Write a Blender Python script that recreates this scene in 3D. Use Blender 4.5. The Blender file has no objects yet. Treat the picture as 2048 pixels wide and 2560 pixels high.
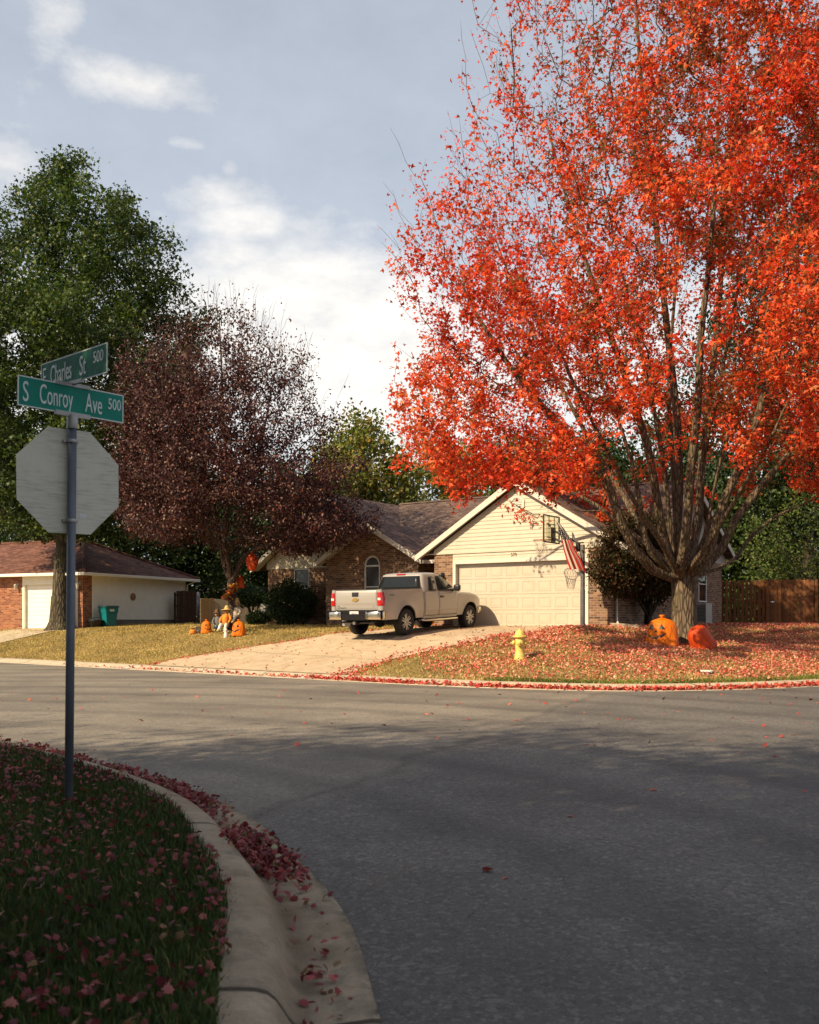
import bpy, bmesh, math, random
import numpy as np
from mathutils import Vector, Matrix
R = math.radians
rng = np.random.default_rng(7)
random.seed(7)
SC = bpy.context.scene
COL = SC.collection

# ------------------------------------------------------------------ camera model (28 mm lens, level, shifted)
SUN_DIR = Vector((-.80, -.60, 0)).normalized()      # towards the sun, level part
EL = R(37.0)
F, CX, HY, CZ = 2389.0, 1024.0, 1550.0, 1.5

def P(px, py, D):
    """point at depth D seen at photo pixel (px, py)"""
    return Vector(((px - CX) / F * D, D, CZ + (HY - py) / F * D))

# ------------------------------------------------------------------ object helpers
def link(o):
    COL.objects.link(o)
    return o

def tag(o, label=None, cat=None, group=None, kind=None):
    if label: o['label'] = label
    if cat: o['category'] = cat
    if group: o['group'] = group
    if kind: o['kind'] = kind
    return o

def empty(name, loc=(0, 0, 0), rz=0.0, label=None, cat=None, group=None, rot=None):
    o = bpy.data.objects.new(name, None)
    o.empty_display_size = 0.2
    o.location = loc
    o.rotation_euler = rot if rot else (0, 0, rz)
    link(o)
    return tag(o, label, cat, group)

def copy_tree(o, parent=None):
    c = o.copy()
    COL.objects.link(c)
    if parent is not None:
        c.parent = parent
    for ch in [x for x in bpy.data.objects if x.parent == o]:
        copy_tree(ch, c)
    return c

class MB:
    """collects faces; builds ONE mesh object"""
    def __init__(s):
        s.v = []; s.f = []; s.m = []; s.sm = []
    def add(s, vs, fs, mi=0, sm=False):
        b = len(s.v)
        s.v.extend([tuple(p) for p in vs])
        for f in fs:
            s.f.append([i + b for i in f]); s.m.append(mi); s.sm.append(sm)
        return s
    def box(s, x0, x1, y0, y1, z0, z1, mi=0):
        vs = [(x0,y0,z0),(x1,y0,z0),(x1,y1,z0),(x0,y1,z0),(x0,y0,z1),(x1,y0,z1),(x1,y1,z1),(x0,y1,z1)]
        return s.add(vs, [(0,3,2,1),(4,5,6,7),(0,1,5,4),(1,2,6,5),(2,3,7,6),(3,0,4,7)], mi)
    def obox(s, c, ax, ay, az, mi=0):
        """oriented box: centre and three half-axis vectors"""
        c, ax, ay, az = map(Vector, (c, ax, ay, az))
        vs = [c - ax - ay - az, c + ax - ay - az, c + ax + ay - az, c - ax + ay - az,
              c - ax - ay + az, c + ax - ay + az, c + ax + ay + az, c - ax + ay + az]
        return s.add(vs, [(0,3,2,1),(4,5,6,7),(0,1,5,4),(1,2,6,5),(2,3,7,6),(3,0,4,7)], mi)
    def prism(s, pts, ext, mi=0):
        """pts: planar polygon (3d), ext: extrusion vector"""
        n = len(pts); e = Vector(ext)
        a = [Vector(p) for p in pts]
        nn = Vector((0, 0, 0))
        for i in range(n):
            nn += a[i].cross(a[(i + 1) % n])
        if nn.dot(e) > 0:
            a = a[::-1]
        vs = a + [p + e for p in a]
        fs = [tuple(range(n)), tuple(range(2 * n - 1, n - 1, -1))]
        fs += [(i, i + n, (i + 1) % n + n, (i + 1) % n) for i in range(n)]
        return s.add(vs, fs, mi)
    def quad(s, a, b, c, d, mi=0, sm=False):
        return s.add([a, b, c, d], [(0, 1, 2, 3)], mi, sm)
    def grid(s, rows, mi=0, sm=True, closed=False):
        nr, nc = len(rows), len(rows[0])
        vs = [p for r in rows for p in r]
        fs = []
        for i in range(nr - 1):
            for j in range(nc if closed else nc - 1):
                k = (j + 1) % nc
                fs.append((i * nc + j, i * nc + k, (i + 1) * nc + k, (i + 1) * nc + j))
        return s.add(vs, fs, mi, sm)
    def tube(s, pts, rad, n=8, mi=0, sm=True, cap=True, mod=None):
        pts = [Vector(p) for p in pts]
        if not hasattr(rad, '__len__'):
            rad = [rad] * len(pts)
        rows = []
        t0 = (pts[1] - pts[0]).normalized()
        ref = Vector((1, 0, 0)) if abs(t0.x) < 0.8 else Vector((0, 1, 0))
        u = (ref - t0 * ref.dot(t0)).normalized()
        for i, p in enumerate(pts):
            if i == 0: t = pts[1] - pts[0]
            elif i == len(pts) - 1: t = pts[-1] - pts[-2]
            else: t = pts[i + 1] - pts[i - 1]
            t.normalize()
            u = (u - t * u.dot(t))
            if u.length < 1e-6: u = t.orthogonal()
            u.normalize()
            w = t.cross(u)
            row = []
            for k in range(n):
                a = 2 * math.pi * k / n
                r = rad[i] * (mod(i, a) if mod else 1.0)
                row.append(p + u * (math.cos(a) * r) + w * (math.sin(a) * r))
            rows.append(row)
        s.grid(rows, mi, sm, closed=True)
        if cap:
            b = len(s.v) - len(pts) * n
            s.f.append([b + k for k in range(n)][::-1]); s.m.append(mi); s.sm.append(False)
            b2 = len(s.v) - n
            s.f.append([b2 + k for k in range(n)]); s.m.append(mi); s.sm.append(False)
        return s
    def lathe(s, prof, n=24, o=(0,0,0), axis='z', mi=0, sm=True, mod=None):
        """prof: list of (r, h)"""
        rows = []
        o = Vector(o)
        for (r, h) in prof:
            row = []
            for k in range(n):
                a = 2 * math.pi * k / n
                rr = r * (mod(a, h) if mod else 1)
                c, d = math.cos(a) * rr, math.sin(a) * rr
                if axis == 'z': p = Vector((c, d, h))
                elif axis == 'y': p = Vector((d, h, c))
                else: p = Vector((h, c, d))
                row.append(o + p)
            rows.append(row)
        return s.grid(rows, mi, sm, closed=True)
    def ellipsoid(s, c, r, n=14, m=9, mi=0, fn=None):
        rows = []
        for i in range(m + 1):
            th = math.pi * i / m
            row = []
            for k in range(n):
                a = 2 * math.pi * k / n
                d = Vector((math.sin(th) * math.cos(a), math.sin(th) * math.sin(a), -math.cos(th)))
                q = fn(d) if fn else 1.0
                row.append((c[0] + d.x * r[0] * q, c[1] + d.y * r[1] * q, c[2] + d.z * r[2] * q))
            rows.append(row)
        return s.grid(rows, mi, True, closed=True)
    def build(s, name, mats, parent=None, bevel=0, seg=2, solid=0, loc=None, rot=None, weld=False, sub=0):
        me = bpy.data.meshes.new(name)
        me.from_pydata(s.v, [], s.f)
        if not isinstance(mats, (list, tuple)): mats = [mats]
        for m in mats: me.materials.append(m)
        me.polygons.foreach_set('material_index', s.m)
        me.polygons.foreach_set('use_smooth', s.sm)
        # planar uv in metres: u runs level, v runs up the slope
        uvl = me.uv_layers.new(name='UVMap')
        nl = len(me.loops)
        co = np.empty(len(me.vertices) * 3, 'f'); me.vertices.foreach_get('co', co); co = co.reshape(-1, 3)
        li = np.empty(nl, 'i'); me.loops.foreach_get('vertex_index', li)
        nf = len(me.polygons)
        no = np.empty(nf * 3, 'f'); me.polygons.foreach_get('normal', no); no = no.reshape(-1, 3)
        tot = np.empty(nf, 'i'); me.polygons.foreach_get('loop_total', tot)
        t = np.stack([-no[:, 1], no[:, 0], np.zeros(nf)], 1)
        L = np.linalg.norm(t, axis=1)
        flat = L < 0.05
        t[flat] = (1, 0, 0); L[flat] = 1
        t /= L[:, None]
        b = np.cross(no, t)
        T = np.repeat(t, tot, 0); B = np.repeat(b, tot, 0)
        pc = co[li]
        uv = np.stack([(pc * T).sum(1), (pc * B).sum(1)], 1).astype('f')
        uvl.data.foreach_set('uv', uv.ravel())
        o = bpy.data.objects.new(name, me)
        link(o)
        if parent is not None: o.parent = parent
        if loc is not None: o.location = loc
        if rot is not None: o.rotation_euler = rot
        if weld:
            md = o.modifiers.new('w', 'WELD'); md.merge_threshold = 0.0005
        if solid:
            md = o.modifiers.new('s', 'SOLIDIFY'); md.thickness = solid; md.offset = 0
        if bevel:
            md = o.modifiers.new('b', 'BEVEL'); md.width = bevel; md.segments = seg
            md.limit_method = 'ANGLE'; md.angle_limit = R(40)
        if sub:
            md = o.modifiers.new('u', 'SUBSURF'); md.levels = sub; md.render_levels = sub
        return o

def text(name, body, size, mat, parent, loc, rot, sx=1.0, ext=0.002, align='CENTER', space=1.0):
    """lettering as a mesh cut from the built-in font"""
    cu = bpy.data.curves.new(name, 'FONT')
    cu.body = body; cu.size = size; cu.extrude = ext
    cu.align_x = align; cu.align_y = 'CENTER'
    cu.space_character = space
    cu.resolution_u = 4
    tmp = bpy.data.objects.new('tmp', cu)
    COL.objects.link(tmp)
    bpy.context.view_layer.update()
    me = bpy.data.meshes.new_from_object(tmp.evaluated_get(bpy.context.evaluated_depsgraph_get()))
    bpy.data.objects.remove(tmp); bpy.data.curves.remove(cu)
    me.materials.clear(); me.materials.append(mat)
    o = link(bpy.data.objects.new(name, me))
    o.parent = parent
    o.location = loc; o.rotation_euler = rot; o.scale = (sx, 1, 1)
    return o

# ------------------------------------------------------------------ materials
class NT:
    def __init__(s, name):
        s.mat = bpy.data.materials.new(name); s.mat.use_nodes = True
        s.t = s.mat.node_tree; s.t.nodes.clear()
        s.out = s.n('ShaderNodeOutputMaterial')
    def n(s, typ, **kw):
        nd = s.t.nodes.new(typ)
        for k, v in kw.items():
            if k.startswith('i_'):
                key = k[2:]
                key = int(key) if key.isdigit() else key.replace('_', ' ')
                s.set(nd, key, v)
            else:
                setattr(nd, k, v)
        return nd
    def set(s, nd, key, v):
        if isinstance(v, bpy.types.NodeSocket): s.t.links.new(v, nd.inputs[key])
        else: nd.inputs[key].default_value = v
    def math(s, op, a, b=0.0, c=None, clamp=False):
        nd = s.n('ShaderNodeMath', operation=op, use_clamp=clamp)
        s.set(nd, 0, a); s.set(nd, 1, b)
        if c is not None: s.set(nd, 2, c)
        return nd.outputs[0]
    def mix(s, fac, a, b, mode='MIX'):
        nd = s.n('ShaderNodeMix', data_type='RGBA', blend_type=mode)
        s.set(nd, 0, fac); s.set(nd, 6, a); s.set(nd, 7, b)
        return nd.outputs[2]
    def ramp(s, fac, stops):
        nd = s.n('ShaderNodeValToRGB')
        cr = nd.color_ramp
        while len(cr.elements) < len(stops): cr.elements.new(0.5)
        for e, (p, c) in zip(cr.elements, stops):
            e.position = p
            e.color = c if hasattr(c, '__len__') else (c, c, c, 1)
        s.set(nd, 0, fac)
        return nd.outputs[0]
    def noise(s, scale, vec=None, detail=4, rough=0.6, **kw):
        nd = s.n('ShaderNodeTexNoise', **kw)
        nd.inputs['Scale'].default_value = scale
        nd.inputs['Detail'].default_value = detail
        nd.inputs['Roughness'].default_value = rough
        if vec is not None: s.set(nd, 'Vector', vec)
        return nd.outputs[0]
    def obj(s):
        return s.n('ShaderNodeTexCoord').outputs['Object']
    def uv(s):
        return s.n('ShaderNodeTexCoord').outputs['UV']
    def mapping(s, vec, scale=(1,1,1), rot=(0,0,0), loc=(0,0,0)):
        nd = s.n('ShaderNodeMapping')
        s.set(nd, 'Vector', vec); nd.inputs['Scale'].default_value = scale
        nd.inputs['Rotation'].default_value = rot; nd.inputs['Location'].default_value = loc
        return nd.outputs[0]
    def bump(s, h, dist=0.01, strength=1.0):
        nd = s.n('ShaderNodeBump'); s.set(nd, 'Height', h)
        nd.inputs['Distance'].default_value = dist; nd.inputs['Strength'].default_value = strength
        return nd.outputs[0]
    def pbsdf(s, col, rough=0.6, metal=0.0, normal=None, coat=0.0, spec=0.5):
        nd = s.n('ShaderNodeBsdfPrincipled')
        s.set(nd, 'Base Color', col); s.set(nd, 'Roughness', rough); s.set(nd, 'Metallic', metal)
        nd.inputs['Specular IOR Level'].default_value = spec
        nd.inputs['Coat Weight'].default_value = coat
        nd.inputs['Coat Roughness'].default_value = 0.06
        if normal is not None: s.set(nd, 'Normal', normal)
        return nd
    def finish(s, sh):
        s.t.links.new(sh if isinstance(sh, bpy.types.NodeSocket) else sh.outputs[0], s.out.inputs['Surface'])
        return s.mat

def C4(c): return (c[0], c[1], c[2], 1.0)

def M(name, c, rough=0.6, metal=0.0, var=0.12, scale=6.0, bump=0.0, coat=0.0, spec=0.5, stretch=(1,1,1), fine=0.0):
    t = NT(name)
    co = t.mapping(t.obj(), stretch)
    n = t.noise(scale, co, 5)
    a = C4([x * (1 - var) for x in c]); b = C4([min(1, x * (1 + var)) for x in c])
    col = t.mix(t.ramp(n, [(0.3, 0.0), (0.7, 1.0)]), a, b)
    if fine:
        n2 = t.noise(scale * 12, co, 3)
        col = t.mix(t.ramp(n2, [(0.35, 0.0), (0.65, fine)]), col, C4([x * 0.55 for x in c]))
    nor = t.bump(t.noise(scale * 5, co, 4), bump) if bump else None
    return t.finish(t.pbsdf(col, rough, metal, nor, coat, spec))

def brick_mat(name, c1, c2, mortar, dark):
    t = NT(name)
    uv = t.uv()
    br = t.n('ShaderNodeTexBrick', offset=0.5)
    t.set(br, 'Vector', uv)
    br.inputs['Scale'].default_value = 1.0
    br.inputs['Brick Width'].default_value = 0.235; br.inputs['Row Height'].default_value = 0.078
    br.inputs['Mortar Size'].default_value = 0.007; br.inputs['Mortar Smooth'].default_value = 0.2
    br.inputs['Bias'].default_value = 0.0
    br.inputs['Color1'].default_value = (0, 0, 0, 1); br.inputs['Color2'].default_value = (1, 1, 1, 1)
    br.inputs['Mortar'].default_value = (0.5, 0.5, 0.5, 1)
    shade = t.ramp(br.outputs['Color'], [(0.0, C4(dark)), (0.25, C4(c1)), (0.7, C4(c2)), (1.0, C4([x * 1.25 for x in c2]))])
    n = t.noise(1.3, uv, 4)
    shade = t.mix(t.ramp(n, [(0.35, 0.0), (0.7, 0.5)]), shade, C4([x * 0.62 for x in c1]))
    n2 = t.noise(60, uv, 3)
    shade = t.mix(t.ramp(n2, [(0.4, 0.0), (0.75, 0.4)]), shade, C4([x * 0.5 for x in c1]))
    col = t.mix(br.outputs['Fac'], shade, C4(mortar))
    h = t.math('MULTIPLY_ADD', br.outputs['Fac'], -1.0, t.math('MULTIPLY', n2, 0.3))
    return t.finish(t.pbsdf(col, 0.85, 0, t.bump(h, 0.008), spec=0.25))

def shingle_mat(name, c, c2):
    t = NT(name)
    uv = t.uv()
    br = t.n('ShaderNodeTexBrick', offset=0.37, offset_frequency=2)
    t.set(br, 'Vector', uv)
    br.inputs['Scale'].default_value = 1.0
    br.inputs['Brick Width'].default_value = 0.31; br.inputs['Row Height'].default_value = 0.14
    br.inputs['Mortar Size'].default_value = 0.009; br.inputs['Mortar Smooth'].default_value = 0.3
    br.inputs['Color1'].default_value = (0, 0, 0, 1); br.inputs['Color2'].default_value = (1, 1, 1, 1)
    br.inputs['Mortar'].default_value = (0, 0, 0, 1)
    col = t.mix(br.outputs['Color'], C4([x * 0.62 for x in c]), C4(c2))
    n = t.noise(0.7, uv, 4)
    col = t.mix(t.ramp(n, [(0.35, 0.0), (0.75, 0.45)]), col, C4([x * 0.7 for x in c]))
    col = t.mix(t.ramp(t.noise(160, uv, 2), [(0.4, 0.0), (0.7, 0.35)]), col, C4([x * 0.45 for x in c]))
    sep = t.n('ShaderNodeSeparateXYZ'); t.set(sep, 0, uv)
    saw = t.math('FRACT', t.math('DIVIDE', sep.outputs[1], 0.14))
    h = t.math('SUBTRACT', t.math('MULTIPLY', saw, -1.0), br.outputs['Fac'])
    return t.finish(t.pbsdf(col, 0.9, 0, t.bump(h, 0.012), spec=0.2))

def leaf_mat(name, trans=0.35, rough=0.55, tint=(1, 1, 1), spec=0.25):
    t = NT(name)
    at = t.n('ShaderNodeAttribute', attribute_name='col')
    col = at.outputs['Color']
    p = t.pbsdf(col, rough, spec=spec)
    tr = t.n('ShaderNodeBsdfTranslucent')
    t.set(tr, 'Color', t.mix(1.0, col, C4(tint), 'MULTIPLY'))
    mx = t.n('ShaderNodeMixShader'); mx.inputs[0].default_value = trans
    t.t.links.new(p.outputs[0], mx.inputs[1]); t.t.links.new(tr.outputs[0], mx.inputs[2])
    return t.finish(mx)

def bark_mat(name, c, c2, sc=5.0, bump=0.03, moss=None):
    t = NT(name)
    co = t.mapping(t.obj(), (1, 1, 0.22))
    n = t.noise(sc * 2.2, co, 6, 0.65)
    w = t.n('ShaderNodeTexVoronoi', feature='DISTANCE_TO_EDGE'); t.set(w, 'Vector', co); w.inputs['Scale'].default_value = sc * 2.4
    crack = t.ramp(w.outputs['Distance'], [(0.0, 0.0), (0.22, 1.0)])
    col = t.mix(t.ramp(n, [(0.3, 0.0), (0.72, 1.0)]), C4(c), C4(c2))
    col = t.mix(crack, C4([x * 0.45 for x in c]), col)
    if moss:
        col = t.mix(t.ramp(t.noise(1.6, t.obj(), 4), [(0.5, 0.0), (0.72, 0.6)]), col, C4(moss))
    h = t.math('ADD', t.math('MULTIPLY', crack, 0.7), n)
    return t.finish(t.pbsdf(col, 0.9, 0, t.bump(h, bump), spec=0.2))

def wood_mat(name, cs, sc=1.0, board=0.14):
    """weathered fence boards: colour changes from board to board"""
    t = NT(name)
    co = t.uv()
    sep = t.n('ShaderNodeSeparateXYZ'); t.set(sep, 0, co)
    bi = t.math('FLOOR', t.math('DIVIDE', sep.outputs[0], board))
    wn = t.n('ShaderNodeTexWhiteNoise', noise_dimensions='1D'); t.set(wn, 'W', bi)
    base = t.ramp(wn.outputs['Value'], [(i / (len(cs) - 1), C4(c)) for i, c in enumerate(cs)])
    g = t.noise(9, t.mapping(co, (6, 0.5, 1)), 5, 0.7)
    base = t.mix(t.ramp(g, [(0.35, 0.0), (0.75, 0.55)]), base, C4([x * 0.45 for x in cs[0]]))
    big = t.noise(1.1, co, 3)
    base = t.mix(t.ramp(big, [(0.4, 0.0), (0.75, 0.4)]), base, C4([x * 0.6 for x in cs[0]]))
    return t.finish(t.pbsdf(base, 0.8, 0, t.bump(g, 0.006), spec=0.25))

WHITE = M('white_trim_paint', (0.57, 0.535, 0.47), 0.5, var=0.06, scale=3, fine=0.15)
CREAM = M('cream_siding_paint', (0.475, 0.425, 0.335), 0.55, var=0.06, scale=2.5, fine=0.1)
DOORC = M('cream_door_paint', (0.475, 0.42, 0.335), 0.45, var=0.05, scale=2.0, fine=0.08)
LWHITE = M('white_siding_paint', (0.86, 0.81, 0.68), 0.55, var=0.06, scale=2.5, fine=0.1)
BRICK = brick_mat('brown_brick', (0.17, 0.085, 0.05), (0.30, 0.175, 0.105), (0.34, 0.29, 0.23), (0.075, 0.045, 0.032))
BRICKR = brick_mat('red_brick', (0.26, 0.08, 0.04), (0.40, 0.16, 0.075), (0.36, 0.26, 0.18), (0.13, 0.045, 0.03))
SHING = shingle_mat('brown_shingles', (0.135, 0.09, 0.078), (0.21, 0.15, 0.125))
SHINGR = shingle_mat('red_brown_shingles', (0.15, 0.065, 0.048), (0.26, 0.125, 0.09))
SHINGT = shingle_mat('tan_shingles', (0.21, 0.165, 0.125), (0.30, 0.24, 0.18))
BLACKP = M('black_plastic', (0.016, 0.016, 0.017), 0.45, var=0.2)
BLACKM = M('black_painted_metal', (0.02, 0.02, 0.022), 0.35, var=0.2, spec=0.5)
GALV = M('galvanised_steel', (0.16, 0.165, 0.175), 0.5, 0.6, var=0.2, scale=9, bump=0.001)
def glass_mat(name, c, rough=0.03):
    t = NT(name)
    col = t.mix(t.noise(1.5, t.obj(), 2), C4([x * 0.7 for x in c]), C4([x * 1.3 for x in c]))
    return t.finish(t.pbsdf(col, rough, 0.0, None, 0.0, 0.28))
GLASS = glass_mat('dark_window_glass', (0.012, 0.015, 0.016))
SCREEN = glass_mat('window_glass_with_blind', (0.06, 0.06, 0.056), 0.12)

# ------------------------------------------------------------------ scattering many small leaves (numpy)
def fast_mesh(name, verts, faces, mat, col=None, parent=None, smooth=False):
    """verts (N,3); faces (M,k) with one k"""
    me = bpy.data.meshes.new(name)
    nv, (nf, k) = len(verts), faces.shape
    me.vertices.add(nv); me.vertices.foreach_set('co', np.ascontiguousarray(verts, 'f').ravel())
    me.loops.add(nf * k); me.loops.foreach_set('vertex_index', np.ascontiguousarray(faces, 'i').ravel())
    me.polygons.add(nf)
    me.polygons.foreach_set('loop_start', np.arange(0, nf * k, k, dtype='i'))
    me.polygons.foreach_set('loop_total', np.full(nf, k, 'i'))
    if smooth: me.polygons.foreach_set('use_smooth', np.ones(nf, bool))
    me.update(calc_edges=True)
    me.materials.append(mat)
    if col is not None:
        a = me.color_attributes.new('col', 'FLOAT_COLOR', 'POINT')
        c4 = np.ones((nv, 4), 'f'); c4[:, :3] = col
        a.data.foreach_set('color', c4.ravel())
    o = bpy.data.objects.new(name, me)
    link(o)
    if parent is not None: o.parent = parent
    return o

RHOMB = (np.array([(0, 0, 0), (.48, .30, .10), (1, 0, -.05), (.48, -.30, .10)]), np.array([(0, 1, 2), (0, 2, 3)]))
OVAL = (np.array([(0, 0, 0), (.3, .27, .07), (.72, .22, .05), (1, 0, -.08), (.72, -.22, .05), (.3, -.27, .07)]),
        np.array([(0, 1, 5), (1, 2, 5), (2, 4, 5), (2, 3, 4)]))
STAR = (np.array([(.05, 0, 0), (.30, .52, -.06), (.50, .16, .06), (1, 0, -.10), (.50, -.16, .06), (.30, -.52, -.06)]),
        np.array([(0, 1, 2), (0, 2, 4), (0, 4, 5), (2, 3, 4)]))
_a = [(.02, 0), (.12, .18), (-.02, .34), (.30, .33), (.38, .56), (.55, .34), (.72, .30), (.68, .16), (1, 0)]
_o = _a + [(x, -y) for x, y in _a[-2:0:-1]]
MAPLE = (np.array([(.4, 0, .07)] + [(x, y, -.10 * (abs(y) * 2) ** 1.5 - .12 * max(0, x - .5)) for x, y in _o]),
         np.array([(0, 1 + i, 1 + (i + 1) % len(_o)) for i in range(len(_o))]))

def unit(a): return a / np.maximum(np.linalg.norm(a, axis=1, keepdims=True), 1e-9)

def scatter(name, tmpl, pos, nrm, size, col, mat, parent=None, axis=None, seed=1):
    g = np.random.default_rng(seed)
    tv, tf = tmpl
    n = len(pos)
    nrm = unit(nrm)
    a = g.normal(size=(n, 3)) if axis is None else axis
    a = unit(a - nrm * (a * nrm).sum(1, keepdims=True))
    b = np.cross(nrm, a)
    S = size.reshape(-1, 1, 1)
    V = pos[:, None, :] + S * (tv[None, :, 0:1] * a[:, None, :] + tv[None, :, 1:2] * b[:, None, :] + tv[None, :, 2:3] * nrm[:, None, :])
    k = len(tv)
    Fc = (tf[None] + (np.arange(n) * k)[:, None, None]).reshape(-1, tf.shape[1])
    Cc = np.repeat(col, k, 0)
    return fast_mesh(name, V.reshape(-1, 3), Fc, mat, Cc, parent)
# ------------------------------------------------------------------ the lie of the land
def poly_dist(X, Y, line):
    """distance from points to polyline and side (>0 = left of travel)"""
    X = np.asarray(X, float); Y = np.asarray(Y, float)
    best = np.full(X.shape, 1e9); side = np.zeros(X.shape); par = np.zeros(X.shape); acc = 0.0
    for (x0, y0), (x1, y1) in zip(line[:-1], line[1:]):
        dx, dy = x1 - x0, y1 - y0
        L = math.hypot(dx, dy)
        t = np.clip(((X - x0) * dx + (Y - y0) * dy) / (L * L), 0, 1)
        qx, qy = x0 + t * dx - X, y0 + t * dy - Y
        d = np.hypot(qx, qy)
        cr = dx * (Y - y0) - dy * (X - x0)
        m = d < best - 1e-9
        best = np.where(m, d, best); side = np.where(m, np.sign(cr), side); par = np.where(m, acc + t * L, par)
        acc += L
    return best, side, par

def catmull(pts, step=0.35):
    pts = [np.array(p, float) for p in pts]
    out = []
    for i in range(len(pts) - 1):
        p0 = pts[i - 1] if i else 2 * pts[0] - pts[1]
        p1, p2 = pts[i], pts[i + 1]
        p3 = pts[i + 2] if i + 2 < len(pts) else 2 * pts[-1] - pts[-2]
        n = max(1, int(np.linalg.norm(p2 - p1) / step))
        for k in range(n):
            t = k / n
            out.append(tuple(0.5 * (2 * p1 + (p2 - p0) * t + (2 * p0 - 5 * p1 + 4 * p2 - p3) * t * t + (3 * p1 - p0 - 3 * p2 + p3) * t ** 3)))
    out.append(tuple(pts[-1]))
    return out

# asphalt edges, running so that the lawn lies on the LEFT of travel
FAR = catmull([(-80, 86.6), (-30, 46.3), (-14.5, 33.8), (-6.9, 27.7), (0, 22.15), (2.2, 20.85), (4.3, 20.1), (6.5, 20.35), (9.2, 21.5), (14, 24.4), (30, 35.5), (80, 70)], 0.9)
NEAR = catmull([(0.25, -80), (0.25, -6), (0.2, 0), (0.08, 2.4), (-.11, 3.55), (-.25, 4.47), (-.42, 5.16), (-.71, 5.97), (-1.185, 7.17), (-1.84, 8.26), (-2.65, 9.3), (-3.5, 10.2), (-4.95, 11.56), (-9, 14.8), (-30, 31.8), (-80, 72.3)], 0.2)

ZL = ([0, .45, .6, 3, 5.1, 7, 9.5, 14, 40], [-.15, -.15, .105, .53, 1.02, 1.15, 1.285, 1.32, 1.36])
ZR = ([0, .45, .6, 3, 5.8, 8.3, 12, 20, 60], [-.15, -.15, .105, .46, .83, 1.27, 1.32, 1.37, 1.4])
ZN = ([0, .40, .60, 2, 5, 12], [-.15, -.15, .165, .19, .24, .3])

def terrain(X, Y):
    X = np.asarray(X, float); Y = np.asarray(Y, float)
    d, s, _ = poly_dist(X, Y, FAR)
    dn, sn, _ = poly_dist(X, Y, NEAR)
    k = np.clip((X - 1.5) / 5.0, 0, 1); k = k * k * (3 - 2 * k)
    zf = np.interp(d, *ZL) * (1 - k) + np.interp(d, *ZR) * k
    zn = np.interp(dn, *ZN)
    bump = 0.018 * (np.sin(X * 1.7 + Y * .6) + np.sin(Y * 1.3 - X * .8 + 1.1))
    z = np.full(X.shape, -.15)
    z = np.where(s > 0, zf + bump * np.clip((d - 1) / 3, 0, 1) * np.clip((9 - d) / 3, 0, 1), z)
    z = np.where(sn > 0, zn + bump * np.clip((dn - .8) / 2, 0, 1), z)
    return z

def tz(x, y): return float(terrain(np.array([x]), np.array([y]))[0])

def hit(px, py, lo=2.0, hi=70.0, road=False):
    """where the sight line through a photo pixel meets the ground"""
    D = np.arange(lo, hi, 0.03)
    X = (px - CX) / F * D; Z = CZ + (HY - py) / F * D
    T = terrain(X, D)
    T = np.maximum(T, 0.0)
    i = np.argmax(Z <= T)
    if Z[i] > T[i]: i = len(D) - 1
    return Vector((X[i], D[i], T[i]))

def axis_coords(fine_lo, fine_hi, step, out):
    a = list(np.arange(fine_lo, fine_hi + 1e-6, step))
    lo, hi, s = fine_lo, fine_hi, step
    l, h = [], []
    while hi < out:
        s *= 1.35; hi += s; lo -= s
        h.append(hi); l.append(lo)
    return np.array(l[::-1] + a + h)

gx = axis_coords(-18, 18, .16, 1800)
gy = axis_coords(-2, 46, .16, 1800)
GX, GY = np.meshgrid(gx, gy)
GZ = terrain(GX.ravel(), GY.ravel())
nx, ny = len(gx), len(gy)
idx = np.arange(nx * ny).reshape(ny, nx)
gf = np.stack([idx[:-1, :-1], idx[:-1, 1:], idx[1:, 1:], idx[1:, :-1]], -1).reshape(-1, 4)

def lawn_mat():
    t = NT('lawn_soil_and_short_grass')
    co = t.obj()
    sep = t.n('ShaderNodeSeparateXYZ'); t.set(sep, 0, co)
    n1 = t.noise(0.55, co, 5); n2 = t.noise(7, co, 6, 0.7); n3 = t.noise(60, co, 3)
    dry = t.mix(t.ramp(n2, [(0.3, 0.0), (0.7, 1.0)]), (0.27, 0.19, 0.075, 1), (0.42, 0.31, 0.13, 1))
    green = t.mix(t.ramp(n2, [(0.3, 0.0), (0.7, 1.0)]), (0.06, 0.07, 0.018, 1), (0.13, 0.125, 0.035, 1))
    far = t.mix(t.ramp(n1, [(0.46, 0.0), (0.66, 0.42)]), dry, green)
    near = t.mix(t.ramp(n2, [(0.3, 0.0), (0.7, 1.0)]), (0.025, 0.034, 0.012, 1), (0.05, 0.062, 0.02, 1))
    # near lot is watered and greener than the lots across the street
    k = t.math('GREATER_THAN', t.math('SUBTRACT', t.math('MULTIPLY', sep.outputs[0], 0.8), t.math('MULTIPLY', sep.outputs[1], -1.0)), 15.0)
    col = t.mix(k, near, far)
    col = t.mix(t.ramp(n3, [(0.35, 0.0), (0.7, 0.6)]), col, (0.05, 0.036, 0.015, 1))
    return t.finish(t.pbsdf(col, 0.95, 0, t.bump(t.math('ADD', n2, n3), 0.03), spec=0.1))

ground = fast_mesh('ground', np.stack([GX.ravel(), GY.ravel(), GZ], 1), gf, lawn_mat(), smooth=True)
tag(ground, 'tan and green lawn ground rising from the street to the houses', 'ground', kind='structure')

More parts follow.
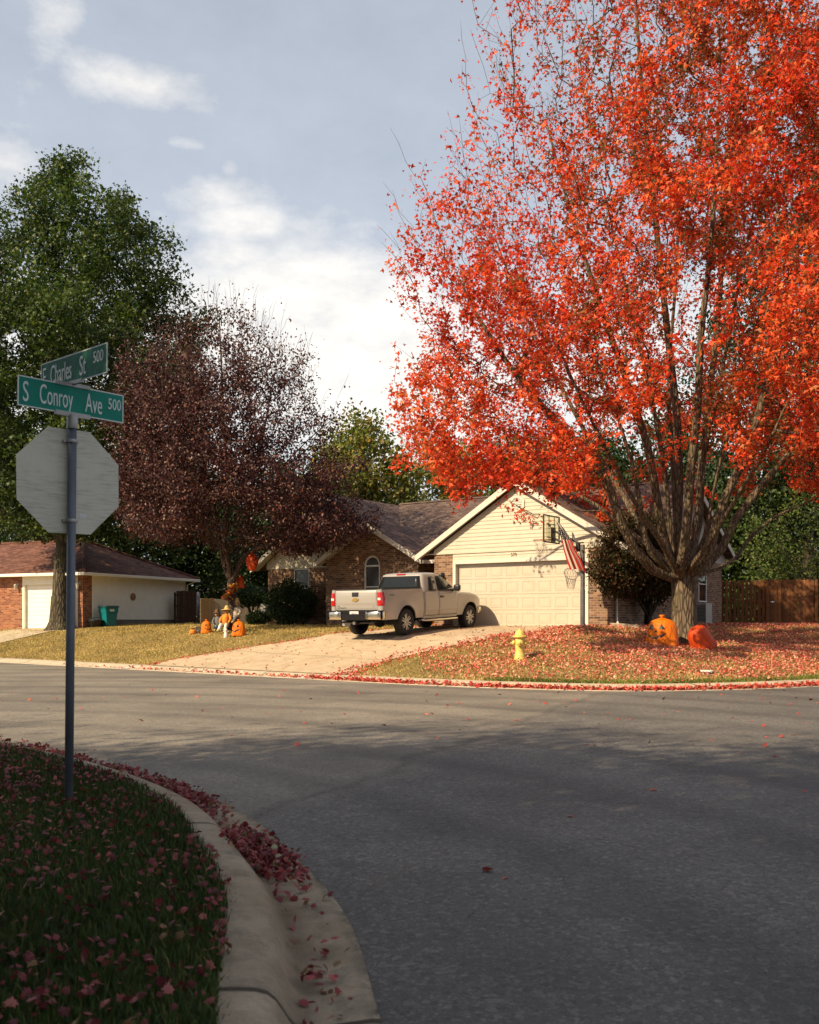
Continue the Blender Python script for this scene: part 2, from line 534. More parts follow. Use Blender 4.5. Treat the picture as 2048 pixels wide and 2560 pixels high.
# asphalt
def asphalt_mat():
    t = NT('worn_asphalt')
    co = t.obj()
    sep = t.n('ShaderNodeSeparateXYZ'); t.set(sep, 0, co)
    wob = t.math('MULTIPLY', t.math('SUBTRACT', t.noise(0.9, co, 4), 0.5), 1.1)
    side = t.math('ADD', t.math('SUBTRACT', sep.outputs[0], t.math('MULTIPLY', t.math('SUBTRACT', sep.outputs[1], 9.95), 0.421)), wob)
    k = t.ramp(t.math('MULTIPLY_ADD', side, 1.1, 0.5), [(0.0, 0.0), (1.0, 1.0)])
    seam = t.ramp(t.math('ABSOLUTE', t.math('ADD', side, 0.1)), [(0.0, 1.0), (0.16, 0.0)])
    ag = t.n('ShaderNodeTexVoronoi'); t.set(ag, 'Vector', co); ag.inputs['Scale'].default_value = 75
    fine = t.noise(85, co, 5, 0.8)
    mid = t.noise(22, co, 4, 0.7)
    ag2 = t.n('ShaderNodeTexVoronoi'); t.set(ag2, 'Vector', co); ag2.inputs['Scale'].default_value = 34
    sepc = t.n('ShaderNodeSeparateColor'); t.set(sepc, 0, ag2.outputs['Color'])
    big = t.noise(0.35, co, 5, 0.6)
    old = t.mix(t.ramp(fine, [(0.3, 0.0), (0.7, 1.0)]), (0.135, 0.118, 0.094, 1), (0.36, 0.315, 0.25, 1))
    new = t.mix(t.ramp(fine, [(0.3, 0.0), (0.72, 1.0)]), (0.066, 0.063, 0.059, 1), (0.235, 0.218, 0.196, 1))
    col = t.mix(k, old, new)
    sp = t.ramp(ag.outputs['Color'], [(0.66, 0.0), (0.95, 0.55)])
    col = t.mix(sp, col, (0.36, 0.345, 0.31, 1))
    col = t.mix(t.ramp(sepc.outputs[0], [(0.0, .40), (.35, 0.0)]), col, (0.035, 0.035, 0.035, 1))
    col = t.mix(t.ramp(sepc.outputs[1], [(.78, 0.0), (1.0, .36)]), col, (0.40, 0.375, 0.33, 1))
    # oil drips and dark patches
    oil = t.ramp(t.noise(1.15, co, 3, .5), [(.66, 0.0), (.74, .38)])
    col = t.mix(oil, col, (0.03, 0.029, 0.028, 1))
    col = t.mix(t.ramp(mid, [(0.35, 0.30), (0.6, 0.0)]), col, (0.03, 0.03, 0.032, 1))
    col = t.mix(t.ramp(big, [(0.40, 0.0), (0.66, 0.5)]), col, (0.045, 0.043, 0.042, 1))
    # tyre-polished bands following the turn
    rad = t.n('ShaderNodeVectorMath', operation='DISTANCE'); t.set(rad, 0, co); rad.inputs[1].default_value = (-9.0, 1.5, 0)
    w = t.math('SINE', t.math('MULTIPLY_ADD', rad.outputs['Value'], 3.4, t.math('MULTIPLY', big, 5.0)))
    col = t.mix(t.ramp(w, [(0.2, 0.0), (1.0, 0.30)]), col, (0.03, 0.03, 0.033, 1))
    col = t.mix(t.math('MULTIPLY', seam, t.ramp(mid, [(.35, .12), (.65, .5)])), col, (0.02, 0.02, 0.02, 1))
    # hairline cracks
    vc = t.n('ShaderNodeTexVoronoi', feature='DISTANCE_TO_EDGE'); vc.inputs['Scale'].default_value = 0.33
    wv = t.n('ShaderNodeVectorMath', operation='ADD'); t.set(wv, 0, co)
    nz = t.n('ShaderNodeTexNoise'); nz.inputs['Scale'].default_value = 1.7; t.set(nz, 'Vector', co)
    t.set(wv, 1, nz.outputs['Color']); t.set(vc, 'Vector', wv.outputs[0])
    crack = t.math('MULTIPLY', t.ramp(vc.outputs['Distance'], [(0.0, 0.25), (0.004, 0.0)]), t.ramp(big, [(0.45, 0.0), (0.55, 1.0)]))
    col = t.mix(crack, col, (0.018, 0.018, 0.018, 1))
    h = t.math('ADD', t.math('MULTIPLY', ag.outputs['Distance'], -0.8), fine)
    return t.finish(t.pbsdf(col, t.ramp(mid, [(0.3, 0.72), (0.7, 0.95)]), 0, t.bump(h, 0.007), spec=0.35))

rd = MB()
near_r = [p for p in NEAR]
far_r = [p for p in FAR]
poly = [(x, y, 0) for x, y in far_r[::-1]] + [(x, y, 0) for x, y in near_r[::-1]] + [(11.5, -80, 0), (11.5, 6, 0), (12.4, 9.5, 0), (15.5, 12.4, 0), (36, 26.5, 0), (86, 60, 0)]
bm = bmesh.new()
bv = [bm.verts.new(p) for p in poly]
bf = bm.faces.new(bv)
bmesh.ops.triangulate(bm, faces=[bf])
bm.normal_update()
for f in bm.faces:
    if f.normal.z < 0: f.normal_flip()
me = bpy.data.meshes.new('road'); bm.to_mesh(me); bm.free()
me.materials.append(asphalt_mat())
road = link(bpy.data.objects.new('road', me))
tag(road, 'grey asphalt street junction with a seam between older and newer paving', 'road', kind='structure')

# kerbs
def concrete_mat(name, c, joint=3.0, stain=0.5, flow=None):
    t = NT(name)
    at = t.uv()
    co = t.obj()
    n = t.noise(3, co, 6, 0.65); f = t.noise(70, co, 5, .8); b = t.noise(0.8, co, 4)
    col = t.mix(t.ramp(n, [(0.3, 0.0), (0.7, 1.0)]), C4([x * 0.78 for x in c]), C4([x * 1.12 for x in c]))
    col = t.mix(t.ramp(f, [(0.42, 0.0), (0.72, 0.5)]), col, C4([x * 0.45 for x in c]))
    col = t.mix(t.ramp(b, [(0.45, 0.0), (0.72, stain)]), col, C4([x * 0.5 * y for x, y in zip(c, (1, .9, .75))]))
    sep = t.n('ShaderNodeSeparateXYZ'); t.set(sep, 0, at)
    if flow:      # silt and damp along the flow line, grime on the asphalt edge
        dd = t.math('ABSOLUTE', t.math('SUBTRACT', sep.outputs[1], flow))
        k = t.math('MULTIPLY', t.ramp(dd, [(0.0, 1.0), (0.13, 0.0)]), t.ramp(t.noise(2.2, co, 5, .7), [(.30, .15), (.62, .95)]))
        col = t.mix(k, col, C4((c[0] * .24, c[1] * .20, c[2] * .17)))
        k2 = t.math('MULTIPLY', t.ramp(sep.outputs[1], [(0.0, 1.0), (0.06, 0.0)]), t.ramp(t.noise(9, co, 5, .7), [(.35, 0.0), (.6, .9)]))
        col = t.mix(k2, col, C4((.05, .045, .04)))
        k3 = t.ramp(t.noise(5, co, 8, .8), [(.47, 0.0), (.64, .7)])
        col = t.mix(k3, col, C4([x * .42 for x in c]))
    fr = t.math('ABSOLUTE', t.math('SUBTRACT', t.math('FRACT', t.math('DIVIDE', sep.outputs[0], joint)), 0.5))
    j = t.ramp(fr, [(0.0, 1.0), (0.012 / joint, 1.0), (0.018 / joint, 0.0)])
    col = t.mix(j, col, C4([x * 0.16 for x in c]))
    h = t.math('SUBTRACT', t.math('MULTIPLY', f, 0.4), j)
    return t.finish(t.pbsdf(col, 0.9, 0, t.bump(h, 0.008), spec=0.2))

def offset_line(line, d):
    out = []
    n = len(line)
    for i, (x, y) in enumerate(line):
        a = line[max(0, i - 1)]; b = line[min(n - 1, i + 1)]
        dx, dy = b[0] - a[0], b[1] - a[1]
        L = math.hypot(dx, dy) or 1
        out.append((x - dy / L * d, y + dx / L * d))
    return out

def kerb(name, line, prof, mat, label, wob=0.0):
    offs = [offset_line(line, d) for d, z in prof]
    s = [0]
    for a, b in zip(line[:-1], line[1:]): s.append(s[-1] + math.hypot(b[0] - a[0], b[1] - a[1]))
    vs = np.array([[(*offs[k][i], prof[k][1] + wob * math.sin(s[i] * 2.1 + k)) for k in range(len(prof))] for i in range(len(line))]).reshape(-1, 3)
    n, m = len(line), len(prof)
    id_ = np.arange(n * m).reshape(n, m)
    fc = np.stack([id_[:-1, :-1], id_[1:, :-1], id_[1:, 1:], id_[:-1, 1:]], -1).reshape(-1, 4)[:, ::-1]
    o = fast_mesh(name, vs, fc, mat, smooth=True)
    me = o.data
    uvl = me.uv_layers.new(name='UVMap')
    li = np.empty(len(me.loops), 'i'); me.loops.foreach_get('vertex_index', li)
    S = np.array(s)
    pr = np.array([d for d, z in prof])
    uvl.data.foreach_set('uv', np.stack([S[li // m], pr[li % m]], 1).astype('f').ravel())
    tag(o, label, 'kerb', kind='structure')
    return o

CONC = concrete_mat('street_concrete', (0.50, 0.42, 0.31), 3.0, 0.35)
CONCN = concrete_mat('old_kerb_concrete', (0.37, 0.30, 0.215), 3.05, 0.9, 0.29)
kerb('near_kerb', NEAR, [(-.012, -.06), (-.004, .010), (.03, .013), (.16, .004), (.27, -.003), (.305, .008), (.335, .040), (.36, .082), (.385, .118), (.415, .143), (.455, .156), (.52, .163), (.585, .166), (.60, .155), (.605, .02)], CONCN, 'stained concrete kerb and gutter curving round the near corner')
kerb('far_kerb', FAR, [(-.01, -.06), (-.003, .008), (.02, .012), (.15, .016), (.24, .04), (.33, .085), (.42, .105), (.60, .118), (.64, .118), (.645, .0)], CONC, 'pale concrete kerb along the far side of the street')

# driveway, draped on the slope
DR_L = [(425, 1652), (480, 1643), (560, 1630), (660, 1614), (800, 1593), (905, 1580), (1010, 1571), (1133, 1565.6)]
DR_R = [(880, 1687), (900, 1672), (958, 1655), (1046, 1634), (1130, 1616), (1210, 1601), (1330, 1582), (1472, 1565.2)]
def plin(pts, n, proj):
    w = [proj(*p) for p in pts]
    out = []
    L = [0]
    for a, b in zip(w[:-1], w[1:]): L.append(L[-1] + (b - a).length)
    for k in range(n):
        d = L[-1] * k / (n - 1)
        x = np.interp(d, L, [p.x for p in w]); y = np.interp(d, L, [p.y for p in w])
        out.append((x, y))
    return out
H0 = Vector((1.617, 33.3)); PSI = R(35.0)
UV_ = Vector((math.cos(PSI), -math.sin(PSI))); VV_ = Vector((math.sin(PSI), math.cos(PSI)))
dl = plin(DR_L[:-1], 60, hit) ; dr = plin(DR_R[:-1], 60, hit)
e1 = H0 + UV_ * (-.25) + VV_ * .3; e2 = H0 + UV_ * 5.15 + VV_ * .3
def ext(line, e):
    x0, y0 = line[-1]
    return line + [(x0 + (e.x - x0) * k / 16, y0 + (e.y - y0) * k / 16) for k in range(1, 17)]
dl, dr = ext(dl, e1), ext(dr, e2)
# pull the street end onto the kerb
fk = np.array(offset_line(FAR, .50))
def snap(p):
    i = np.argmin(np.hypot(fk[:, 0] - p[0], fk[:, 1] - p[1])); return tuple(fk[i])
def blend(line):
    p0 = line[0]; q = snap(p0)
    n = 8
    return [(q[0] + (p0[0] - q[0]) * k / n, q[1] + (p0[1] - q[1]) * k / n) for k in range(n)] + line
dl, dr = blend(dl), blend(dr)
nn = len(dl); mm = 40
dv = []
for i in range(nn):
    for j in range(mm + 1):
        w = j / mm
        x = dl[i][0] + (dr[i][0] - dl[i][0]) * w; y = dl[i][1] + (dr[i][1] - dl[i][1]) * w
        dv.append((x, y))
dv = np.array(dv)
di, _, _ = poly_dist(dv[:, 0], dv[:, 1], FAR)
# rows near the street follow the kerb line
dzv = np.maximum(terrain(dv[:, 0], dv[:, 1]) + .02, .126)
id_ = np.arange(nn * (mm + 1)).reshape(nn, mm + 1)
dfc = np.stack([id_[:-1, :-1], id_[:-1, 1:], id_[1:, 1:], id_[1:, :-1]], -1).reshape(-1, 4)
drive = fast_mesh('driveway', np.concatenate([dv, dzv[:, None]], 1), dfc, concrete_mat('driveway_concrete', (0.50, 0.39, 0.265), 50, 0.3), smooth=True)
drive.data.uv_layers.new(name='UVMap')
tag(drive, 'tan concrete driveway widening towards the street', 'driveway', kind='structure')
DRPOLY = np.array(dl + dr[::-1])
def in_poly(X, Y, poly):
    c = np.zeros(len(X), bool)
    x1, y1 = poly[:, 0], poly[:, 1]
    x2, y2 = np.roll(x1, -1), np.roll(y1, -1)
    for a, b, c_, d in zip(x1, y1, x2, y2):
        if b == d: continue
        m = ((b > Y) != (d > Y)) & (X < (c_ - a) * (Y - b) / (d - b) + a)
        c ^= m
    return c

# control joints cut across the driveway, and painted address boxes on the kerb
jm = MB()
for i0 in (22, 44):
    row = [dv[i0 * (mm + 1) + j] for j in range(mm + 1)]
    rr = []
    for (x, y) in row:
        rr.append([(x + VV_.x * o, y + VV_.y * o, tz(x, y) + .0245) for o in (0, .035)])
    jm.grid(rr, 0, True)
jm.build('driveway_joint', M('joint_dirt', (0.10, 0.075, 0.05), 0.9))['kind'] = 'structure'
bpy.data.objects['driveway_joint']['label'] = 'dark joint cut across the driveway concrete'

PAINT = M('worn_white_paint', (0.66, 0.66, 0.64), 0.6, var=0.15, scale=12)
def kerb_box(px, txt, label):
    h = hit(px, 1668 if px < 500 else 1689)
    i = np.argmin(np.hypot(fk[:, 0] - h.x, fk[:, 1] - h.y))
    ok, o1 = offset_line(FAR, .04), offset_line(FAR, .21)
    a, b = Vector((*ok[i], .016)), Vector((*o1[i], .040))
    d = (Vector((*ok[i + 1], .016)) - a).normalized() * .26
    up = Vector((0, 0, .006))
    m = MB(); m.quad(a - d + up, a + d + up, b + d + up, b - d + up)
    o = m.build('kerb_number_paint', PAINT)
    tag(o, label, 'kerb marking', 'painted kerb numbers', kind='structure')
    mid = (a + b) / 2 + up * 1.6
    tx = text('lettering', txt, .13, BLACKM, o, mid, (0, 0, math.atan2(d.y, d.x)), 1.0, .0005)
    return o
kerb_box(332, '575', 'white painted number box on the kerb in front of the left lawn')
kerb_box(766, '579', 'white painted number box on the kerb at the driveway mouth')
# ------------------------------------------------------------------ house building helpers
def siding(mb, pos, z0, z1, al, ar, step=.13):
    """lapped boards: pos(a, depth, z); al/ar give the ends at a height; depth>0 is outwards"""
    z = z0
    while z < z1 - .01:
        zt = min(z + step, z1)
        a0, a1, b0, b1 = al(z), ar(z), al(zt), ar(zt)
        if a1 - a0 > .03:
            mb.quad(pos(a0, .022, z), pos(a1, .022, z), pos(b1, .006, zt), pos(b0, .006, zt))
            mb.quad(pos(a0, .004, z), pos(a1, .004, z), pos(a1, .022, z), pos(a0, .022, z))
        z = zt

def gable_slabs(mb, xl, xa, xr, zt, za, y0, y1, th=.13, zr=None):
    zr = zt if zr is None else zr
    mb.prism([(xl, y0, zt), (xa, y0, za), (xa, y0, za + th), (xl, y0, zt + th)], (0, y1 - y0, 0))
    mb.prism([(xa, y0, za), (xr, y0, zr), (xr, y0, zr + th), (xa, y0, za + th)], (0, y1 - y0, 0))

def rakes(mb, xl, xa, xr, zt, za, y, w=.2, t=.03, zr=None):
    zr = zt if zr is None else zr
    up = .10
    for (x, z, s) in ((xl, zt, 1), (xr, zr, -1)):
        mb.prism([(x, y, z + up), (xa, y, za + up), (xa, y, za + up - w * 1.15), (x, y, z + up - w)], (0, -t, 0))

def wall_lamp(parent, x, y, z, out, mat):
    """coach lamp: back plate, arm and lantern"""
    m = MB()
    ox, oy = out
    m.obox((x + ox * .02, y + oy * .02, z), (abs(oy) * .05 + abs(ox) * .015, 0, 0), (0, abs(ox) * .05 + abs(oy) * .015, 0), (0, 0, .08))
    m.tube([(x, y, z + .03), (x + ox * .10, y + oy * .10, z + .09), (x + ox * .15, y + oy * .15, z + .03)], .012, 6)
    m.lathe([(.015, .05), (.085, .0), (.075, -.02), (.055, -.2), (.02, -.24), (.0, -.25)], 8, (x + ox * .15, y + oy * .15, z), mi=0)
    return m.build('wall_lamp', mat, parent)

# ------------------------------------------------------------------ the brick house with the garage
house = empty('brick_house', (H0.x, H0.y, 1.30), -PSI, 'brown brick house with a cream double garage door, behind the pickup truck', 'house')
front = lambda y: (lambda a, d, z: (a, y - d, z))
# garage front piers
def brick_box(name, *a):
    m = MB(); m.box(*a); return m.build(name, BRICK, house)
brick_box('brick_pier', -.903, -.115, 0, .30, -.3, 2.54)
brick_box('brick_pier', 4.995, 5.738, 0, .30, -.3, 2.54)
brick_box('side_wall', 5.44, 5.737, .3, 11.4, -.4, 2.50)
brick_box('side_wall', -.90, -.62, .3, 4.0, -.3, 2.50)
brick_box('entry_wall', -2.6, -.62, 4.0, 4.2, -.3, 2.5)
ed = MB(); ed.box(-2.05, -1.15, 3.93, 4.0, -.2, 1.95)
for (u0, u1, v0, v1) in ((-1.95, -1.65, .0, .8), (-1.55, -1.25, .0, .8), (-1.95, -1.65, 1.0, 1.8), (-1.55, -1.25, 1.0, 1.8)):
    ed.box(u0, u1, 3.915, 3.93, v0, v1)
ed.build('entry_door', M('dark_green_door_paint', (.02, .035, .03), .4), house, bevel=.006)

# garage door with pressed panels
gd = MB()
gd.box(0, 4.88, .16, .20, 0.0, 2.14)
for r in range(4):
    z0 = r * .535
    gd.box(0, 4.88, .148, .16, z0 + .006, z0 + .529)
    for c in range(8):
        x0 = c * .61
        a0, a1, b0, b1 = x0 + .075, x0 + .535, z0 + .10, z0 + .44
        o = .148
        # recessed rim, raised field
        for (p0, p1, q0, q1) in ((a0, a1, b0, b0 + .03), (a0, a1, b1 - .03, b1), (a0, a0 + .03, b0 + .03, b1 - .03), (a1 - .03, a1, b0 + .03, b1 - .03)):
            gd.box(p0, p1, o - .009, o, q0, q1)
        gd.box(a0 + .055, a1 - .055, o - .005, o, b0 + .055, b1 - .055)
gdo = gd.build('garage_door', DOORC, house, bevel=.003, seg=1)
m = MB(); m.box(0.0, 4.88, .145, .21, -.05, .0); m.build('bottom_seal', BLACKP, gdo)
# trim round the opening, header boards
tr = MB()
tr.box(-.115, 0, -.03, .16, -.05, 2.26); tr.box(4.88, 4.995, -.03, .16, -.05, 2.26)
tr.box(0, 4.88, -.03, .16, 2.14, 2.26)
tr.build('door_trim', WHITE, house, bevel=.004)
hd = MB()
siding(hd, front(0.0), 2.26, 2.54, lambda z: -.115, lambda z: 4.995, .14)
hd.box(-.115, 4.995, 0.0, .25, 2.26, 2.54)
hd.build('header_siding', CREAM, house)
nb = empty('x', (0, 0, 0)); bpy.data.objects.remove(nb)
num = text('house_number', '579', .155, M('house_number_metal', (.20, .14, .08), .4, .4), house, (2.30, -.035, 2.385), (R(90), 0, 0), .8, .006, space=1.25)

# garage gable
GA, GS, GZ_ = 2.42, .61, 2.54
gb = MB()
zt0 = 2.56
apex = 4.80
xl_ = lambda z: -.90 if z < 2.60 else GA - (apex - z) / GS
xr_ = lambda z: 5.74 if z < 2.60 else GA + (apex - z) / GS
siding(gb, front(-.02), 2.54, 4.62, lambda z: max(-.92, GA - (apex - .12 - z) / GS), lambda z: min(5.76, GA + (apex - .12 - z) / GS), .13)
gb.prism([(-.90, .0, 2.54), (5.74, .0, 2.54), (GA, .0, 4.58)], (0, .2, 0))
gb.build('gable_siding', CREAM, house)
m = MB(); m.box(-1.45, 5.76, -.045, -.0, 2.50, 2.54); m.build('gable_drip_edge', CREAM, house)
rf = MB(); gable_slabs(rf, -1.52, GA, 6.36, 2.40, 4.803, -.24, 7.2); rf.build('roof', SHING, house)
rk = MB(); rakes(rk, -1.56, GA, 6.40, 2.38, 4.81, -.245); 
rk.build('bargeboard', WHITE, house)
sf = MB()
sf.prism([(-1.50, -.22, 2.372), (GA, -.22, 4.775), (GA, -.22, 4.798), (-1.50, -.22, 2.396)], (0, .22, 0))
sf.prism([(6.34, -.22, 2.372), (GA, -.22, 4.775), (GA, -.22, 4.798), (6.34, -.22, 2.396)], (0, .22, 0))
sf.build('soffit', WHITE, house)
# octagonal louvre vent
vt = MB()
VZ, VR = 4.07, .30
def octo(r, z=VZ, ph=math.pi / 8):
    return [(GA + .02 + r * math.cos(ph + k * math.pi / 4), z + r * math.sin(ph + k * math.pi / 4)) for k in range(8)]
o1, o2 = octo(VR), octo(VR * .72)
for k in range(8):
    a, b, c, d = o1[k], o1[(k + 1) % 8], o2[(k + 1) % 8], o2[k]
    vt.prism([(a[0], -.03, a[1]), (b[0], -.03, b[1]), (c[0], -.03, c[1]), (d[0], -.03, d[1])], (0, -.045, 0))
vo = vt.build('gable_vent', WHITE, house)
lv = MB()
for k in range(7):
    z = VZ - .185 + k * .056
    hw = min(VR * .71 * .93, VR * .71 * 1.31 - abs(z + .02 - VZ))
    lv.add([(GA + .02 - hw, -.062, z), (GA + .02 + hw, -.062, z), (GA + .02 + hw, -.034, z + .05), (GA + .02 - hw, -.034, z + .05),
            (GA + .02 - hw, -.052, z), (GA + .02 + hw, -.052, z), (GA + .02 + hw, -.028, z + .05), (GA + .02 - hw, -.028, z + .05)],
           [(0, 1, 2, 3), (7, 6, 5, 4), (0, 4, 5, 1)])
lv.build('louvre', WHITE, vo)
m = MB(); m.prism([(x, -.026, z) for x, z in octo(VR * .73)], (0, .01, 0)); m.build('backing', M('vent_screen', (.22, .12, .08), .8), vo)
wall_lamp(house, -.52, 0, 1.78, (0, -1), BLACKM)

# arched-window bay (brick gable), front at y = BY
BY, BL, BR, BA, BSL = 1.14, -6.83, -2.38, -4.6, .58
bz = lambda x: 2.46 + (2.55 - abs(x - BA)) * BSL - .06
WX, WR, WS, WB = -4.545, .385, 2.30, .70
bw = MB()
def fq(*p): bw.add([(x, BY, z) for x, z in p], [tuple(range(len(p)))])
fq((BL, -.3), (WX - WR, -.3), (WX - WR, bz(WX - WR)), (BL, bz(BL)))
fq((WX + WR, -.3), (BR, -.3), (BR, bz(BR)), (WX + WR, bz(WX + WR)))
fq((WX - WR, -.3), (WX + WR, -.3), (WX + WR, WB), (WX - WR, WB))
N = 16
arc = [(WX + WR * math.cos(math.pi * k / N), WS + WR * math.sin(math.pi * k / N)) for k in range(N + 1)]
for k in range(N):
    a, b = arc[k], arc[k + 1]
    fq((b[0], b[1]), (a[0], a[1]), (a[0], bz(a[0])), (b[0], bz(b[0])))
# reveals and the right-hand return wall
for a, b in zip([(WX + WR, WB)] + arc, arc + [(WX - WR, WB)]):
    bw.quad((a[0], BY, a[1]), (b[0], BY, b[1]), (b[0], BY + .1, b[1]), (a[0], BY + .1, a[1]))
bw.quad((WX - WR, BY, WB), (WX + WR, BY, WB), (WX + WR, BY + .1, WB), (WX - WR, BY + .1, WB))
bw.quad((BR, BY, -.3), (BR, 4.1, -.3), (BR, 4.1, 2.5), (BR, BY, 2.5))
bw.quad((BL, 2.3, -.3), (BL, BY, -.3), (BL, BY, 2.5), (BL, 2.3, 2.5))
bw.build('arched_bay_wall', BRICK, house)
ab = MB()      # soldier course round the arch
for k in range(18):
    a0 = math.pi * (k + .06) / 18; a1 = math.pi * (k + .94) / 18
    r0, r1 = WR + .005, WR + .115
    ab.prism([(WX + r0 * math.cos(a0), BY - .002, WS + r0 * math.sin(a0)), (WX + r1 * math.cos(a0), BY - .002, WS + r1 * math.sin(a0)),
              (WX + r1 * math.cos(a1), BY - .002, WS + r1 * math.sin(a1)), (WX + r0 * math.cos(a1), BY - .002, WS + r0 * math.sin(a1))], (0, -.014, 0))
ab.build('arch_brick_course', M('arch_brick', (.20, .115, .07), .85, var=.35, scale=14), house)
wf = MB()
r0, r1 = WR - .065, WR
for k in range(N):
    a0, a1 = math.pi * k / N, math.pi * (k + 1) / N
    wf.prism([(WX + r0 * math.cos(a0), BY + .07, WS + r0 * math.sin(a0)), (WX + r1 * math.cos(a0), BY + .07, WS + r1 * math.sin(a0)),
              (WX + r1 * math.cos(a1), BY + .07, WS + r1 * math.sin(a1)), (WX + r0 * math.cos(a1), BY + .07, WS + r0 * math.sin(a1))], (0, -.04, 0))
wf.box(WX - r1, WX - r0, BY + .03, BY + .07, WB, WS); wf.box(WX + r0, WX + r1, BY + .03, BY + .07, WB, WS)
wf.box(WX - r0, WX + r0, BY + .03, BY + .07, WS - .045, WS + .02); wf.box(WX - r0, WX + r0, BY + .03, BY + .07, WB, WB + .06)
wf.box(WX - r0, WX + r0, BY + .045, BY + .07, 1.46, 1.50)
WINW = M('white_window_vinyl', (.66, .67, .66), .4, var=.04)
g = MB(); g.prism([(WX + WR * .92, BY + .075, WB)] + [(WX + WR * .92 * math.cos(math.pi * k / N), BY + .075, WS + WR * .92 * math.sin(math.pi * k / N)) for k in range(N + 1)] + [(WX - WR * .92, BY + .075, WB)], (0, .01, 0))
win = g.build('arched_window', SCREEN, house)
wf.build('frame', WINW, win)
rf = MB(); gable_slabs(rf, -7.15, BA, -2.04, 2.38, 3.86, BY - .36, 6.0); rf.build('roof', SHING, house)
rk = MB(); rakes(rk, -7.19, BA, -2.00, 2.36, 3.868, BY - .365); rk.build('bargeboard', WHITE, house)
sf = MB()
sf.prism([(-7.13, BY - .34, 2.352), (BA, BY - .34, 3.832), (BA, BY - .34, 3.855), (-7.13, BY - .34, 2.375)], (0, .34, 0))
sf.prism([(-2.06, BY - .34, 2.352), (BA, BY - .34, 3.832), (BA, BY - .34, 3.855), (-2.06, BY - .34, 2.375)], (0, .34, 0))
sf.build('soffit', WHITE, house)
gt = MB(); gt.box(-2.0, -.92, 1.30, 1.42, 2.30, 2.43); gt.box(-2.04, -1.94, BY - .3, 1.30, 2.28, 2.40); gt.build('gutter', WHITE, house, bevel=.012)

# left wing: siding gable over brick
AY, AL, AR = 2.2, -11.0, -6.7
aw = MB()
def fa(x0, x1, z0, z1): aw.quad((x0, AY, z0), (x1, AY, z0), (x1, AY, z1), (x0, AY, z1))
wx0, wx1, wz0, wz1 = -9.56, -8.66, .72, 2.38
fa(AL, wx0, -.3, 2.38); fa(wx1, AR, -.3, 2.38); fa(wx0, wx1, -.3, wz0)
aw.quad((wx0, AY, wz0), (wx0, AY + .12, wz0), (wx0, AY + .12, wz1), (wx0, AY, wz1))
aw.quad((wx1, AY + .12, wz0), (wx1, AY, wz0), (wx1, AY, wz1), (wx1, AY + .12, wz1))
aw.quad((wx0, AY, wz0), (wx1, AY, wz0), (wx1, AY + .12, wz0), (wx0, AY + .12, wz0))
aw.quad((AL, 14, -.3), (AL, AY, -.3), (AL, AY, 2.4), (AL, 14, 2.4))
aw.build('wing_wall', BRICK, house)
g = MB(); g.box(wx0, wx1, AY + .10, AY + .11, wz0, wz1)
win = g.build('wing_window', SCREEN, house)
wf = MB()
for x0, x1 in ((wx0, wx0 + .06), (wx1 - .06, wx1)): wf.box(x0, x1, AY + .05, AY + .098, wz0, wz1)
wf.box(wx0 + .06, wx1 - .06, AY + .05, AY + .098, wz1 - .06, wz1); wf.box(wx0 + .06, wx1 - .06, AY + .05, AY + .098, 1.52, 1.57); wf.box(wx0 + .06, wx1 - .06, AY + .05, AY + .098, wz0, wz0 + .05)
wf.build('frame', WINW, win)
AA, ASL = -7.4, .69
sg = MB()
za = 2.35 + 4.2 * ASL
siding(sg, front(AY - .02), 2.38, za - .15, lambda z: max(-11.05, AA - (za - .10 - z) / ASL), lambda z: min(-3.75, AA + (za - .10 - z) / ASL), .13)
sg.prism([(-11.0, AY, 2.38), (-3.8, AY, 2.38), (AA, AY, za - .14)], (0, .15, 0))
sg.build('wing_gable_siding', CREAM, house)
rf = MB(); gable_slabs(rf, -11.6, AA, -3.2, 2.35, za, AY - .42, 14.5); rf.build('roof', SHING, house)
rk = MB(); rakes(rk, -11.64, AA, -3.16, 2.33, za + .008, AY - .425); rk.build('bargeboard', WHITE, house)
sf = MB(); sf.prism([(-11.58, AY - .4, 2.322), (AA, AY - .4, za - .028), (AA, AY - .4, za - .005), (-11.58, AY - .4, 2.345)], (0, .38, 0)); sf.build('soffit', WHITE, house)

# main roof, ridge along the house
MS = .515
mz = lambda y: 2.42 + (y - 1.4) * MS
rf = MB()
RY = 7.0
rf.prism([(-6.6, 1.4, mz(1.4)), (6.12, 1.4, mz(1.4)), (6.12, RY, mz(RY)), (-7.35, RY, mz(RY)), (-6.6, 2.6, mz(2.6))], (0, 0, .12))
rf.prism([(-7.35, RY, mz(RY)), (6.12, RY, mz(RY)), (6.12, 12.0, mz(2.0)), (-7.35, 12.0, mz(2.0))], (0, 0, .12))
rf.prism([(-7.4, RY - .12, mz(RY) + .10), (6.13, RY - .12, mz(RY) + .10), (6.13, RY, mz(RY) + .16), (6.13, RY + .12, mz(RY) + .10), (-7.4, RY + .12, mz(RY) + .10), (-7.4, RY, mz(RY) + .16)][:1] +
         [(6.13, RY - .12, mz(RY) + .10), (6.13, RY, mz(RY) + .16), (-7.4, RY, mz(RY) + .16)], (0, 0, .02))
rf.build('roof', SHING, house)
eg = MB()      # right-hand gable end
siding(eg, lambda a, d, z: (5.74 + d, a, z), 2.5, mz(RY) - .05, lambda z: 1.4 + max(0, (z - 2.42)) / MS + .1, lambda z: 12.6 - max(0, (z - 2.42)) / MS - .1, .13)
eg.build('end_gable_siding', M('grey_siding_paint', (.36, .34, .31), .6, var=.05), house)
rk = MB()
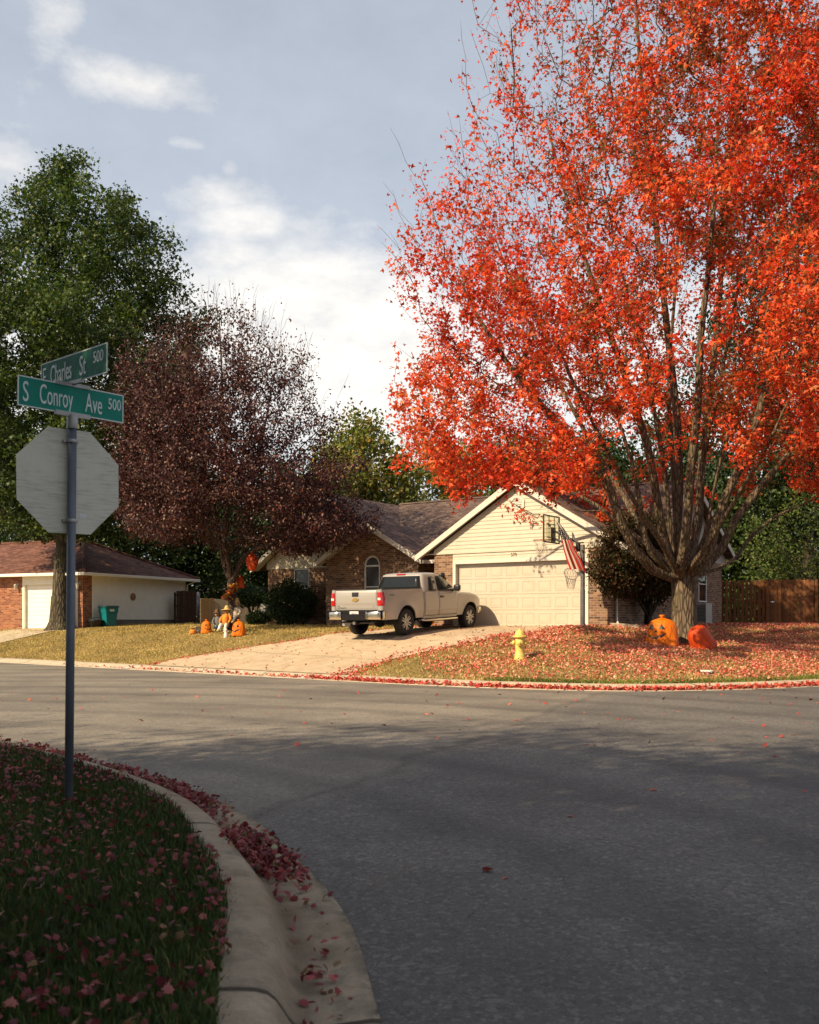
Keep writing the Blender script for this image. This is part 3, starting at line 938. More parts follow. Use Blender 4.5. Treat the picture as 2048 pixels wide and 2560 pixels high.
for (y0, z0, y1, z1) in ((1.35, mz(1.4), RY, mz(RY)), (12.05, mz(1.95), RY, mz(RY))):
    rk.prism([(6.125, y0, z0 + .1), (6.125, y1, z1 + .1), (6.125, y1, z1 - .13), (6.125, y0, z0 - .1)], (.03, 0, 0))
rk.build('bargeboard', WHITE, house)
# downpipe by the pier, window in the end wall
dp = MB(); dp.tube([(5.80, .34, 2.4), (5.80, .34, .22), (5.86, .26, .10), (5.98, .12, .04)], .042, 8); dp.build('downpipe', WHITE, house)
gt = MB(); gt.box(6.28, 6.42, -.2, 1.5, 2.24, 2.38); gt.build('gutter', WHITE, house, bevel=.012)
dp = MB(); dp.tube([(5.80, 7.9, 2.4), (5.80, 7.9, .25), (5.9, 7.8, .1)], .04, 8); dp.build('downpipe', WHITE, house)
g = MB(); g.box(5.738, 5.75, 8.45, 9.30, .95, 2.25); win = g.build('end_window', GLASS, house)
wf = MB(); wf.box(5.74, 5.775, 8.40, 8.45, .9, 2.3); wf.box(5.74, 5.775, 9.30, 9.36, .9, 2.3); wf.box(5.74, 5.775, 8.45, 9.30, 2.25, 2.3); wf.box(5.74, 5.775, 8.45, 9.30, .9, .95); wf.box(5.752, 5.77, 8.45, 9.30, 1.58, 1.62)
wf.build('frame', WINW, win)

# planting-bed edging in front of the left part of the house
m = MB()
for k in range(24):
    x = -11.6 + k * .34
    m.box(x, x + .32, .55 + .03 * math.sin(k), .70 + .03 * math.sin(k), -.3, -.02 + .01 * math.sin(k * 2.3))
bed = m.build('bed_edging', M('edging_block', (.26, .17, .13), .9, var=.3, scale=4), None)
bed.matrix_world = Matrix.Translation((H0.x, H0.y, 1.30)) @ Matrix.Rotation(-PSI, 4, 'Z')
tag(bed, 'low row of reddish edging blocks along the shrub bed', 'edging')

def house_pt(x, y, z=0.0):
    w = H0 + UV_ * x + VV_ * y
    return Vector((w.x, w.y, 1.30 + z))

# splash block under the downpipe
p = house_pt(6.25, -.05)
m = MB(); m.box(-.45, .45, -.17, .17, 0, .05); m.box(-.45, .45, -.17, -.12, .05, .10); m.box(-.45, .45, .12, .17, .05, .10); m.box(-.45, -.38, -.12, .12, .05, .10)
o = m.build('splash_block', CONC, None, bevel=.01, loc=(p.x, p.y, tz(p.x, p.y) + .01), rot=(0, R(4), -PSI + R(8)))
tag(o, 'grey concrete splash block under the downpipe by the garage pier', 'splash block')

# air conditioner beside the end wall
p = P(1759, 1557, 36.4)
ac = empty('air_conditioner', (p.x, p.y, tz(p.x, p.y)), -PSI, 'pale grey air conditioning unit against the side wall behind the maple', 'air conditioner')
m = MB(); m.box(-.22, .22, -.36, .36, .06, .82); m.build('casing', M('ac_casing_paint', (.36, .36, .34), .5), ac, bevel=.015)
m = MB()
for k in range(12): m.box(-.18, .18, -.385, -.365, .14 + k * .052, .165 + k * .052)
m.box(-.205, -.19, -.385, -.362, .1, .78); m.box(.19, .205, -.385, -.362, .1, .78)
m.build('grille', M('ac_grille', (.10, .12, .12), .5), ac)
m = MB(); m.box(-.3, .3, -.44, .44, -.1, .06); m.build('pad', CONC, ac)

# ------------------------------------------------------------------ the hipped house on the left
LZ = 1.10
lh = empty('hipped_house', (-14.5, 42.4, LZ), math.atan2(.919, .396), 'white sided house with red-brown hipped roof and red brick piers, at the left edge', 'house')
lp = lambda a, d, z: (a, -d, z)
m = MB(); m.box(0, .62, 0, .28, -.25, 2.48); m.build('brick_pier', BRICKR, lh)
m = MB(); m.box(0, .28, 3.52, 12, -.25, 2.48); m.build('front_wall', BRICKR, lh)
m = MB(); m.box(.62, 7.4, 0.0, .2, -.35, .42); m.build('foundation', concrete_mat('foundation_concrete', (.24, .20, .165), 60), lh)
m = MB(); siding(m, lp, .42, 2.44, lambda z: .66, lambda z: 7.36, .115); m.box(.62, 7.4, .0, .2, .42, 2.48); m.build('side_siding', LWHITE, lh)
m = MB(); m.box(.58, .66, -.035, .0, .40, 2.46); m.build('corner_trim', LWHITE, lh)
m = MB(); m.box(7.34, 7.42, -.035, .2, .40, 2.46); m.build('corner_trim', LWHITE, lh)
m = MB(); m.box(7.2, 7.4, .2, 11.8, -.35, 2.45); m.build('rear_wall', LWHITE, lh)
m = MB(); m.box(-.02, .22, .28, .42, -.1, 2.48); m.box(-.02, .22, 3.40, 3.52, -.1, 2.48); m.box(-.02, .22, .42, 3.40, 2.0, 2.48); m.build('door_trim', LWHITE, lh, bevel=.005)
gd = MB(); gd.box(.14, .20, .42, 3.40, -.02, 2.0)
for r in range(10): gd.box(.125, .14, .43, 3.39, r * .2 + .004, r * .2 + .19)
gd.build('garage_door', LWHITE, lh, bevel=.004)
# hip roof
e0, e1x, e0y, e1y, ez = -.5, 7.9, -.5, 12.5, 2.50
ra, rb, rz = (3.7, 3.3), (3.7, 8.7), 4.30
c = [(e0, e0y, ez), (e1x, e0y, ez), (e1x, e1y, ez), (e0, e1y, ez)]
A_, B_ = (ra[0], ra[1], rz), (rb[0], rb[1], rz)
m = MB()
m.add([c[0], c[1], A_], [(0, 1, 2)]); m.add([c[1], c[2], B_, A_], [(0, 1, 2, 3)]); m.add([c[2], c[3], B_], [(0, 1, 2)]); m.add([c[3], c[0], A_, B_], [(0, 1, 2, 3)])
m.build('roof', SHINGR, lh)
m = MB()
for a, b in ((c[0], A_), (c[1], A_), (A_, B_)):
    m.tube([Vector(a) + Vector((0, 0, .03)), Vector(b) + Vector((0, 0, .03))], .07, 6, sm=False)
m.build('ridge_caps', SHINGR, lh)
m = MB()
m.box(e0 - .06, e1x + .06, e0y - .07, e0y + .05, ez - .14, ez - .005); m.box(e0 - .07, e0 + .05, e0y + .05, e1y, ez - .14, ez - .005)
m.build('gutter', LWHITE, lh, bevel=.02)
m = MB(); m.box(e0 + .05, e1x, e0y + .05, 0.3, ez - .06, ez - .035); m.box(e0 + .05, .3, .3, e1y, ez - .06, ez - .035); m.build('soffit', LWHITE, lh)
m = MB(); m.tube([(7.7, -.5, 2.38), (7.45, -.12, 2.2), (7.45, -.1, .3)], .04, 8); m.build('downpipe', LWHITE, lh)
wall_lamp(lh, 0, .16, 2.0, (-1, 0), M('pale_lamp_paint', (.5, .45, .38), .5))
wall_lamp(lh, 0, 3.80, 2.0, (-1, 0), M('pale_lamp_paint2', (.5, .45, .38), .5))
pq = empty('wall_plaque', (0, 0, 0)); bpy.data.objects.remove(pq)
m = MB(); m.lathe([(.0, .045), (.10, .04), (.13, .055), (.17, .045), (.18, .02), (.18, .0)], 20, (3.33, 0, 1.5), axis='y')
m2 = MB()
for v in m.v: pass
m.v = [(x, -y - .02, z) for x, y, z in m.v]
pl = m.build('wall_plaque', M('carved_plaque', (.28, .14, .07), .7, var=.5, scale=18), None)
pl.matrix_world = Matrix.Translation((-14.5, 42.4, LZ)) @ Matrix.Rotation(math.atan2(.919, .396), 4, 'Z')
tag(pl, 'round brown plaque hung on the white side wall of the left house', 'wall plaque')
# concrete drive of the left house
m = MB(); rows = []
for i in range(30):
    row = []
    for j in range(12):
        lx, ly = -1.0 * i * .45 + .1, .0 + j * .33
        w = Matrix.Rotation(math.atan2(.919, .396), 3, 'Z') @ Vector((lx, ly, 0)) + Vector((-14.5, 42.4, 0))
        row.append((w.x - .35 * (i * .45) , w.y, tz(w.x - .35 * (i * .45), w.y) + .03))
    rows.append(row)
rows = [r for r in rows if r[0][2] > .14]
m.grid(rows)
o = m.build('neighbour_driveway', CONC); tag(o, 'pale concrete driveway in front of the left house', 'driveway', kind='structure')

# ------------------------------------------------------------------ small house far behind
bx = P(500, 1478, 72)
bh = empty('far_house', (bx.x, bx.y, 1.2), R(-4), 'low tan house with a beige shingle roof, seen far behind between the two houses', 'house')
m = MB(); m.box(.4, 12, .4, 8, 0, 2.35); m.build('wall', M('tan_wall', (.50, .43, .32), .7), bh)
m = MB()
E, RZ2 = 2.42, 3.6
m.prism([(0, 0, E), (4.2, 0, E), (4.2, 4, RZ2), (1.5, 4, RZ2)], (0, 0, .08)); m.prism([(1.5, 4, RZ2), (4.2, 4, RZ2), (4.2, 8, E), (0, 8, E)], (0, 0, .08))
m.prism([(0, 0, E), (1.5, 4, RZ2), (0, 8, E)], (0, 0, .08))
m.prism([(4.2, 0, E), (8.5, -2.4, 3.6 + .2), (12, 4, 3.6), (4.2, 4, RZ2)], (0, 0, .08))
m.build('roof', SHINGT, bh)
m = MB(); m.box(-.05, 4.3, -.1, .0, 2.3, 2.44); m.prism([(4.25, -.12, 2.30), (8.5, -2.5, 3.66), (8.5, -2.5, 3.84), (4.25, -.12, 2.46)], (0, -.05, 0)); m.build('gutter', WHITE, bh)
m = MB(); m.prism([(4.4, -.02, 0), (8.4, -2.0, 0), (8.4, -2.0, 3.6), (4.4, -.02, 2.35)], (0, .1, 0)); m.build('gable_wall', M('tan_siding', (.40, .34, .25), .7), bh)

# ------------------------------------------------------------------ fences
def fence(name, pts, h, mat, label, bw=.14, gap=.006, parts=True, shadow=False, postmat=None, top=0.0):
    """board fence along ground points; boards on rails, posts as parts"""
    p0 = Vector(pts[0])
    e = empty(name, (p0.x, p0.y, tz(p0.x, p0.y)), 0, label, 'fence')
    bm_, rm = MB(), MB()
    posts = []
    rr = random.Random(len(pts) * 7 + int(p0.x * 10))
    for a, b in zip(pts[:-1], pts[1:]):
        a, b = Vector(a), Vector(b)
        L = (b - a).length; d = (b - a) / L; nrm = Vector((d.y, -d.x))
        n = int(L / (bw + gap))
        for k in range(n):
            c = a + d * ((k + .5) * L / n)
            back = shadow and k % 2
            off = -.05 if back else 0.0
            z0 = tz(c.x, c.y) - p0z(e) + .04
            zt = h + (rr.uniform(-.015, .015)) + z0
            q = c + nrm * off - Vector((p0.x, p0.y))
            lean = rr.uniform(-.006, .006)
            w = bw / 2 - (0 if not shadow else .012)
            ux, uy = d.x * w, d.y * w
            tx, ty = nrm.x * .009, nrm.y * .009
            base = len(bm_.v)
            vs = []
            for zz, sh in ((z0, 0), (zt - .035, lean), (zt, lean)):
                ww = 1.0 if zz < zt else .72
                for sx, sy in ((-1, -1), (1, -1), (1, 1), (-1, 1)):
                    vs.append((q.x + ux * sx * ww + tx * -sy + d.x * sh, q.y + uy * sx * ww + ty * -sy + d.y * sh, zz))
            bm_.add(vs, [(0, 1, 5, 4), (1, 2, 6, 5), (2, 3, 7, 6), (3, 0, 4, 7), (4, 5, 9, 8), (5, 6, 10, 9), (6, 7, 11, 10), (7, 4, 8, 11), (8, 9, 10, 11)])
        for rzv in (.3, h * .55, h - .18):
            za = tz(a.x, a.y) - p0z(e) + rzv; zb = tz(b.x, b.y) - p0z(e) + rzv
            o = -nrm * .028 - Vector((p0.x, p0.y))
            aa, bb = a + o, b + o
            rm.obox(((aa.x + bb.x) / 2, (aa.y + bb.y) / 2, (za + zb) / 2), (d.x * L / 2, d.y * L / 2, (zb - za) / 2), (nrm.x * .018, nrm.y * .018, 0), (0, 0, .045))
        m = int(L / 2.4) + 1
        for k in range(m + 1):
            posts.append(a + d * (L * k / m) - nrm * .11)
    bm_.build('board_panel', mat, e)
    rm.build('rail', mat, e)
    for q in posts:
        pm = MB(); z = tz(q.x, q.y) - p0z(e)
        pm.box(q.x - p0.x - .045, q.x - p0.x + .045, q.y - p0.y - .045, q.y - p0.y + .045, z - .2, z + h - .05)
        pm.build('post', postmat or mat, e)
    return e
def p0z(e): return e.location.z
WRED = wood_mat('red_brown_fence_stain', [(.15, .058, .026), (.25, .095, .036), (.19, .078, .036), (.33, .14, .05), (.22, .085, .036)], board=.146)
WDARK = wood_mat('dark_fence_boards', [(.06, .028, .018), (.09, .04, .024), (.075, .034, .022)], board=.146)
WTAN = wood_mat('weathered_tan_boards', [(.30, .20, .11), (.38, .28, .17), (.34, .17, .06)], board=.146)
WGREY = wood_mat('weathered_grey_boards', [(.36, .30, .22), (.42, .36, .27), (.33, .28, .21)], board=.146)
fl = lambda px, D: ((px - CX) / F * D, D)
fence('wooden_fence', [fl(1791, 41.2), fl(1914, 40.4)], 1.82, WRED, 'red-brown shadowbox fence between the brick wall and the gate', shadow=True, bw=.15)
gt_ = fence('wooden_gate', [fl(1915.5, 40.35), fl(2036, 39.7)], 1.84, WRED, 'red-brown plank gate with a metal latch, right of the shadowbox fence', bw=.14)
gt_['category'] = 'gate'
q = P(1931, 1504.5, 40.1)
m = MB(); m.box(-.09, .09, -.04, -.015, -.012, .012); m.box(-.02, .02, -.05, -.04, -.035, .035)
hnd = m.build('latch', M('bright_latch_steel', (.55, .55, .52), .35, .7), gt_)
hnd.location = q - Vector(gt_.location)
fence('wooden_fence', [fl(2037.5, 39.6), fl(2200, 37.6)], 1.84, WRED, 'red-brown fence section at the right edge, right of the gate', bw=.14, shadow=True)
fence('wooden_fence', [fl(441, 47.7), fl(491, 48.7)], 1.62, WDARK, 'dark brown fence section between the white house and the metal post', bw=.14)
fence('wooden_fence', [fl(501, 60), fl(536, 61)], 1.50, WTAN, 'orange-brown weathered fence section right of the metal post', bw=.14)
fence('wooden_fence', [fl(536.5, 61.1), fl(700, 63.5)], 1.46, WGREY, 'pale grey weathered fence section behind the plum tree trunk', bw=.14)
q = hit(496, 1561, 40, 60); 
fpz = tz(q.x, 51.5)
m = MB(); m.tube([(0, 0, -.2), (0, 0, 1.62)], .095, 10); m.lathe([(.10, 1.62), (.10, 1.65), (.05, 1.69), (0, 1.70)], 10)
o = m.build('fence_post', GALV, None, loc=(fl(496, 51.5)[0], 51.5, fpz)); tag(o, 'thick grey metal post at the end of the dark fence section', 'post')
# ------------------------------------------------------------------ trees
class Skel:
    """branch skeleton: nodes with parents; radii from the number of twigs carried"""
    def __init__(s, root):
        s.p = [np.array(root, float)]; s.par = [-1]; s.rmin = [0.0]; s.ok = [False]
    def add(s, p, par, r=0.0, ok=True):
        s.p.append(np.array(p, float)); s.par.append(par); s.rmin.append(r); s.ok.append(ok)
        return len(s.p) - 1
    def limb(s, start, pts, r0, r1, seg=.45, ok_from=0.25):
        """smooth limb through points starting at node `start`"""
        ctrl = [s.p[start]] + [np.array(q, float) for q in pts]
        line = []
        n = len(ctrl)
        for i in range(n - 1):
            p0 = ctrl[i - 1] if i else 2 * ctrl[0] - ctrl[1]
            p1, p2 = ctrl[i], ctrl[i + 1]
            p3 = ctrl[i + 2] if i + 2 < n else 2 * ctrl[-1] - ctrl[-2]
            m = max(1, int(np.linalg.norm(p2 - p1) / seg))
            for k in range(1, m + 1):
                t = k / m
                line.append(0.5 * (2 * p1 + (p2 - p0) * t + (2 * p0 - 5 * p1 + 4 * p2 - p3) * t * t + (3 * p1 - p0 - 3 * p2 + p3) * t ** 3))
        if start == 0: s.rmin[0] = max(s.rmin[0], r0)
        cur = start
        for i, q in enumerate(line):
            f = (i + 1) / len(line)
            cur = s.add(q, cur, r0 + (r1 - r0) * f, f >= ok_from)
        return cur
    def dirs(s, i):
        q = s.par[i]
        if q < 0: return np.array((0, 0, 1.0))
        d = s.p[i] - s.p[q]
        return d / (np.linalg.norm(d) + 1e-9)
    def grow(s, targets, axis, seg=.4, up=.35, g=None, wob=.06):
        """join every target to the nearest sensible node, nearest targets first"""
        root = s.p[0]
        order = np.argsort([np.linalg.norm(t - axis(t)) + .25 * np.linalg.norm(t - root) for t in targets])
        cap = len(s.p) + len(targets) * 14
        arr = np.full((cap, 3), 1e6); okk = np.zeros(cap, bool)
        n = len(s.p); arr[:n] = s.p; okk[:n] = s.ok
        ends = []
        for ti in order:
            t = targets[ti]
            d = t - arr[:n]
            dist = np.sqrt((d * d).sum(1))
            cost = dist + 1.6 * np.maximum(0, .35 * dist - d[:, 2]) + np.where(okk[:n], 0, 1e5)
            # prefer nodes nearer to the axis than the target (branches run outwards)
            i = int(np.argmin(cost))
            L = dist[i]
            pd = s.dirs(i)
            c = s.p[i] + pd * L * .35 + np.array((0, 0, up * L * .25))
            m = max(1, int(L / seg))
            cur = i
            for k in range(1, m + 1):
                u = k / m
                q = (1 - u) ** 2 * s.p[i] + 2 * u * (1 - u) * c + u * u * t
                if k < m: q = q + g.normal(size=3) * wob * min(1, L)
                cur = s.add(q, cur)
                if n < cap:
                    arr[n] = q; okk[n] = True; n += 1
            ends.append(cur)
        return ends
    def radii(s, tip=.006, ex=.47):
        n = len(s.p)
        cnt = np.zeros(n)
        kids = [[] for _ in range(n)]
        for i in range(n - 1, 0, -1):
            if not kids[i]: cnt[i] = max(cnt[i], 1)
            kids[s.par[i]].append(i); cnt[s.par[i]] += cnt[i]
        r = np.maximum(tip * np.maximum(cnt, 1) ** ex, np.array(s.rmin))
        for i in range(1, n):
            r[i] = min(r[i], r[s.par[i]] * 1.0)
        return r, kids, cnt
    def mesh(s, mb, tip=.006, ex=.47, sides=(10, 6, 4, 3), rcut=0.0, mod=None):
        r, kids, cnt = s.radii(tip, ex)
        starts = [(0, -1)]
        while starts:
            i, frm = starts.pop()
            path = [frm, i] if frm >= 0 else [i]
            while kids[i]:
                ks = sorted(kids[i], key=lambda k: -cnt[k] - 100 * s.rmin[k])
                for k in ks[1:]: starts.append((k, i))
                i = ks[0]; path.append(i)
            rad = [r[k] for k in path]
            if frm >= 0: rad[0] = min(r[frm] * .9, rad[1] * 1.15)
            if max(rad[1:] or rad) < rcut: continue
            rad[-1] *= .45
            R0 = max(rad)
            sd = sides[0] if R0 > .12 else sides[1] if R0 > .04 else sides[2] if R0 > .015 else sides[3]
            if len(path) > 1:
                mb.tube([s.p[k] for k in path], rad, sd, cap=False)
        return r

def leaf_clusters(s, ends, per, spread, back, g, droop=.12, idx=None):
    """leaf positions around the last stretch of every twig"""
    out, ax = [], []
    if idx is None: idx = []
    for e in ends:
        n = per if np.isscalar(per) else per[e]
        i = e; pts = [s.p[i]]; L = 0
        while s.par[i] > 0 and L < back:
            L += np.linalg.norm(s.p[i] - s.p[s.par[i]]); i = s.par[i]; pts.append(s.p[i])
        pts = np.array(pts)
        if len(pts) == 1: pts = np.vstack([pts, pts])
        n = g.poisson(n)
        if n == 0: continue
        u = g.random(n) ** 1.3 * (len(pts) - 1)
        k = np.minimum(u.astype(int), len(pts) - 2); f = (u - k)[:, None]
        q = pts[k] * (1 - f) + pts[k + 1] * f
        q = q + g.normal(size=(n, 3)) * spread * np.array((1, 1, .75)) + np.array((0, 0, -droop))
        out.append(q); idx.extend([len(out)] * n)
        d = unit(g.normal(size=(n, 3)) + np.array((0, 0, -1.0)))
        ax.append(d)
    return np.concatenate(out), np.concatenate(ax)

def pick(g, n, cols, w):
    c = np.array(cols)[g.choice(len(cols), n, p=np.array(w) / sum(w))]
    return np.clip(c * g.uniform(.75, 1.25, (n, 1)) * g.uniform(.92, 1.08, (n, 3)), 0, 1)

BARK_MAPLE = bark_mat('maple_bark', (.115, .085, .058), (.22, .165, .11), 4.5, .035, (.13, .13, .06))
BARK_PLUM = bark_mat('plum_bark', (.075, .052, .042), (.14, .10, .075), 6, .02)
BARK_OAK = bark_mat('oak_bark', (.07, .058, .042), (.15, .125, .085), 4, .04, (.12, .12, .05))
BARK_DK = bark_mat('dark_bark', (.045, .036, .028), (.09, .07, .052), 5, .03)
LEAF_RED = leaf_mat('red_maple_leaf', .42, .5, (1.25, .95, .7))
LEAF_PLUM = leaf_mat('plum_leaf', .2, .45, (1.0, .7, .6))
LEAF_GRN = leaf_mat('green_leaf', .3, .5, (1.1, 1.25, .5))

def voids(pts, g, n, rad):
    """punch clear pockets so the crown breaks into clumps"""
    c = pts[g.choice(len(pts), n)]
    keep = np.ones(len(pts), bool)
    for q in c:
        r = g.uniform(*rad)
        keep &= ((pts - q) ** 2 / np.array((1, 1, .55))).sum(1) > r * r
    return pts[keep]

def env_points(n, prof, c, g, pw=.5, lobe=1.0):
    """points inside a crown of revolution; prof = [(z, r)...] relative to c"""
    z0, z1 = prof[0][0], prof[-1][0]
    out = []
    zs = np.array([p[0] for p in prof]); rs = np.array([p[1] for p in prof])
    rm = rs.max()
    while len(out) < n:
        z = g.uniform(z0, z1); r = np.interp(z, zs, rs)
        if g.random() > (r / rm) ** 1.3: continue
        a = g.uniform(0, 2 * math.pi); q = r * g.random() ** pw
        # lobed outline
        q *= 1 + lobe * (.13 * math.sin(3 * a + z * .9 + c[0]) + .09 * math.sin(7 * a - z * 1.7))
        out.append((c[0] + q * math.cos(a), c[1] + q * math.sin(a), c[2] + z))
    return np.array(out)

# ---------------------------------------------------------------- the red maple
def make_maple():
    g = np.random.default_rng(11)
    b = hit(1709, 1606, 18, 40)
    D = b.y
    root = empty('maple_tree', b, 0, 'large red maple with many rising limbs, beside the driveway', 'tree')
    L = lambda px, py, dd=0.0: np.array(P(px, py, D + dd) - b)
    s = Skel((0, 0, -.25))
    tk = s.limb(0, [(0, 0, .6), (.02, 0, 1.2), L(1707, 1478), ], .35, .30, .3, 2)
    fk = s.add(L(1703, 1448), tk, .29, False)
    lim = []
    def limb(pts, r0, r1, st=None, okf=.3):
        lim.append(s.limb(fk if st is None else st, pts, r0 * .76, r1, .5, okf))
        return lim[-1]
    # limbs traced from the picture; the third number is how far in front (-) or behind (+)
    limb([L(1672, 1440, -.25), L(1633, 1425, -.5), L(1588, 1375, -1), L(1549, 1300, -1.3), L(1530, 1235, -1.4), L(1480, 1150, -1.7), L(1400, 1062, -2), L(1300, 950, -2.2), L(1200, 800, -2.2), L(1140, 680, -2)], .21, .03)
    limb([L(1668, 1400, .4), L(1622, 1365, .8), L(1570, 1325, 1.0), L(1490, 1262, 1.2), L(1390, 1215, 1.4), L(1250, 1170, 1.4), L(1090, 1130, 1.2)], .11, .02)
    limb([L(1678, 1400, -.5), L(1655, 1320, -1), L(1640, 1230, -1.3), L(1620, 1120, -1.6), L(1570, 960, -2), L(1500, 760, -2.2), L(1430, 540, -2.3), L(1370, 320, -2)], .18, .025)
    limb([L(1690, 1370, .5), L(1696, 1273, .8), L(1698, 1175, 1.0), L(1690, 1020, 1.2), L(1668, 820, 1.2), L(1640, 560, 1), L(1610, 280, .7), L(1590, 0, .4), L(1580, -240, .2)], .20, .025)
    limb([L(1702, 1420, -.8), L(1711, 1366, -1.2), L(1721, 1273, -1.6), L(1728, 1170, -2), L(1745, 1020, -2.5), L(1752, 850, -3), L(1775, 640, -3.3), L(1790, 420, -3.3), L(1800, 200, -3)], .19, .025)
    limb([L(1722, 1400, .9), L(1745, 1310, 1.6), L(1752, 1200, 2.2), L(1765, 1050, 3), L(1790, 850, 3.6), L(1810, 600, 4), L(1830, 300, 4), L(1835, 60, 3.6)], .20, .025)
    limb([L(1745, 1425, -.4), L(1775, 1376, -.7), L(1792, 1310, -.8), L(1815, 1240, -.9), L(1858, 1150, -1), L(1900, 1020, -1.1), L(1945, 840, -1.2), L(1985, 620, -1.2), L(2010, 380, -1)], .19, .025)
    limb([L(1752, 1432, .3), L(1805, 1371, .4), L(1840, 1297, .5), L(1888, 1234, .6), L(1950, 1160, .8), L(2040, 1060, 1), L(2160, 920, 1.2), L(2260, 740, 1.2)], .18, .025)
    limb([L(1790, 1424, .7), L(1839, 1396, 1.0), L(1870, 1352, 1.2), L(1930, 1297, 1.5), L(2005, 1262, 1.8), L(2110, 1215, 2), L(2260, 1150, 2)], .085, .02)
    limb([L(1660, 1420, .9), L(1610, 1340, 1.8), L(1560, 1240, 2.6), L(1480, 1110, 3.4), L(1400, 960, 4.0), L(1310, 780, 4.3), L(1240, 600, 4.3)], .15, .025)
    limb([L(1690, 1420, -.8), L(1650, 1350, -1.8), L(1590, 1260, -2.9), L(1520, 1130, -4.0), L(1450, 990, -4.8), L(1380, 830, -5.2)], .13, .02)
    limb([L(1730, 1415, -.9), L(1790, 1330, -2.1), L(1850, 1230, -3.2), L(1920, 1110, -4.3), L(1990, 960, -5.0)], .12, .02)
    limb([L(1740, 1390, 1.2), L(1800, 1270, 2.6), L(1880, 1130, 3.8), L(1960, 960, 4.8), L(2050, 760, 5.4)], .13, .02)
    # steep slender stems that fill the fan between the big limbs
    limb([L(1664, 1425, -.4), L(1625, 1380, -.8), L(1605, 1290, -1.1), L(1585, 1180, -1.4), L(1530, 1000, -1.6), L(1450, 800, -1.6)], .12, .02)
    limb([L(1684, 1400, .2), L(1672, 1300, .3), L(1662, 1180, .3), L(1630, 1000, .3), L(1560, 700, .2), L(1500, 430, .2)], .13, .02)
    limb([L(1696, 1410, -.5), L(1690, 1300, -.8), L(1682, 1150, -1.0), L(1672, 950, -1.2), L(1690, 700, -1.4), L(1700, 450, -1.4)], .12, .02)
    limb([L(1718, 1405, .2), L(1742, 1290, .4), L(1757, 1150, .5), L(1800, 950, .6), L(1850, 700, .6), L(1900, 450, .6)], .13, .02)
    limb([L(1738, 1420, -.6), L(1765, 1330, -1.2), L(1790, 1200, -1.7), L(1830, 1040, -2.1), L(1880, 840, -2.4)], .11, .02)
    prof = [(3.9, 5.8), (5.0, 8.2), (7.0, 9.1), (9.0, 8.95), (11.0, 8.5), (13.0, 7.9), (15.0, 7.2), (17.0, 6.4), (19.0, 5.5), (21.0, 4.2), (23.0, 1.8)]
    cen = np.array((.15, 0, 0))
    pts = env_points(5400, prof, cen, g, .44, .55)
    rr = np.hypot(pts[:, 0], pts[:, 1])
    pts = pts[~((pts[:, 2] < 6.3) & (rr < 3.6))]
    pts = pts[~((pts[:, 2] < 5.0) & (pts[:, 0] > 1.5))]
    # boughs that would darken the sunlit garage front are left out: that front stands clear of the crown's shade
    wx = pts + np.array(b)
    nx_, ny_ = -VV_.x, -VV_.y
    kk = ((H0.x - wx[:, 0]) * nx_ + (H0.y - wx[:, 1]) * ny_) / (-SUN_DIR.x * nx_ - SUN_DIR.y * ny_)
    hx_, hy_ = wx[:, 0] - SUN_DIR.x * kk, wx[:, 1] - SUN_DIR.y * kk
    hz_ = wx[:, 2] - math.tan(EL) * kk
    ht = (hx_ - H0.x) * UV_.x + (hy_ - H0.y) * UV_.y
    pts = pts[~((kk > 0) & (ht > -1.8) & (ht < 6.6) & (hz_ > .4) & (hz_ < 6.7) & (g.random(len(pts)) < .985))]
    s3 = np.array((SUN_DIR.x * math.cos(EL), SUN_DIR.y * math.cos(EL), math.sin(EL)))
    for tg in ((5.2, 29.15, 3.7), (5.3, 29.15, 2.9), (4.4, 29.8, 4.3), (6.95, 26.0, 1.3), (6.8, 26, 1.7)):
        rel = pts + np.array(b) - np.array(tg); al = rel @ s3
        pts = pts[~((al > 0) & (np.linalg.norm(rel - al[:, None] * s3, axis=1) < .95))]
    # looser places where the limbs show
    wx = pts + np.array(b); qx = CX + F * wx[:, 0] / wx[:, 1]; qy = HY - F * (wx[:, 2] - CZ) / wx[:, 1]
    for (ox, oy, rx_, ry_, pr) in ((1660, 1130, 190, 130, .80), (1880, 1180, 160, 110, .55), (1740, 800, 120, 190, .62), (1560, 560, 110, 150, .30), (1500, 960, 120, 110, .35), (1900, 560, 70, 150, .5), (1330, 330, 130, 260, .35)):
        inside = ((qx - ox) / rx_) ** 2 + ((qy - oy) / ry_) ** 2 < 1
        pts = pts[~(inside & (g.random(len(pts)) < pr))]; keepm = None
        wx = pts + np.array(b); qx = CX + F * wx[:, 0] / wx[:, 1]; qy = HY - F * (wx[:, 2] - CZ) / wx[:, 1]
    # open pocket low on the right-hand front where the limbs show
    pts = voids(pts, g, 70, (.6, 1.15))
    # low boughs reaching out over the lawn in front of the garage
    xs_ = [985, 1010, 1033, 1116, 1235, 1306, 1365, 1425, 1472]; yl = [1000, 1075, 1160, 1220, 1222, 1190, 1205, 1240, 1215]
    low = []
    while len(low) < 300:
        px_ = g.uniform(985, 1470); top_ = 860 + max(0, px_ - 1250) * .9
        y_ = np.interp(px_, xs_, yl) - abs(g.normal(0, 140)) - 34 + 22 * math.sin(px_ * .045) + 14 * math.sin(px_ * .11)
        if y_ < top_: continue
        Y_ = g.uniform(21.0, 25.0)
        low.append(np.array(P(px_, y_, Y_) - b))
    low = voids(np.array(low), g, 12, (.4, .7))
    pts = np.concatenate([pts, low])
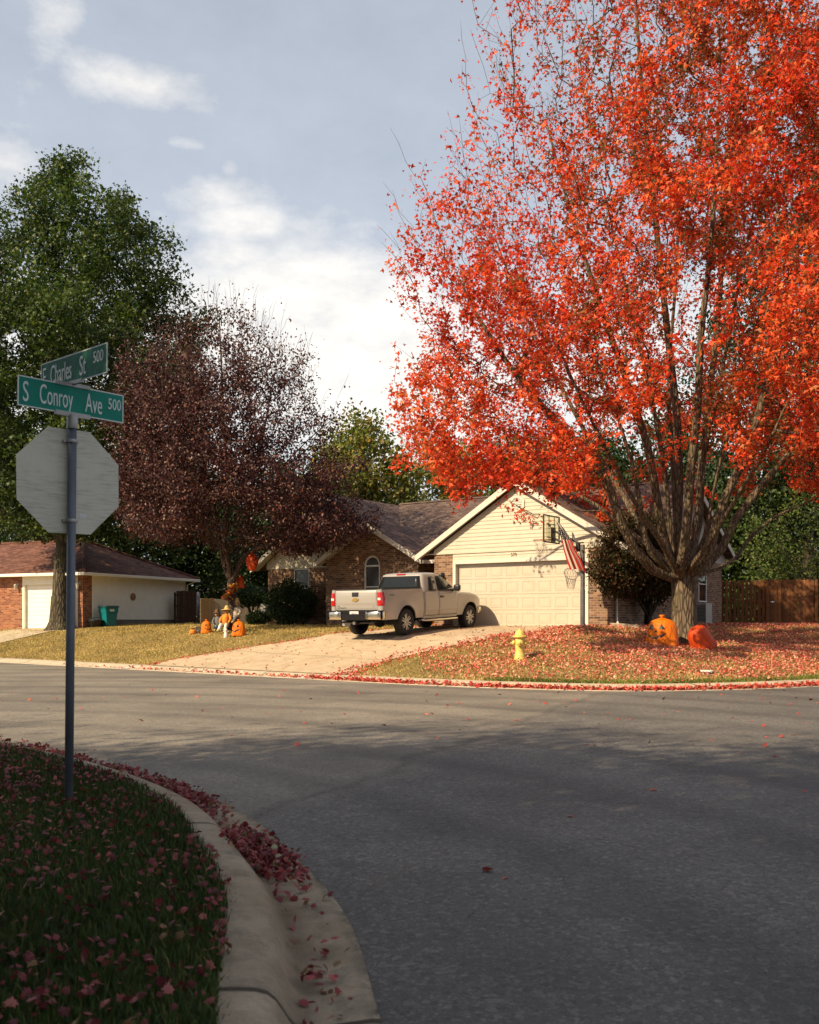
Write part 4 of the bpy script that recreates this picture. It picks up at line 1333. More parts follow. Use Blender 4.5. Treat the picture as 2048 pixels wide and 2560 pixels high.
    for tg in ((7.3, 26.6, 1.9), (7.3, 26.6, 3.1)):
        rel = pts + np.array(b) - np.array(tg); al = rel @ s3
        pts = pts[~((al > 0) & (np.linalg.norm(rel - al[:, None] * s3, axis=1) < .8))]
    axis = lambda t: np.array((0, 0, t[2] * .55))
    ends = s.grow(list(pts), axis, .42, .5, g, .05)
    # thin half-bare shoots feather the upper left of the crown
    cand = [e for e in ends if s.p[e][2] > 9 and s.p[e][0] < -.5]
    bare = []
    for k in range(330):
        q = s.p[cand[int(g.integers(0, len(cand)))]]; e0 = None
        e0 = cand[int(np.argmin([abs(s.p[c] - q).sum() for c in cand]))]
        d = unit(np.array([[q[0] * .055 + g.normal() * .2, q[1] * .04 + g.normal() * .2, .9]]))[0]
        ln = g.uniform(.6, 1.7); cur = e0
        for j in range(1, 4): cur = s.add(q + d * ln * j / 3 + g.normal(size=3) * .04, cur)
        bare.append(cur)
    wood = MB(); s.mesh(wood, .0050, .455)
    # flared, ribbed foot
    fl_ = [(0.0, -.3, .74), (0, -.02, .62), (0, .12, .51), (0, .3, .43), (0, .6, .375), (.01, 1.0, .345), (.02, 1.5, .345), (.02, 1.95, .385), (.0, 2.3, .35), (.0, 2.55, .22)]
    wood.tube([(x, 0, z) for x, z, r in fl_], [r for x, z, r in fl_], 28, cap=False,
              mod=lambda i, a: 1 + (.22 * math.cos(5 * a + .6) + .10 * math.cos(9 * a)) * max(0, 1 - i / 4.5) + .035 * math.cos(7 * a + 1))
    wood.build('trunk', BARK_MAPLE, root)
    per = {}
    for e in ends:
        q = s.p[e]
        k = 60.0 if q[1] > -2.2 or q[2] > 7.5 or q[0] > -.5 else 40.0
        if q[2] > 10 and q[0] < -.6: k *= max(.16, 1 - (q[2] - 10) * .10 - (-.6 - q[0]) * .05)
        per[e] = k
    for e in bare: per[e] = 5
    cid = []
    pos, ax = leaf_clusters(s, ends + bare, per, .135, 1.15, g, .10, cid)
    n = len(pos); cid = np.array(cid); cj = g.normal(size=cid.max() + 1)
    # sprays hang: the further out along the spray, the lower
    pos[:, 2] -= np.abs(g.normal(0, .12, n))
    up = unit(g.normal(size=(n, 3)) + np.array((-.25, -.2, .55)))
    # whole boughs turn together: tint by a slow random field as well as leaf by leaf
    fld = np.sin(pos[:, 0] * .9 + 1.3 * np.sin(pos[:, 2] * .7)) + np.sin(pos[:, 1] * .8 + pos[:, 2] * .6) + .6 * np.sin(pos[:, 2] * 1.3 + pos[:, 0] * .5)
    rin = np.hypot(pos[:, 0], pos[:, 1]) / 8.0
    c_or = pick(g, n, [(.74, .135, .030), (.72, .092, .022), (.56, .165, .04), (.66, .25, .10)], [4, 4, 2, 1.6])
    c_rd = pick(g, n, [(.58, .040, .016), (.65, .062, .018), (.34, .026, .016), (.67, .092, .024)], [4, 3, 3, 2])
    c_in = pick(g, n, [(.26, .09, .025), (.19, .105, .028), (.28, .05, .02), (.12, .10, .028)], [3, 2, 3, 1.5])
    k = 1 / (1 + np.exp(-(fld * 1.1 + cj[cid] * 1.7 + g.normal(size=n) * .8 + .45)))[:, None]
    col = c_or * (1 - k) + c_rd * k
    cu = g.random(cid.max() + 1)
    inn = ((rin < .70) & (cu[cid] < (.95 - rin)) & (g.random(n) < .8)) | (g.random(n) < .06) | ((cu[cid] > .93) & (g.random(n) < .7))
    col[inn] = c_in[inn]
    size = g.uniform(.06, .16, n)
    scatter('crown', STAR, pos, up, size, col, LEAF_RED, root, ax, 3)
    return root
maple = make_maple()

# ---------------------------------------------------------------- the purple plum
def make_plum():
    g = np.random.default_rng(21)
    b = hit(583, 1577, 25, 50)
    D = b.y
    root = empty('plum_tree', b, 0, 'dark purple leaved plum tree with bare twigs at its top, on the left lawn', 'tree')
    L = lambda px, py, dd=0.0: np.array(P(px, py, D + dd) - b)
    s = Skel((0, 0, -.2))
    tk = s.limb(0, [L(583, 1530), L(582, 1490), L(578, 1456)], .21, .16, .3, 2)
    def limb(pts, r0, r1, st=None): return s.limb(tk if st is None else st, pts, r0, r1, .45, .35)
    limb([L(562, 1418), L(553, 1370, -.2), L(545, 1320, -.4), L(530, 1250, -.6), L(500, 1130, -.8), L(470, 980, -.8), L(440, 850, -.6)], .10, .018)
    limb([L(571, 1405, -.3), L(560, 1355, -.5), L(566, 1290, -.7), L(570, 1200, -.9), L(560, 1080, -1), L(555, 940, -1), L(548, 790, -.8)], .10, .018)
    limb([L(592, 1425), L(606, 1395), L(616, 1345, .2), L(621, 1280, .3), L(640, 1180, .4), L(665, 1050, .5), L(690, 920, .5)], .09, .018)
    limb([L(612, 1390, -.3), L(640, 1372, -.6), L(690, 1355, -.8), L(745, 1330, -.9), L(820, 1290, -.9), L(890, 1250, -.8)], .055, .015)
    limb([L(570, 1410, .5), L(520, 1330, 1.2), L(440, 1240, 1.8), L(360, 1160, 2.0), L(300, 1080, 2)], .075, .015)
    limb([L(566, 1390, -.6), L(500, 1310, -1.5), L(420, 1240, -2.2), L(330, 1180, -2.6)], .06, .015)
    limb([L(590, 1400, .7), L(620, 1300, 1.6), L(680, 1200, 2.3), L(760, 1110, 2.6), L(840, 1040, 2.6)], .065, .015)
    # crown in picture terms: (height z above base, left and right reach)
    pts = []
    mpp = D / F
    ys = [760, 815, 870, 960, 1060, 1160, 1250, 1330, 1372]
    lft = [470, 380, 300, 262, 250, 248, 262, 330, 420]
    rgt = [610, 700, 770, 815, 850, 885, 930, 935, 850]
    while len(pts) < 2300:
        y = g.uniform(765, 1372)
        if g.random() > (.25 + .75 * min(1, (y - 700) / 380)): continue
        l, r = np.interp(y, ys, lft), np.interp(y, ys, rgt)
        cxp = (l + r) / 2; hw = (r - l) / 2 * (1 + .10 * math.sin(y * .045) + .05 * math.sin(y * .11))
        a = g.uniform(0, 2 * math.pi); q = g.random() ** .5
        px = cxp + hw * q * math.cos(a); dd = hw * mpp * .92 * q * math.sin(a)
        if ((px - 590) / 120) ** 2 + ((y - 1345) / 110) ** 2 < 1 and g.random() < .88: continue
        pts.append(L(px, y, dd))
    pts = np.array(pts)
    pts = voids(pts, g, 40, (.3, .62))
    ends = s.grow(list(pts), lambda t: np.array((0, 0, t[2] * .6)), .35, .8, g, .035)
    # long bare shoots standing out of the top
    tops = sorted(ends, key=lambda e: -s.p[e][2])[:900]
    bare = []
    for k in range(420):
        e = tops[int(g.integers(0, len(tops)))]
        q = s.p[e]
        d = unit(np.array([[q[0] * .10 + g.normal() * .22, q[1] * .1 + g.normal() * .22, 1.0]]))[0]
        ln = g.uniform(.5, 1.45)
        cur = e
        for j in range(1, 4):
            cur = s.add(q + d * ln * j / 3 + g.normal(size=3) * .025, cur)
        bare.append(cur)
    wood = MB(); s.mesh(wood, .0052, .46)
    wood.tube([(0, 0, -.2), (0, 0, .02), (0, 0, .2), (0, 0, .5)], [.34, .27, .22, .19], 14, cap=False, mod=lambda i, a: 1 + .12 * math.cos(5 * a) * max(0, 1 - i / 3))
    wood.build('trunk', BARK_PLUM, root)
    per = {}
    for e in ends:
        z = s.p[e][2]; k = (56 if z < 6.2 else 38) * (.55 if s.p[e][0] > 1 and z > 6.5 else 1)
        if z > 9.0: k *= max(.12, 1 - (z - 9.0) * .30)
        per[e] = k
    for e in bare: per[e] = 2.2
    pos, ax = leaf_clusters(s, ends + bare, per, .19, .75, g, .06)
    n = len(pos)
    up = unit(g.normal(size=(n, 3)) + np.array((-.1, -.1, .35)))
    col = pick(g, n, [(.064, .026, .026), (.098, .040, .035), (.044, .019, .021), (.16, .06, .045), (.17, .10, .072)], [5, 4, 4, .9, 1.6])
    scatter('crown', OVAL, pos, up, g.uniform(.075, .135, n), col, LEAF_PLUM, root, ax, 5)
    return root
plum = make_plum()

# ---------------------------------------------------------------- generic broad trees
def broad_tree(name, b, label, H, prof, n, per, cols, w, lsize, spread, seed, trunk=.3, fork=2.5, mat=None, bark=None, group=None, tmpl=OVAL, pw=.45, nv=30, vr=(.6, 1.2), limbs=7, lean=(0, 0), rcut=.012):
    g = np.random.default_rng(seed)
    root = empty(name, b, 0, label, 'tree', group)
    s = Skel((0, 0, -.3))
    tk = s.limb(0, [(0, 0, fork * .5), (lean[0] * .1, lean[1] * .1, fork)], trunk, trunk * .8, .5, 2)
    top = s.limb(tk, [(lean[0] * .4, lean[1] * .4, fork + (H - fork) * .4), (lean[0], lean[1], H * .93)], trunk * .72, .03, .6, .12)
    rmax = max(r for z, r in prof)
    for k in range(limbs):
        a = 2 * math.pi * (k + g.uniform(-.3, .3)) / limbs
        q = rmax * g.uniform(.55, .8); h = fork + (H - fork) * g.uniform(.25, .6)
        s.limb(tk, [(q * .3 * math.cos(a), q * .3 * math.sin(a), fork + (h - fork) * .4), (q * math.cos(a) + lean[0] * .3, q * math.sin(a) + lean[1] * .3, h)], trunk * .45, .025, .6, .3)
    pts = env_points(n, prof, (lean[0] * .5, lean[1] * .5, 0), g, pw)
    pts = voids(pts, g, nv, vr)
    ends = s.grow(list(pts), lambda t: np.array((0, 0, t[2] * .6)), .6, .4, g, .06)
    wood = MB(); s.mesh(wood, .007, .45, rcut=rcut)
    wood.tube([(0, 0, -.3), (0, 0, .0), (0, 0, .15), (0, 0, .4), (0, 0, .8), (0, 0, 1.5)], [trunk * 1.85, trunk * 1.62, trunk * 1.4, trunk * 1.2, trunk * 1.08, trunk * .97], 18, cap=False, mod=lambda i, a: 1 + .16 * math.cos(5 * a + seed) * max(0, 1 - i / 4))
    wood.build('trunk', bark or BARK_DK, root)
    pos, ax = leaf_clusters(s, ends, per, spread, spread * 3, g, spread * .3)
    m = len(pos)
    up = unit(g.normal(size=(m, 3)) + np.array((-.1, -.1, .5)))
    col = pick(g, m, cols, w)
    fld = .5 + .25 * (np.sin(pos[:, 0] * 1.1 + seed) + np.sin(pos[:, 2] * .9 + pos[:, 1]))
    col = np.clip(col * (.72 + .5 * fld[:, None]), 0, 1)
    scatter('crown', tmpl, pos, up, g.uniform(*lsize, m), col, mat or LEAF_GRN, root, ax, seed)
    return root

GRN = [(.050, .085, .020), (.075, .115, .025), (.035, .062, .018), (.11, .14, .035)]
DKG = [(.028, .052, .018), (.042, .072, .022), (.020, .038, .014)]
YEL = [(.13, .15, .03), (.20, .17, .035), (.085, .12, .028), (.28, .16, .03)]
LGR = [(.10, .15, .035), (.13, .18, .045), (.075, .12, .03)]

# tall green oak at the left edge
b = hit(152, 1575, 30, 55)
broad_tree('oak_tree', b, 'tall green oak at the left edge, its trunk in front of the white garage door', 20.5,
           [(4.3, 2.6), (6, 5.0), (9, 6.2), (12, 6.3), (15, 5.5), (18, 3.7), (20.8, 1.2)], 2500, 64, [(.046, .078, .018), (.068, .10, .022), (.030, .054, .015), (.12, .145, .034)], [4, 4, 3, 1.6], (.10, .22), .27, 31, .42, 3.6, LEAF_GRN, BARK_OAK, None, STAR, .42, 75, (.7, 1.25), 9, (1.2, 0), .014)

# trees behind the houses
def btree(px, py, D, H, rad, kind, seed, label, n=420, low=.18):
    p = P(px, py, D); b = Vector((p.x, D, tz(p.x, D)))
    cols = {'g': GRN, 'd': DKG, 'y': YEL, 'l': LGR}[kind]
    prof = [(H * low, rad * .55), (H * (low + .18), rad * .95), (H * .55, rad), (H * .78, rad * .72), (H * .93, rad * .4), (H, rad * .1)]
    return broad_tree('broadleaf_tree', b, label, H, prof, n, 46, cols, [3, 3, 2, 1][:len(cols)], (.20, .36), .46, seed, .22, H * .2, None, None,
                      'trees behind the houses', RHOMB, .45, 14, (.7, 1.3), 6, (0, 0), .02)
btree(905, 1560, 57, 13.2, 3.6, 'y', 41, 'olive tree with yellowing leaves, above the brick house roof between plum and maple')
btree(862, 1560, 76, 15.2, 3.4, 'l', 42, 'pale green tree rising at the back, left of the yellowing olive one')
btree(1110, 1560, 66, 13.5, 4.6, 'y', 43, 'yellow-green tree behind the garage roof, mostly hidden by the left side of the maple')
btree(1330, 1560, 60, 12.5, 4.8, 'g', 44, 'green tree behind the garage gable and under the maple')
btree(1500, 1560, 58, 12.0, 4.6, 'd', 45, 'dark green tree behind the roof, seen between the maple limbs')
btree(1690, 1560, 56, 13.0, 4.6, 'd', 46, 'dark tree directly behind the maple trunk')
btree(340, 1560, 64, 12.5, 5.0, 'd', 47, 'dark tree behind the roof of the white sided house')
btree(470, 1560, 66, 12.0, 5.0, 'd', 48, 'dark green tree behind the plum trunk', 420, .06)
btree(585, 1560, 80, 11.0, 5.0, 'g', 49, 'mid green tree far behind the tan house', 380, .06)
btree(700, 1560, 70, 12.5, 5.2, 'd', 50, 'dark tree behind the left wing of the brick house')
btree(60, 1560, 62, 13.5, 5.2, 'd', 51, 'dark tree at the far left behind the hipped roof')
btree(1870, 1560, 52, 9.5, 4.6, 'd', 52, 'dark tree above the wooden fence', 420, .05)
btree(1985, 1560, 50, 8.8, 4.0, 'g', 53, 'light green tree behind the gate at the right edge', 260, .05)
b = P(2010, 1555, 37); b.z = tz(b.x, b.y)
broad_tree('broadleaf_tree', (19.0, 45.5, 1.3), 'tall dark green tree rising behind the maple at the right edge', 24,
           [(5, 2.5), (8, 4.8), (13, 5.6), (18, 4.6), (22, 2.4), (24, .6)], 700, 46, DKG, [3, 3, 2], (.16, .3), .42, 54, .32, 5, None, None, 'trees behind the houses', RHOMB, .45, 20, (.8, 1.5), 7, (0, 0), .02)

# thin half-bare tree leaning over the gate
def thin_tree():
    g = np.random.default_rng(77)
    b = Vector((P(2052, 1555, 42).x, 42, tz(17.5, 42)))
    root = empty('slender_tree', b, 0, 'half-bare tree with fine spreading branches above the gate', 'tree')
    s = Skel((0, 0, -.2))
    tk = s.limb(0, [(-.1, 0, 1.1)], .15, .13, .4, 2)
    for k in range(9):
        a = math.pi * .5 + k * .42 + g.uniform(-.1, .1)
        q = g.uniform(1.6, 2.9)
        s.limb(tk, [(q * .45 * math.cos(a), q * .45 * math.sin(a), 2.0), (q * math.cos(a), q * math.sin(a), g.uniform(2.9, 4.4))], .055, .014, .4, .3)
    pts = env_points(300, [(2.0, 2.4), (3, 3.4), (4.4, 3.3), (5.8, 2.2), (6.6, .6)], (-.5, 0, 0), g, .5)
    ends = s.grow(list(pts), lambda t: np.array((0, 0, t[2] * .5)), .35, .5, g, .04)
    wood = MB(); s.mesh(wood, .0065, .45); wood.build('trunk', BARK_OAK, root)
    pos, ax = leaf_clusters(s, ends, 16, .26, .8, g, .08)
    n = len(pos)
    scatter('crown', OVAL, pos, g.normal(size=(n, 3)) + np.array((0, 0, .4)), g.uniform(.09, .16, n), pick(g, n, LGR + [(.17, .16, .04)], [3, 3, 3, 2]), LEAF_GRN, root, ax, 9)
thin_tree()

# ---------------------------------------------------------------- small dark red-green ornamental tree by the garage pier
def ornamental():
    g = np.random.default_rng(88)
    b = hit(1626, 1557.5, 24, 40)
    b = Vector((P(1622, 1560, 31.5).x, 31.5, tz(P(1622, 1560, 31.5).x, 31.5)))
    D = b.y
    root = empty('ornamental_tree', b, 0, 'small dense ornamental tree with bronze green leaves beside the garage pier', 'tree')
    L = lambda px, py, dd=0.0: np.array(P(px, py, D + dd) - b)
    s = Skel((0, 0, -.2))
    tk = s.limb(0, [(-.02, 0, .35)], .17, .13, .2, 2)
    for pts, r in (([L(1605, 1500), L(1585, 1440), L(1560, 1400)], .09), ([L(1632, 1480, -.3), L(1640, 1400, -.5)], .09), ([L(1655, 1490, .2), L(1690, 1420, .4)], .08), ([L(1615, 1470, .5), L(1600, 1390, .9), L(1590, 1330, 1)], .08), ([L(1590, 1490, -.5), L(1540, 1430, -.9), L(1505, 1400, -1)], .06)):
        s.limb(tk, pts, r, .02, .3, .4)
    ys = [1282, 1310, 1350, 1400, 1440, 1475]
    lf = [1560, 1520, 1490, 1474, 1478, 1520]; rt = [1640, 1690, 1730, 1750, 1750, 1700]
    pts = []
    mpp = D / F
    while len(pts) < 900:
        y = g.uniform(1284, 1474); l, r = np.interp(y, ys, lf), np.interp(y, ys, rt)
        a = g.uniform(0, 2 * math.pi); q = g.random() ** .4; hw = (r - l) / 2 * (1 + .12 * math.sin(y * .12))
        qx_ = (l + r) / 2 + hw * q * math.cos(a)
        pts.append(L(qx_, y, float(np.interp(qx_, [1470, 1560, 1620, 1700], [-2.3, -1.4, -.5, 0])) + .6 * hw * mpp * q * math.sin(a)))
    ends = s.grow(list(voids(np.array(pts), g, 16, (.12, .25))), lambda t: np.array((0, 0, t[2] * .5)), .3, .4, g, .03)
    wood = MB(); s.mesh(wood, .006, .45); wood.build('trunk', BARK_DK, root)
    pos, ax = leaf_clusters(s, ends, 46, .15, .5, g, .04)
    n = len(pos)
    col = pick(g, n, [(.055, .042, .017), (.085, .038, .02), (.034, .040, .016), (.13, .06, .028)], [4, 3, 4, 1.0])
    scatter('crown', OVAL, pos, g.normal(size=(n, 3)) + np.array((-.1, -.1, .5)), g.uniform(.06, .11, n), col, LEAF_GRN, root, ax, 10)
ornamental()

# ---------------------------------------------------------------- shrubs along the house
def shrub(name, b, r, label, cols, n, lsize, seed, stems=6, tmpl=OVAL, flat=0.0, clear=0.0, cat='shrub'):
    g = np.random.default_rng(seed)
    root = empty(name, b, 0, label, cat)
    wood = MB()
    for k in range(stems):
        a = 2 * math.pi * k / stems + g.uniform(-.3, .3)
        wood.tube([(.04 * math.cos(a), .04 * math.sin(a), -.1), (r[0] * .25 * math.cos(a), r[1] * .25 * math.sin(a), clear + r[2] * .5), (r[0] * .6 * math.cos(a), r[1] * .6 * math.sin(a), clear + r[2] * 1.3)], [.035, .028, .012], 6)
    wood.build('stem', BARK_DK, root)
    d = unit(g.normal(size=(n, 3)))
    q = 1 - g.random(n) ** 1.6 * .55
    lob = 1 + .10 * np.sin(d[:, 0] * 6 + seed) * np.sin(d[:, 1] * 5) + .07 * np.sin(d[:, 2] * 9 + d[:, 0] * 7)
    pos = d * (q * lob)[:, None] * np.array(r)
    if flat: pos[:, 2] += flat * .5 * np.sin(pos[:, 0] * 5) * .2
    pos[:, 2] += r[2] + clear
    pos = pos[pos[:, 2] > .0]
    m = len(pos)
    scatter('foliage', tmpl, pos, unit(d[:m] + g.normal(size=(m, 3)) * .7), g.uniform(*lsize, m), pick(g, m, cols, [1] * len(cols)), LEAF_GRN, root, None, seed)
    return root
p = house_pt(-8.55, .95); p.z = tz(p.x, p.y)
shrub('round_shrub', p, (1.05, .95, .92), 'large round dark shrub below the wing window of the brick house', DKG, 9000, (.06, .11), 61)
p = house_pt(-10.55, 1.15); p.z = tz(p.x, p.y)
shrub('low_shrub', p, (.55, .45, .30), 'low dark shrub at the corner of the brick house', DKG, 2600, (.05, .09), 62)
p = P(632, 1560, 43.5); p.z = tz(p.x, p.y)
shrub('spreading_shrub', p, (1.15, .9, .48), 'flat-topped dark shrub on bare stems left of the brick house', DKG, 6000, (.06, .12), 63, 5, OVAL, 0, .80)
# ------------------------------------------------------------------ the pickup
def paint_mat():
    t = NT('pewter_metallic_paint')
    co = t.obj()
    fl = t.noise(900, co, 1)
    dust = t.ramp(t.noise(5, co, 5), [(.4, 0.0), (.8, .22)])
    col = t.mix(t.ramp(fl, [(.35, 0.0), (.65, 1.0)]), (.315, .297, .272, 1), (.395, .373, .345, 1))
    col = t.mix(dust, col, (.34, .30, .25, 1))
    return t.finish(t.pbsdf(col, .36, .22, None, .45, .5))
PAINTT = paint_mat()
CHROME = M('chrome', (.72, .66, .56), .20, 1.0, var=.05)  # tan base tint imitates warm concrete mirrored in the metal
ALLOY = M('alloy_wheel', (.48, .47, .45), .28, .8, var=.08)
RUBBER = M('tyre_rubber', (.017, .016, .016), .85, var=.25, scale=14, bump=.002)
TRIMG = M('charcoal_bumper_plastic', (.011, .010, .012), .7, var=.2, spec=.12)
REDL = M('red_lamp_lens', (.42, .012, .012), .12, var=.15, scale=30, coat=.8)
CLEARL = M('clear_lamp_lens', (.62, .55, .50), .12, var=.2, scale=40, coat=.8)
DARKG = M('wheel_well_black', (.008, .008, .008), .9)
GOLD = M('gold_badge', (.62, .38, .10), .25, .7)

tq = Vector((-.87, 29.30, 0)); tq.z = 1.045
truck = empty('pickup_truck', tq, 0, 'silver-tan extended cab pickup parked on the driveway, tailgate facing the street', 'pickup truck', None, (0, -R(2.5), R(55)))
WBASE, AR_ = 3.65, .50
def halfw(x, z):
    w = np.interp(z, [.40, .52, .72, .98, 1.12, 1.28, 1.40], [.93, .955, .985, .992, .985, .962, .945])
    if x > 3.8: w -= .17 * ((x - 3.8) / .75) ** 2
    if x < -.85: w -= .03 * ((-.85 - x) / .35) ** 2
    for xc in (0, WBASE):      # swell over the wheel openings
        d = math.hypot(x - xc, z - .42)
        w += .022 * math.exp(-((d - AR_) / .10) ** 2)
    return float(w)
def bot(x):
    b = .50
    for xc in (0, WBASE):
        if abs(x - xc) < AR_: b = max(b, .42 + math.sqrt(AR_ ** 2 - (x - xc) ** 2))
    return b
def stations(x0, x1, step=.09):
    xs = set(np.round(np.linspace(x0, x1, max(2, int((x1 - x0) / step) + 1)), 4))
    for xc in (0, WBASE):
        for k in range(0, 25):
            x = round(xc + AR_ * math.cos(math.pi * k / 24), 4)
            if x0 < x < x1: xs.add(x)
        for sgn in (-1, 1):
            x = round(xc + sgn * (AR_ + .001), 4)
            if x0 < x < x1: xs.add(x)
    return sorted(xs)
def side_patch(mb, x0, x1, top, side, n=9, off=0.0, botf=bot):
    rows = []
    for x in stations(x0, x1):
        b, t = botf(x), top(x)
        rows.append([(x, side * (halfw(x, b + (t - b) * k / n) + off), b + (t - b) * k / n) for k in range(n + 1)])
    mb.grid(rows)
    return rows
RAIL = 1.385
def rtop(x): return RAIL
# bed: sides, inner faces, floor, front wall
for sd, nm in ((-1, 'bed_side'), (1, 'bed_side')):
    m = MB()
    side_patch(m, -1.17, .925, rtop, sd)
    rows = []
    for x in np.linspace(-1.17, .925, 12):
        hw = halfw(x, RAIL)
        rows.append([(x, sd * hw, RAIL), (x, sd * (hw - .015), RAIL + .012), (x, sd * (hw - .10), RAIL + .012), (x, sd * (hw - .115), RAIL - .01), (x, sd * (hw - .12), .95)])
    m.grid(rows)
    # rear corner post
    rows = []
    for z in np.linspace(.72, RAIL + .01, 12):
        hw = halfw(-1.17, z)
        rows.append([(-1.17, sd * hw, z), (-1.195, sd * (hw - .025), z), (-1.20, sd * (hw - .07), z), (-1.20, sd * .775, z), (-1.10, sd * .772, z)])
    m.grid(rows)
    bs = m.build(nm, PAINTT, truck, weld=True)
    m = MB(); m.box(-1.14, .90, min(sd * .835, sd * .945), max(sd * .835, sd * .945), RAIL + .012, RAIL + .034); m.build('rail_cap', BLACKP, bs, bevel=.008)
    m = MB()     # wheel opening lip
    pts = [(AR_ * 1.0 * math.cos(a), sd * (halfw(AR_ * math.cos(a), .42 + AR_ * math.sin(a)) - .006), .42 + AR_ * math.sin(a)) for a in np.linspace(.16, math.pi - .16, 22)]
    m.tube(pts, .018, 6); m.build('arch_lip', PAINTT, bs)
    # tail lamp, wrapped round the corner
    m = MB()
    rows = []
    for z in np.linspace(.93, 1.315, 8):
        e = .02 * (1 if z in (.93, 1.315) else 0)
        hw = halfw(-1.15, z) + .008
        rows.append([(-.985 - e, sd * (hw - .006), z), (-1.05, sd * (hw + .002), z), (-1.15, sd * hw, z), (-1.20, sd * (hw - .02), z), (-1.222, sd * (hw - .06), z), (-1.222, sd * (.800), z), (-1.19, sd * .795, z)])
    m.grid(rows)
    b, t_ = rows[0], rows[-1]
    m.add(b, [tuple(range(7))]); m.add(t_, [tuple(range(7))[::-1]])
    tl = m.build('tail_light', REDL, truck)
    m = MB(); m.box(-1.228, -1.222, min(sd * .82, sd * .925), max(sd * .82, sd * .925), 1.085, 1.155); m.build('reverse_lens', CLEARL, tl, bevel=.002)
m = MB()
m.box(-1.1, .92, -.83, .83, .90, .95); m.box(.86, .92, -.83, .83, .95, 1.40)
m.build('bed_liner', BLACKP, truck)

# tailgate
m = MB()
rows = []
for z in (.80, .83, .90, .965, .99, 1.02, 1.10, 1.20, 1.30, 1.35, 1.375, 1.385):
    bulge = np.interp(z, [.80, .83, .96, .995, 1.2, 1.34, 1.36, 1.385], [-.015, .0, .006, .022, .030, .022, .012, -.005])
    rows.append([(-1.195 - bulge * q, y, z) for y, q in ((-.765, .2), (-.74, .6), (-.70, 1), (-.35, 1.12), (0, 1.15), (.35, 1.12), (.70, 1), (.74, .6), (.765, .2))])
m.grid(rows)
m.box(-1.185, -1.11, -.765, .765, .80, 1.383)
tg = m.build('tailgate', PAINTT, truck)
m = MB(); m.box(-1.205, -1.095, -.765, .765, 1.386, 1.412); m.build('tailgate_cap', BLACKP, tg, bevel=.01)
m = MB(); m.box(-1.245, -1.215, -.115, .115, 1.20, 1.325); m.box(-1.252, -1.245, -.085, .085, 1.235, 1.29)
m.build('tailgate_handle', BLACKP, tg, bevel=.012)
m = MB()
bow = [(-.12, -.028), (-.045, -.028), (-.058, -.052), (.052, -.052), (.065, -.028), (.105, -.028), (.125, .028), (.048, .028), (.060, .052), (-.050, .052), (-.062, .028), (-.100, .028)]
m.prism([(-1.232, -y, 1.105 + z) for y, z in bow], (-.014, 0, 0)); m.build('badge', GOLD, tg, bevel=.003)
def rear_text(body, size, y, z, mat, par, sx=1.0, x=-1.207):
    return text('lettering', body, size, mat, par, (x, y, z), (R(90), 0, R(-90)), sx, .002)
rear_text('SILVERADO', .052, .545, .868, CHROME, tg, 1.25)
rear_text('1500', .034, .665, .915, BLACKP, tg, 1.1)
rear_text('LT', .042, -.655, .90, CHROME, tg, 1.1)

# rear bumper: two bright ends and a dark step
m = MB()
m.box(-1.345, -1.17, -.47, .47, .50, .685); m.box(-1.30, -1.17, -.47, .47, .685, .775); m.box(-1.345, -1.17, -1.0, -.47, .765, .785); m.box(-1.345, -1.17, .47, 1.0, .765, .785)
m.box(-1.33, -1.10, -1.005, -.985, .53, .77); m.box(-1.33, -1.10, .985, 1.005, .53, .77)
bp = m.build('rear_bumper', TRIMG, truck, bevel=.015)
for sd in (-1, 1):
    m = MB(); rows = []
    for z, o in ((.525, .03), (.55, .008), (.60, 0), (.70, 0), (.745, .006), (.762, .03)):
        rows.append([(-1.365 + o, sd * .465, z), (-1.37 + o, sd * .70, z), (-1.355 + o, sd * .88, z), (-1.32 + o, sd * .965, z), (-1.24 + o * .5, sd * 1.002, z), (-1.14, sd * 1.008, z)])
    m.grid(rows); m.build('bumper_end', CHROME, bp, solid=.01)
m = MB(); m.box(-1.312, -1.30, -.165, .165, .615, .765)
lpl = m.build('licence_plate', M('plate_white', (.62, .60, .58), .4, var=.08, scale=20), bp, bevel=.004)
text('lettering', '1PF 066', .095, M('plate_ink', (.06, .04, .08), .5), lpl, (-1.313, 0, .685), (R(90), 0, R(-90)), .72, .001)
m = MB(); m.ellipsoid((-1.314, 0.0, .69), (.003, .012, .018), 8, 5); m.build('emblem', REDL, lpl)
m = MB(); m.box(-1.3, -.9, -.05, .05, .37, .46); m.tube([(-1.12, -.6, .43), (-1.12, .6, .43)], .035, 8)
hi = m.build('tow_hitch', BLACKM, truck, bevel=.006)
m = MB(); m.box(-1.325, -1.30, -.045, .045, .375, .455); m.build('receiver', CHROME, hi)
# underbody
m = MB()
m.box(-1.1, 4.3, -.46, -.38, .42, .56); m.box(-1.1, 4.3, .38, .46, .42, .56); m.box(.8, 3.2, -.85, .85, .42, .5)
m.tube([(0, -.7, .40), (0, .7, .40)], .055, 10); m.ellipsoid((0, .05, .40), (.17, .19, .17)); m.tube([(WBASE, -.7, .42), (WBASE, .7, .42)], .05, 8)
m.lathe([(0, .30), (.34, .30), (.38, .36), (.38, .46), (.34, .52), (0, .52)], 24, (-.72, 0, .10))
m.tube([(1.8, -.35, .42), (.6, -.42, .40), (-.4, -.62, .46), (-.85, -.78, .42)], .035, 8)
m.build('underbody', DARKG, truck)
m = MB(); m.box(-.66, -.645, .66, .98, .30, .62); m.box(-.668, -.66, .67, .97, .30, .40)
m.build('mud_flap', M('mud_flap_grey', (.26, .26, .24), .5), truck, bevel=.01)

